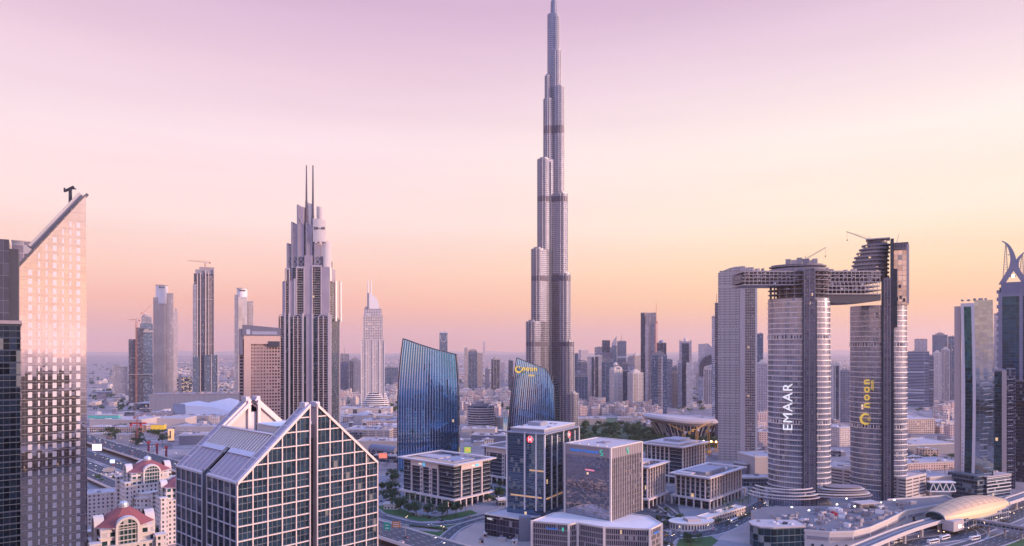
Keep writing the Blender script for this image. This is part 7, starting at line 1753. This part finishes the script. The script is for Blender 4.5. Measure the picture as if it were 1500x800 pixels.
# station: a shell roof like a long smooth pod
A, B = Vector(G(1375, 760, VZ)), Vector(G(1458, 741, VZ)); dr = (B-A); dr.z = 0; L = dr.length; ang = math.degrees(math.atan2(dr.y, dr.x))
t = thing('metro_station', 'golden shell-roofed metro station over the viaduct', 'metro station', (A.x, A.y, 0), ang)
def shell(k=1.0, dz=0, lo=.0):
    rings = []; n = 22
    for i in range(n+1):
        q = i/n; x = -6+(L+14)*q; w = (8.5+6*math.sin(math.pi*min(1,q*1.05))**.7)*k; h = (3.0+9.2*math.sin(math.pi*(.08+.84*q))**.9)*k
        ring = []
        for j in range(15): a = math.pi*(j/14); ring.append((x, -w*math.cos(a)*(.98), VZ+1.2+dz+h*math.sin(a)**.85-(2.5*(abs(math.cos(a))**4))*math.sin(math.pi*q)))
        rings.append(ring)
    return rings
rg = shell(); m = MB(); m.loft(rg, close=False); m.build('shell_roof', goldm, t, smooth=True)
m = MB(); rg2 = shell(.95,-.3); m.loft([r[::-1] for r in rg2], close=False); m.build('shell_lining', stone_d, t, smooth=True)
for rr_ in (rg[0], rg[-1]):
    m = MB()
    for a, b in zip(rr_, rr_[1:]): m.bar(a, b, .9)
    m.build('shell_rim', plain('rim_grey', (.30,.34,.42), .4, .5), t)
for rr_, xx in ((rg[0], .8), (rg[-1], -.8)):
    m = MB(); m.face([(p[0]+xx, p[1]*.96, p[2]-.3) for p in rr_]); m.face([(p[0]+xx, p[1]*.96, p[2]-.3) for p in reversed(rr_)]); m.build('end_glazing', tealglass, t)
for sy in (0, 14):
    m = MB()
    for a, b in zip(rg, rg[1:]): m.bar(a[sy], b[sy], .8, 1.1)
    m.build('edge_beam', MATS['rim_grey'], t)
m = MB(); m.box(2, L-2, -13, -5.2, 2.5, VZ+.8); m.box(2, L-2, 5.2, 13, 2.5, VZ+.8); m.build('concourse', facade('station_glass', (.30,.28,.33), (.10,.13,.17), bay=4, floor=4.5, wx=.85, wz=.8, gm=.7, lit=0.0105), t)
m = MB(); m.box(-6, 10, -15, -6, 4, VZ+1.5); m.build('entrance_block', stone, t); m = MB(); m.box(1, 6, -15.3, -15, 6, 9); m.build('entrance_sign', glow('station_sign', (.9,.85,.85), .6), t)
m = MB()
for i in range(2, 22, 2):
    for a, b in zip(rg[i][3:12], rg[i][4:13]): m.bar((a[0],a[1],a[2]+.05), (b[0],b[1],b[2]+.05), .22)
for j in (5, 7, 9):
    for a, b in zip(rg[1:-1], rg[2:]): m.bar((a[j][0],a[j][1],a[j][2]+.05), (b[j][0],b[j][1],b[j][2]+.05), .18)
m.build('panel_seams', stone_d, t)
r_ = random.Random(2)
for i in range(38):
    q, j = r_.uniform(.15,.85), r_.randint(5,10); ring = rg[int(q*22)]; p = ring[j]; m = MB(); m.box(p[0]-.35, p[0]+.35, p[1]-.2, p[1]+.2, p[2], p[2]+.12); m.build('roof_light', dsteel, t)
# footbridge leaving the station
fa, fb = Vector(G(1432, 765, 8)), Vector(G(1530, 782, 8)); t = thing('enclosed_footbridge', 'grey enclosed footbridge running right from the golden station', 'footbridge', (fa.x, fa.y, 0), math.degrees(math.atan2(fb.y-fa.y, fb.x-fa.x))); L_ = (fb-fa).length
m = MB(); m.box(0, L_, -2.4, 2.4, 7, 10.2); m.build('tube', facade('footbridge_glass', (.30,.30,.36), (.08,.10,.14), bay=3, floor=3.4, wx=.85, wz=.5, gm=.6, lit=0), t); m = MB(); m.box(-.5, L_, -2.9, 2.9, 10.2, 11); m.box(0, L_, -2.8, 2.8, 6.2, 7); m.build('roof_and_deck', steel, t)
for i in range(4): m = MB(); m.cyl(8+i*L_/4, 0, 0, 6.2, .8, 8); m.build('column', conc, t)
# low sheds between podium and station
t = lowblock('station_annexe', 'flat white-roofed annexe between podium and golden station', G(1337, 770)[:2], 30, 34, 26, 9, W_['glasslow'], plant=5, roof=white)
# road signs over the elevated highway
x, y, _ = G(560, 781, 8); t = thing('sign_gantry', 'gantry with green and brown direction signs over the elevated highway', 'road sign', (x+3, y-4, 8), -12)
m = MB(); m.cyl(-4,0,-8,8.5,.4,8); m.cyl(17,0,-8,8,.3,8); m.bar((-4,0,7.5),(17,0,7.5),.5); m.build('gantry', steel, t)
m = MB(); m.box(-1,4.5,-.5,-.2,3.8,9.8); m.build('green_sign', plain('sign_green', (.02,.30,.22), .5), t); m = MB(); m.box(6,13,-.5,-.2,6,11); m.build('brown_sign', plain('sign_brown', (.42,.16,.07), .5), t)
m = MB()
for i in range(3): m.box(7,12,-.6,-.5,6.9+i*1.4,7.3+i*1.4)
m.box(.2,3.3,-.6,-.5,5,5.5); m.box(.2,3.3,-.6,-.5,7.4,7.9); m.build('sign_legend', white, t)
# ------------------------------------------------------------------ far suburb and desert settlements
fm_ = MB(); rr = random.Random(99)
for i in range(6500):
    y = 2300*(5.0**rr.random()); x = rr.uniform(-.62,.60)*y*.9
    if mnoise.noise(Vector((x*.0011, y*.0007, 3))) < -.18: continue
    big = rr.random() < .06; w = rr.uniform(9,26)*(3 if big else 1); l = rr.uniform(9,22)*(2 if big else 1); h = rr.uniform(4,9)*(1.4 if big else 1)+(rr.random() < .012)*rr.uniform(15,40); fm_.k = rr.randint(0,3)
    fm_.box(x-w/2, x+w/2, y-l/2, y+l/2, 0, h)
tag(fm_.build('far_suburb', [cream, stone, W_['villa2'], stone_d]), kind='stuff')
fm_ = MB()
for i in range(2600):
    px, py = rr.uniform(120, 1500), rr.uniform(560, 668); x, y, _ = G(px, py)
    zone = inside(px, py, [(131,560),(260,556),(480,556),(600,556),(600,575),(430,590),(131,600)]) or inside(px, py, [(848,585),(1050,582),(1050,598),(848,598)]) or inside(px, py, [(1120,560),(1400,560),(1400,600),(1120,610)]) or inside(px, py, [(600,556),(850,556),(850,578),(672,578)])
    if not zone: continue
    w = rr.uniform(8,22); fm_.k = rr.randint(0,3); fm_.box(x-w/2, x+w/2, y-8, y+8, 0, rr.uniform(5,14))
tag(fm_.build('near_suburb', [cream, stone, W_['villa'], stone_d]), kind='stuff')
fm_ = MB()
for i in range(2200):
    y = 1700*(4.2**rr.random()); x = rr.uniform(-.62,.60)*y
    s_ = rr.uniform(3,9); z0 = 2
    c = Vector((x, y, s_*.5)); 
    for k in range(5): a = c+Vector((rr.gauss(0,s_*.5), rr.gauss(0,s_*.5), rr.uniform(-.2,.5)*s_)); fm_.face([a+Vector((-s_*.4,0,-s_*.3)), a+Vector((s_*.4,0,-s_*.3)), a+Vector((s_*.25,s_*.2,s_*.35)), a+Vector((-s_*.3,s_*.1,s_*.3))])
tag(fm_.build('far_vegetation', leafm[0]), kind='stuff')
# ------------------------------------------------------------------ roofscape and yard clutter of the near districts
rc = random.Random(77)
def yard(poly, n, label, group, hmin=3, hmax=11, wmin=5, wmax=22):
    k = tr = 0
    xs, ys = [q[0] for q in poly], [q[1] for q in poly]
    while k < n and tr < 4000:
        tr += 1; px, py = rc.uniform(min(xs), max(xs)), rc.uniform(min(ys), max(ys))
        if not inside(px, py, poly): continue
        x, y, _ = G(px, py); w, l, h = rc.uniform(wmin, wmax), rc.uniform(wmin*.6, wmax*.6), rc.uniform(hmin, hmax); t = thing('low_shed', label, 'shed', (x, y, 0), rc.uniform(-15, 15), group)
        m = MB(); m.box(-w/2, w/2, -l/2, l/2, 0, h); m.build('walls', rc.choice([W_['mall'], W_['villa'], W_['tanlow'], W_['glasslow'], white, W_['slate']]), t)
        m = MB(); m.box(-w/2-.3, w/2+.3, -l/2-.3, l/2+.3, h, h+.6); m.build('roof', rc.choice([white, roofm, stone, roofd, cream]), t)
        m = MB(); m.box(-w*.2, w*.1, -l*.2, l*.2, h+.6, h+2.2); m.build('roof_unit', rc.choice([steel, stone_d, white]), t); k += 1
yard([(131,606),(250,600),(250,616),(131,622)], 26, 'low shed among the mall roofs at lower left', 'sheds by the left mall')
yard([(497,600),(583,598),(583,640),(515,645),(500,612)], 34, 'low roof block in the mall below the banded hotel', 'roof blocks of the central mall', 6, 19)
yard([(600,640),(745,634),(745,655),(690,662)], 16, 'small block behind the half-hidden square office block', 'small blocks behind the square')
yard([(900,622),(985,622),(985,642),(960,640),(945,624)], 26, 'pale shed between the park and the boat-shaped hall', 'sheds by the park')
yard([(1222,600),(1242,600),(1242,715),(1222,715)], 22, 'small block in the gap between the oval towers', 'blocks in the oval gap')
yard([(1328,615),(1397,605),(1397,680),(1330,700)], 26, 'small block between spiral tower and curved tower', 'blocks by the curved tower', 3, 16)
yard([(1110,655),(1124,655),(1124,690),(1100,690)], 8, 'small block behind the EMAAR oval tower left side', 'blocks by the EMAAR tower')
yard([(262,606),(345,604),(300,640),(262,640)], 20, 'low roof block left of the pink gable roof', 'roof blocks by the gables', 5, 15)
yard([(165,588),(345,570),(220,600),(165,605)], 10, 'low block under the residential towers', 'low blocks under the residential towers', 5, 14)
yard([(135,675),(180,700),(180,712),(135,705)], 10, 'small hut beside the service ramp lower left', 'huts by the ramp', 2, 5, 3, 9)
yard([(720,760),(775,775),(775,798),(700,798)], 12, 'site cabin on the sand lot before the dark podium', 'site cabins on the sand lot', 2, 4, 2.5, 7)
yard([(1105,700),(1124,700),(1124,740),(1100,735)], 10, 'small kiosk between boulevard and oval tower', 'kiosks by the boulevard', 2, 4, 2, 6)
# lines of low planting and wall along the boulevard
for i, (a, b, l) in enumerate((((1062,770),(1112,748),'clipped hedge along the boulevard by the oval tower'),((600,771),(655,777),'clipped hedge between lawns by the elevated highway'),((960,792),(985,800),'clipped hedge at the boulevard bend'))):
    A, B = Vector(G(*a)), Vector(G(*b)); t = thing('hedge', l, 'hedge', tuple(A), math.degrees(math.atan2(B.y-A.y, B.x-A.x))); L = (B-A).length
    m = MB(); m.box(0, L, -.5, .5, 0, .8); m.build('stems', bark, t); c = MB()
    for k in range(900):
        q = Vector((rc.uniform(0, L), rc.gauss(0,.7), rc.uniform(.2,1.6))); s_ = rc.uniform(.2,.4); c.k = rc.randint(0,2); c.face([q+Vector((rc.gauss(0,s_), rc.gauss(0,s_), rc.gauss(0,s_))) for _ in range(4)])
    c.build('foliage', leafm, t)
# ------------------------------------------------------------------ unseen dark towers, blocks and ground added behind the viewpoint to darken glass reflections
rb = random.Random(21)
md = facade('unseen_dark_wall', (.06,.055,.07), (.03,.04,.06), bay=3, floor=3.8, wx=.8, wz=.7, gm=.4, lit=.012)
m = MB(); m.face([(-1500,-2500,.006),(1500,-2500,.006),(1500,400,.006),(-1500,400,.006)]); struct('unseen_dark_ground', m, plain('unseen_dark_sheet', (.07,.07,.075), .95, vary=.5, scale=.03))  # dark sheet added out of view so the glass mirrors darker ground
for i, (x, y, w, dp, h) in enumerate(((-420,-260,46,40,96),(-330,-330,40,40,70),(-230,-240,36,36,108),(-150,-380,50,40,84),(-70,-300,34,34,120),(10,-420,60,44,92),(95,-290,38,38,104),(170,-380,50,42,132),(235,-260,34,34,90),(300,-420,56,44,118),(375,-300,40,40,98),(450,-400,46,40,138),(540,-310,44,40,84),(640,-420,60,46,112),(-540,-380,60,50,88),(760,-330,50,44,96),(880,-450,70,50,120),(-680,-420,70,50,76))):
    t = thing('unseen_dark_tower', 'dark tower on the viewer side of the highway, mirrored in the glass fronts', 'tower', (x, y, 0), rb.uniform(-20, 20), 'towers mirrored in the glass fronts')
    m = MB(); m.box(-w/2, w/2, -dp/2, dp/2, 0, h); m.build('shaft', md, t)
    m = MB(); m.box(-w/2-.5, w/2+.5, -dp/2-.5, dp/2+.5, h, h+1.5); m.box(-w*.2, w*.2, -dp*.2, dp*.2, h+1.5, h+rb.uniform(5, 12)); m.build('roof_plant', stone_d, t)
for i in range(16):  # row of unseen blocks added to keep bright ground out of the reflections
    x = -700+i*105; t = thing('unseen_dark_block', 'dark low block on the viewer side of the highway, mirrored in the glass fronts', 'building', (x, -150-40*rb.random(), 0), rb.uniform(-12, 12), 'low blocks mirrored in the glass fronts')
    m = MB(); h = rb.uniform(16, 40); m.box(-45, 45, -40, 20, 0, h); m.build('walls', md, t); m = MB(); m.box(-46, 46, -41, 21, h, h+1); m.build('roof', roofd, t)
# ------------------------------------------------------------------ small pieces belong to the part that carries them
SUB = {'window':('front_wall','walls','stair_pier'),'narrow_windows':('front_wall',),'panel_joints':('front_wall',),'floor_lines':('glazing','lower_slab'),'floor_bands':('glazing',),'transom_lines':('shaft',),'lit_storey':('glazing','shaft'),
 'roof_unit':('roof','roof_deck','upper_roof','roof_edge'),'roof_plant':('roof','parapet','roof_edge'),'lettering':('sign_drum','glazed_shaft','front_glazing','walls','glazing'),'sail_lettering':('sail',),'sign_lettering':('head_band',),'sign_emblem':('head_band','walls','portal_head'),
 'balcony_piers':('balcony_stack',),'arch':('balcony_stack',),'roof_light':('shell_roof',),'panel_seams':('shell_roof',),'shaft_frame':('lift_shaft',),'storey_mullions':('service_storey',),'roof_ribs':('ribbed_roof',),'skirt_ribs':('glazed_skirt',),'strip_trim':('gable_roof_strip',),
 'facade_grid':('gable_glazing',),'thin_mullions':('gable_glazing',),'flank_grid':('flank_glazing',),'louvre':('glass_wall','right_shaft'),'edge_stud':('frame',),'slot_window':('foot',),'vertical_ribs':('shaft',),'roof_rail':('sloping_roof',),'roof_ladder':('sloping_roof',),
 'arch_glazing':('arch_dormer',),'finial':('lantern_dome',),'flutes':('wall',),'tier_cap':('left_wing_tier','right_wing_tier','back_wing_tier'),'cladding_fins':('left_wing_tier','right_wing_tier','back_wing_tier'),'drum_rim':('sign_drum',),'screen_marks':('display',),'ring_logo':('front_glazing','glazed_shaft'),'sign_legend':('gantry',),'entrance_sign':('entrance_block',),'rails':('track_bed',),'figure_mark':('panel',)}
byp = {}
for o in C.objects:
    if o.parent: byp.setdefault(o.parent, []).append(o)
for par, ch in list(byp.items()):
    if par.parent: continue
    ch.sort(key=lambda o: (o.name.split('.')[0] not in SUB, 0))
    hosts = [c for c in ch if c.name.split('.')[0] not in SUB and c.type == 'MESH']
    nm = {c: c.name.split('.')[0] for c in ch}
    num = lambda c: int(c.name.split('.')[1]) if '.' in c.name and c.name.split('.')[1].isdigit() else 0
    for c in ch:
        want = SUB.get(nm[c])
        if not want: continue
        cand = [h for h in hosts if nm[h] in want and h.location.length < 1e-6 and abs(h.rotation_euler.z) < 1e-6 and not byp.get(h)] or [h for h in hosts if nm[h] in want and h.location.length < 1e-6 and abs(h.rotation_euler.z) < 1e-6]
        if not cand: continue
        cb = sum((Vector(v) for v in c.bound_box), Vector())/8
        best = min(cand, key=lambda h: ((sum((Vector(v) for v in h.bound_box), Vector())/8)-(c.matrix_local @ cb if False else cb+c.location)).length)
        c.parent = best
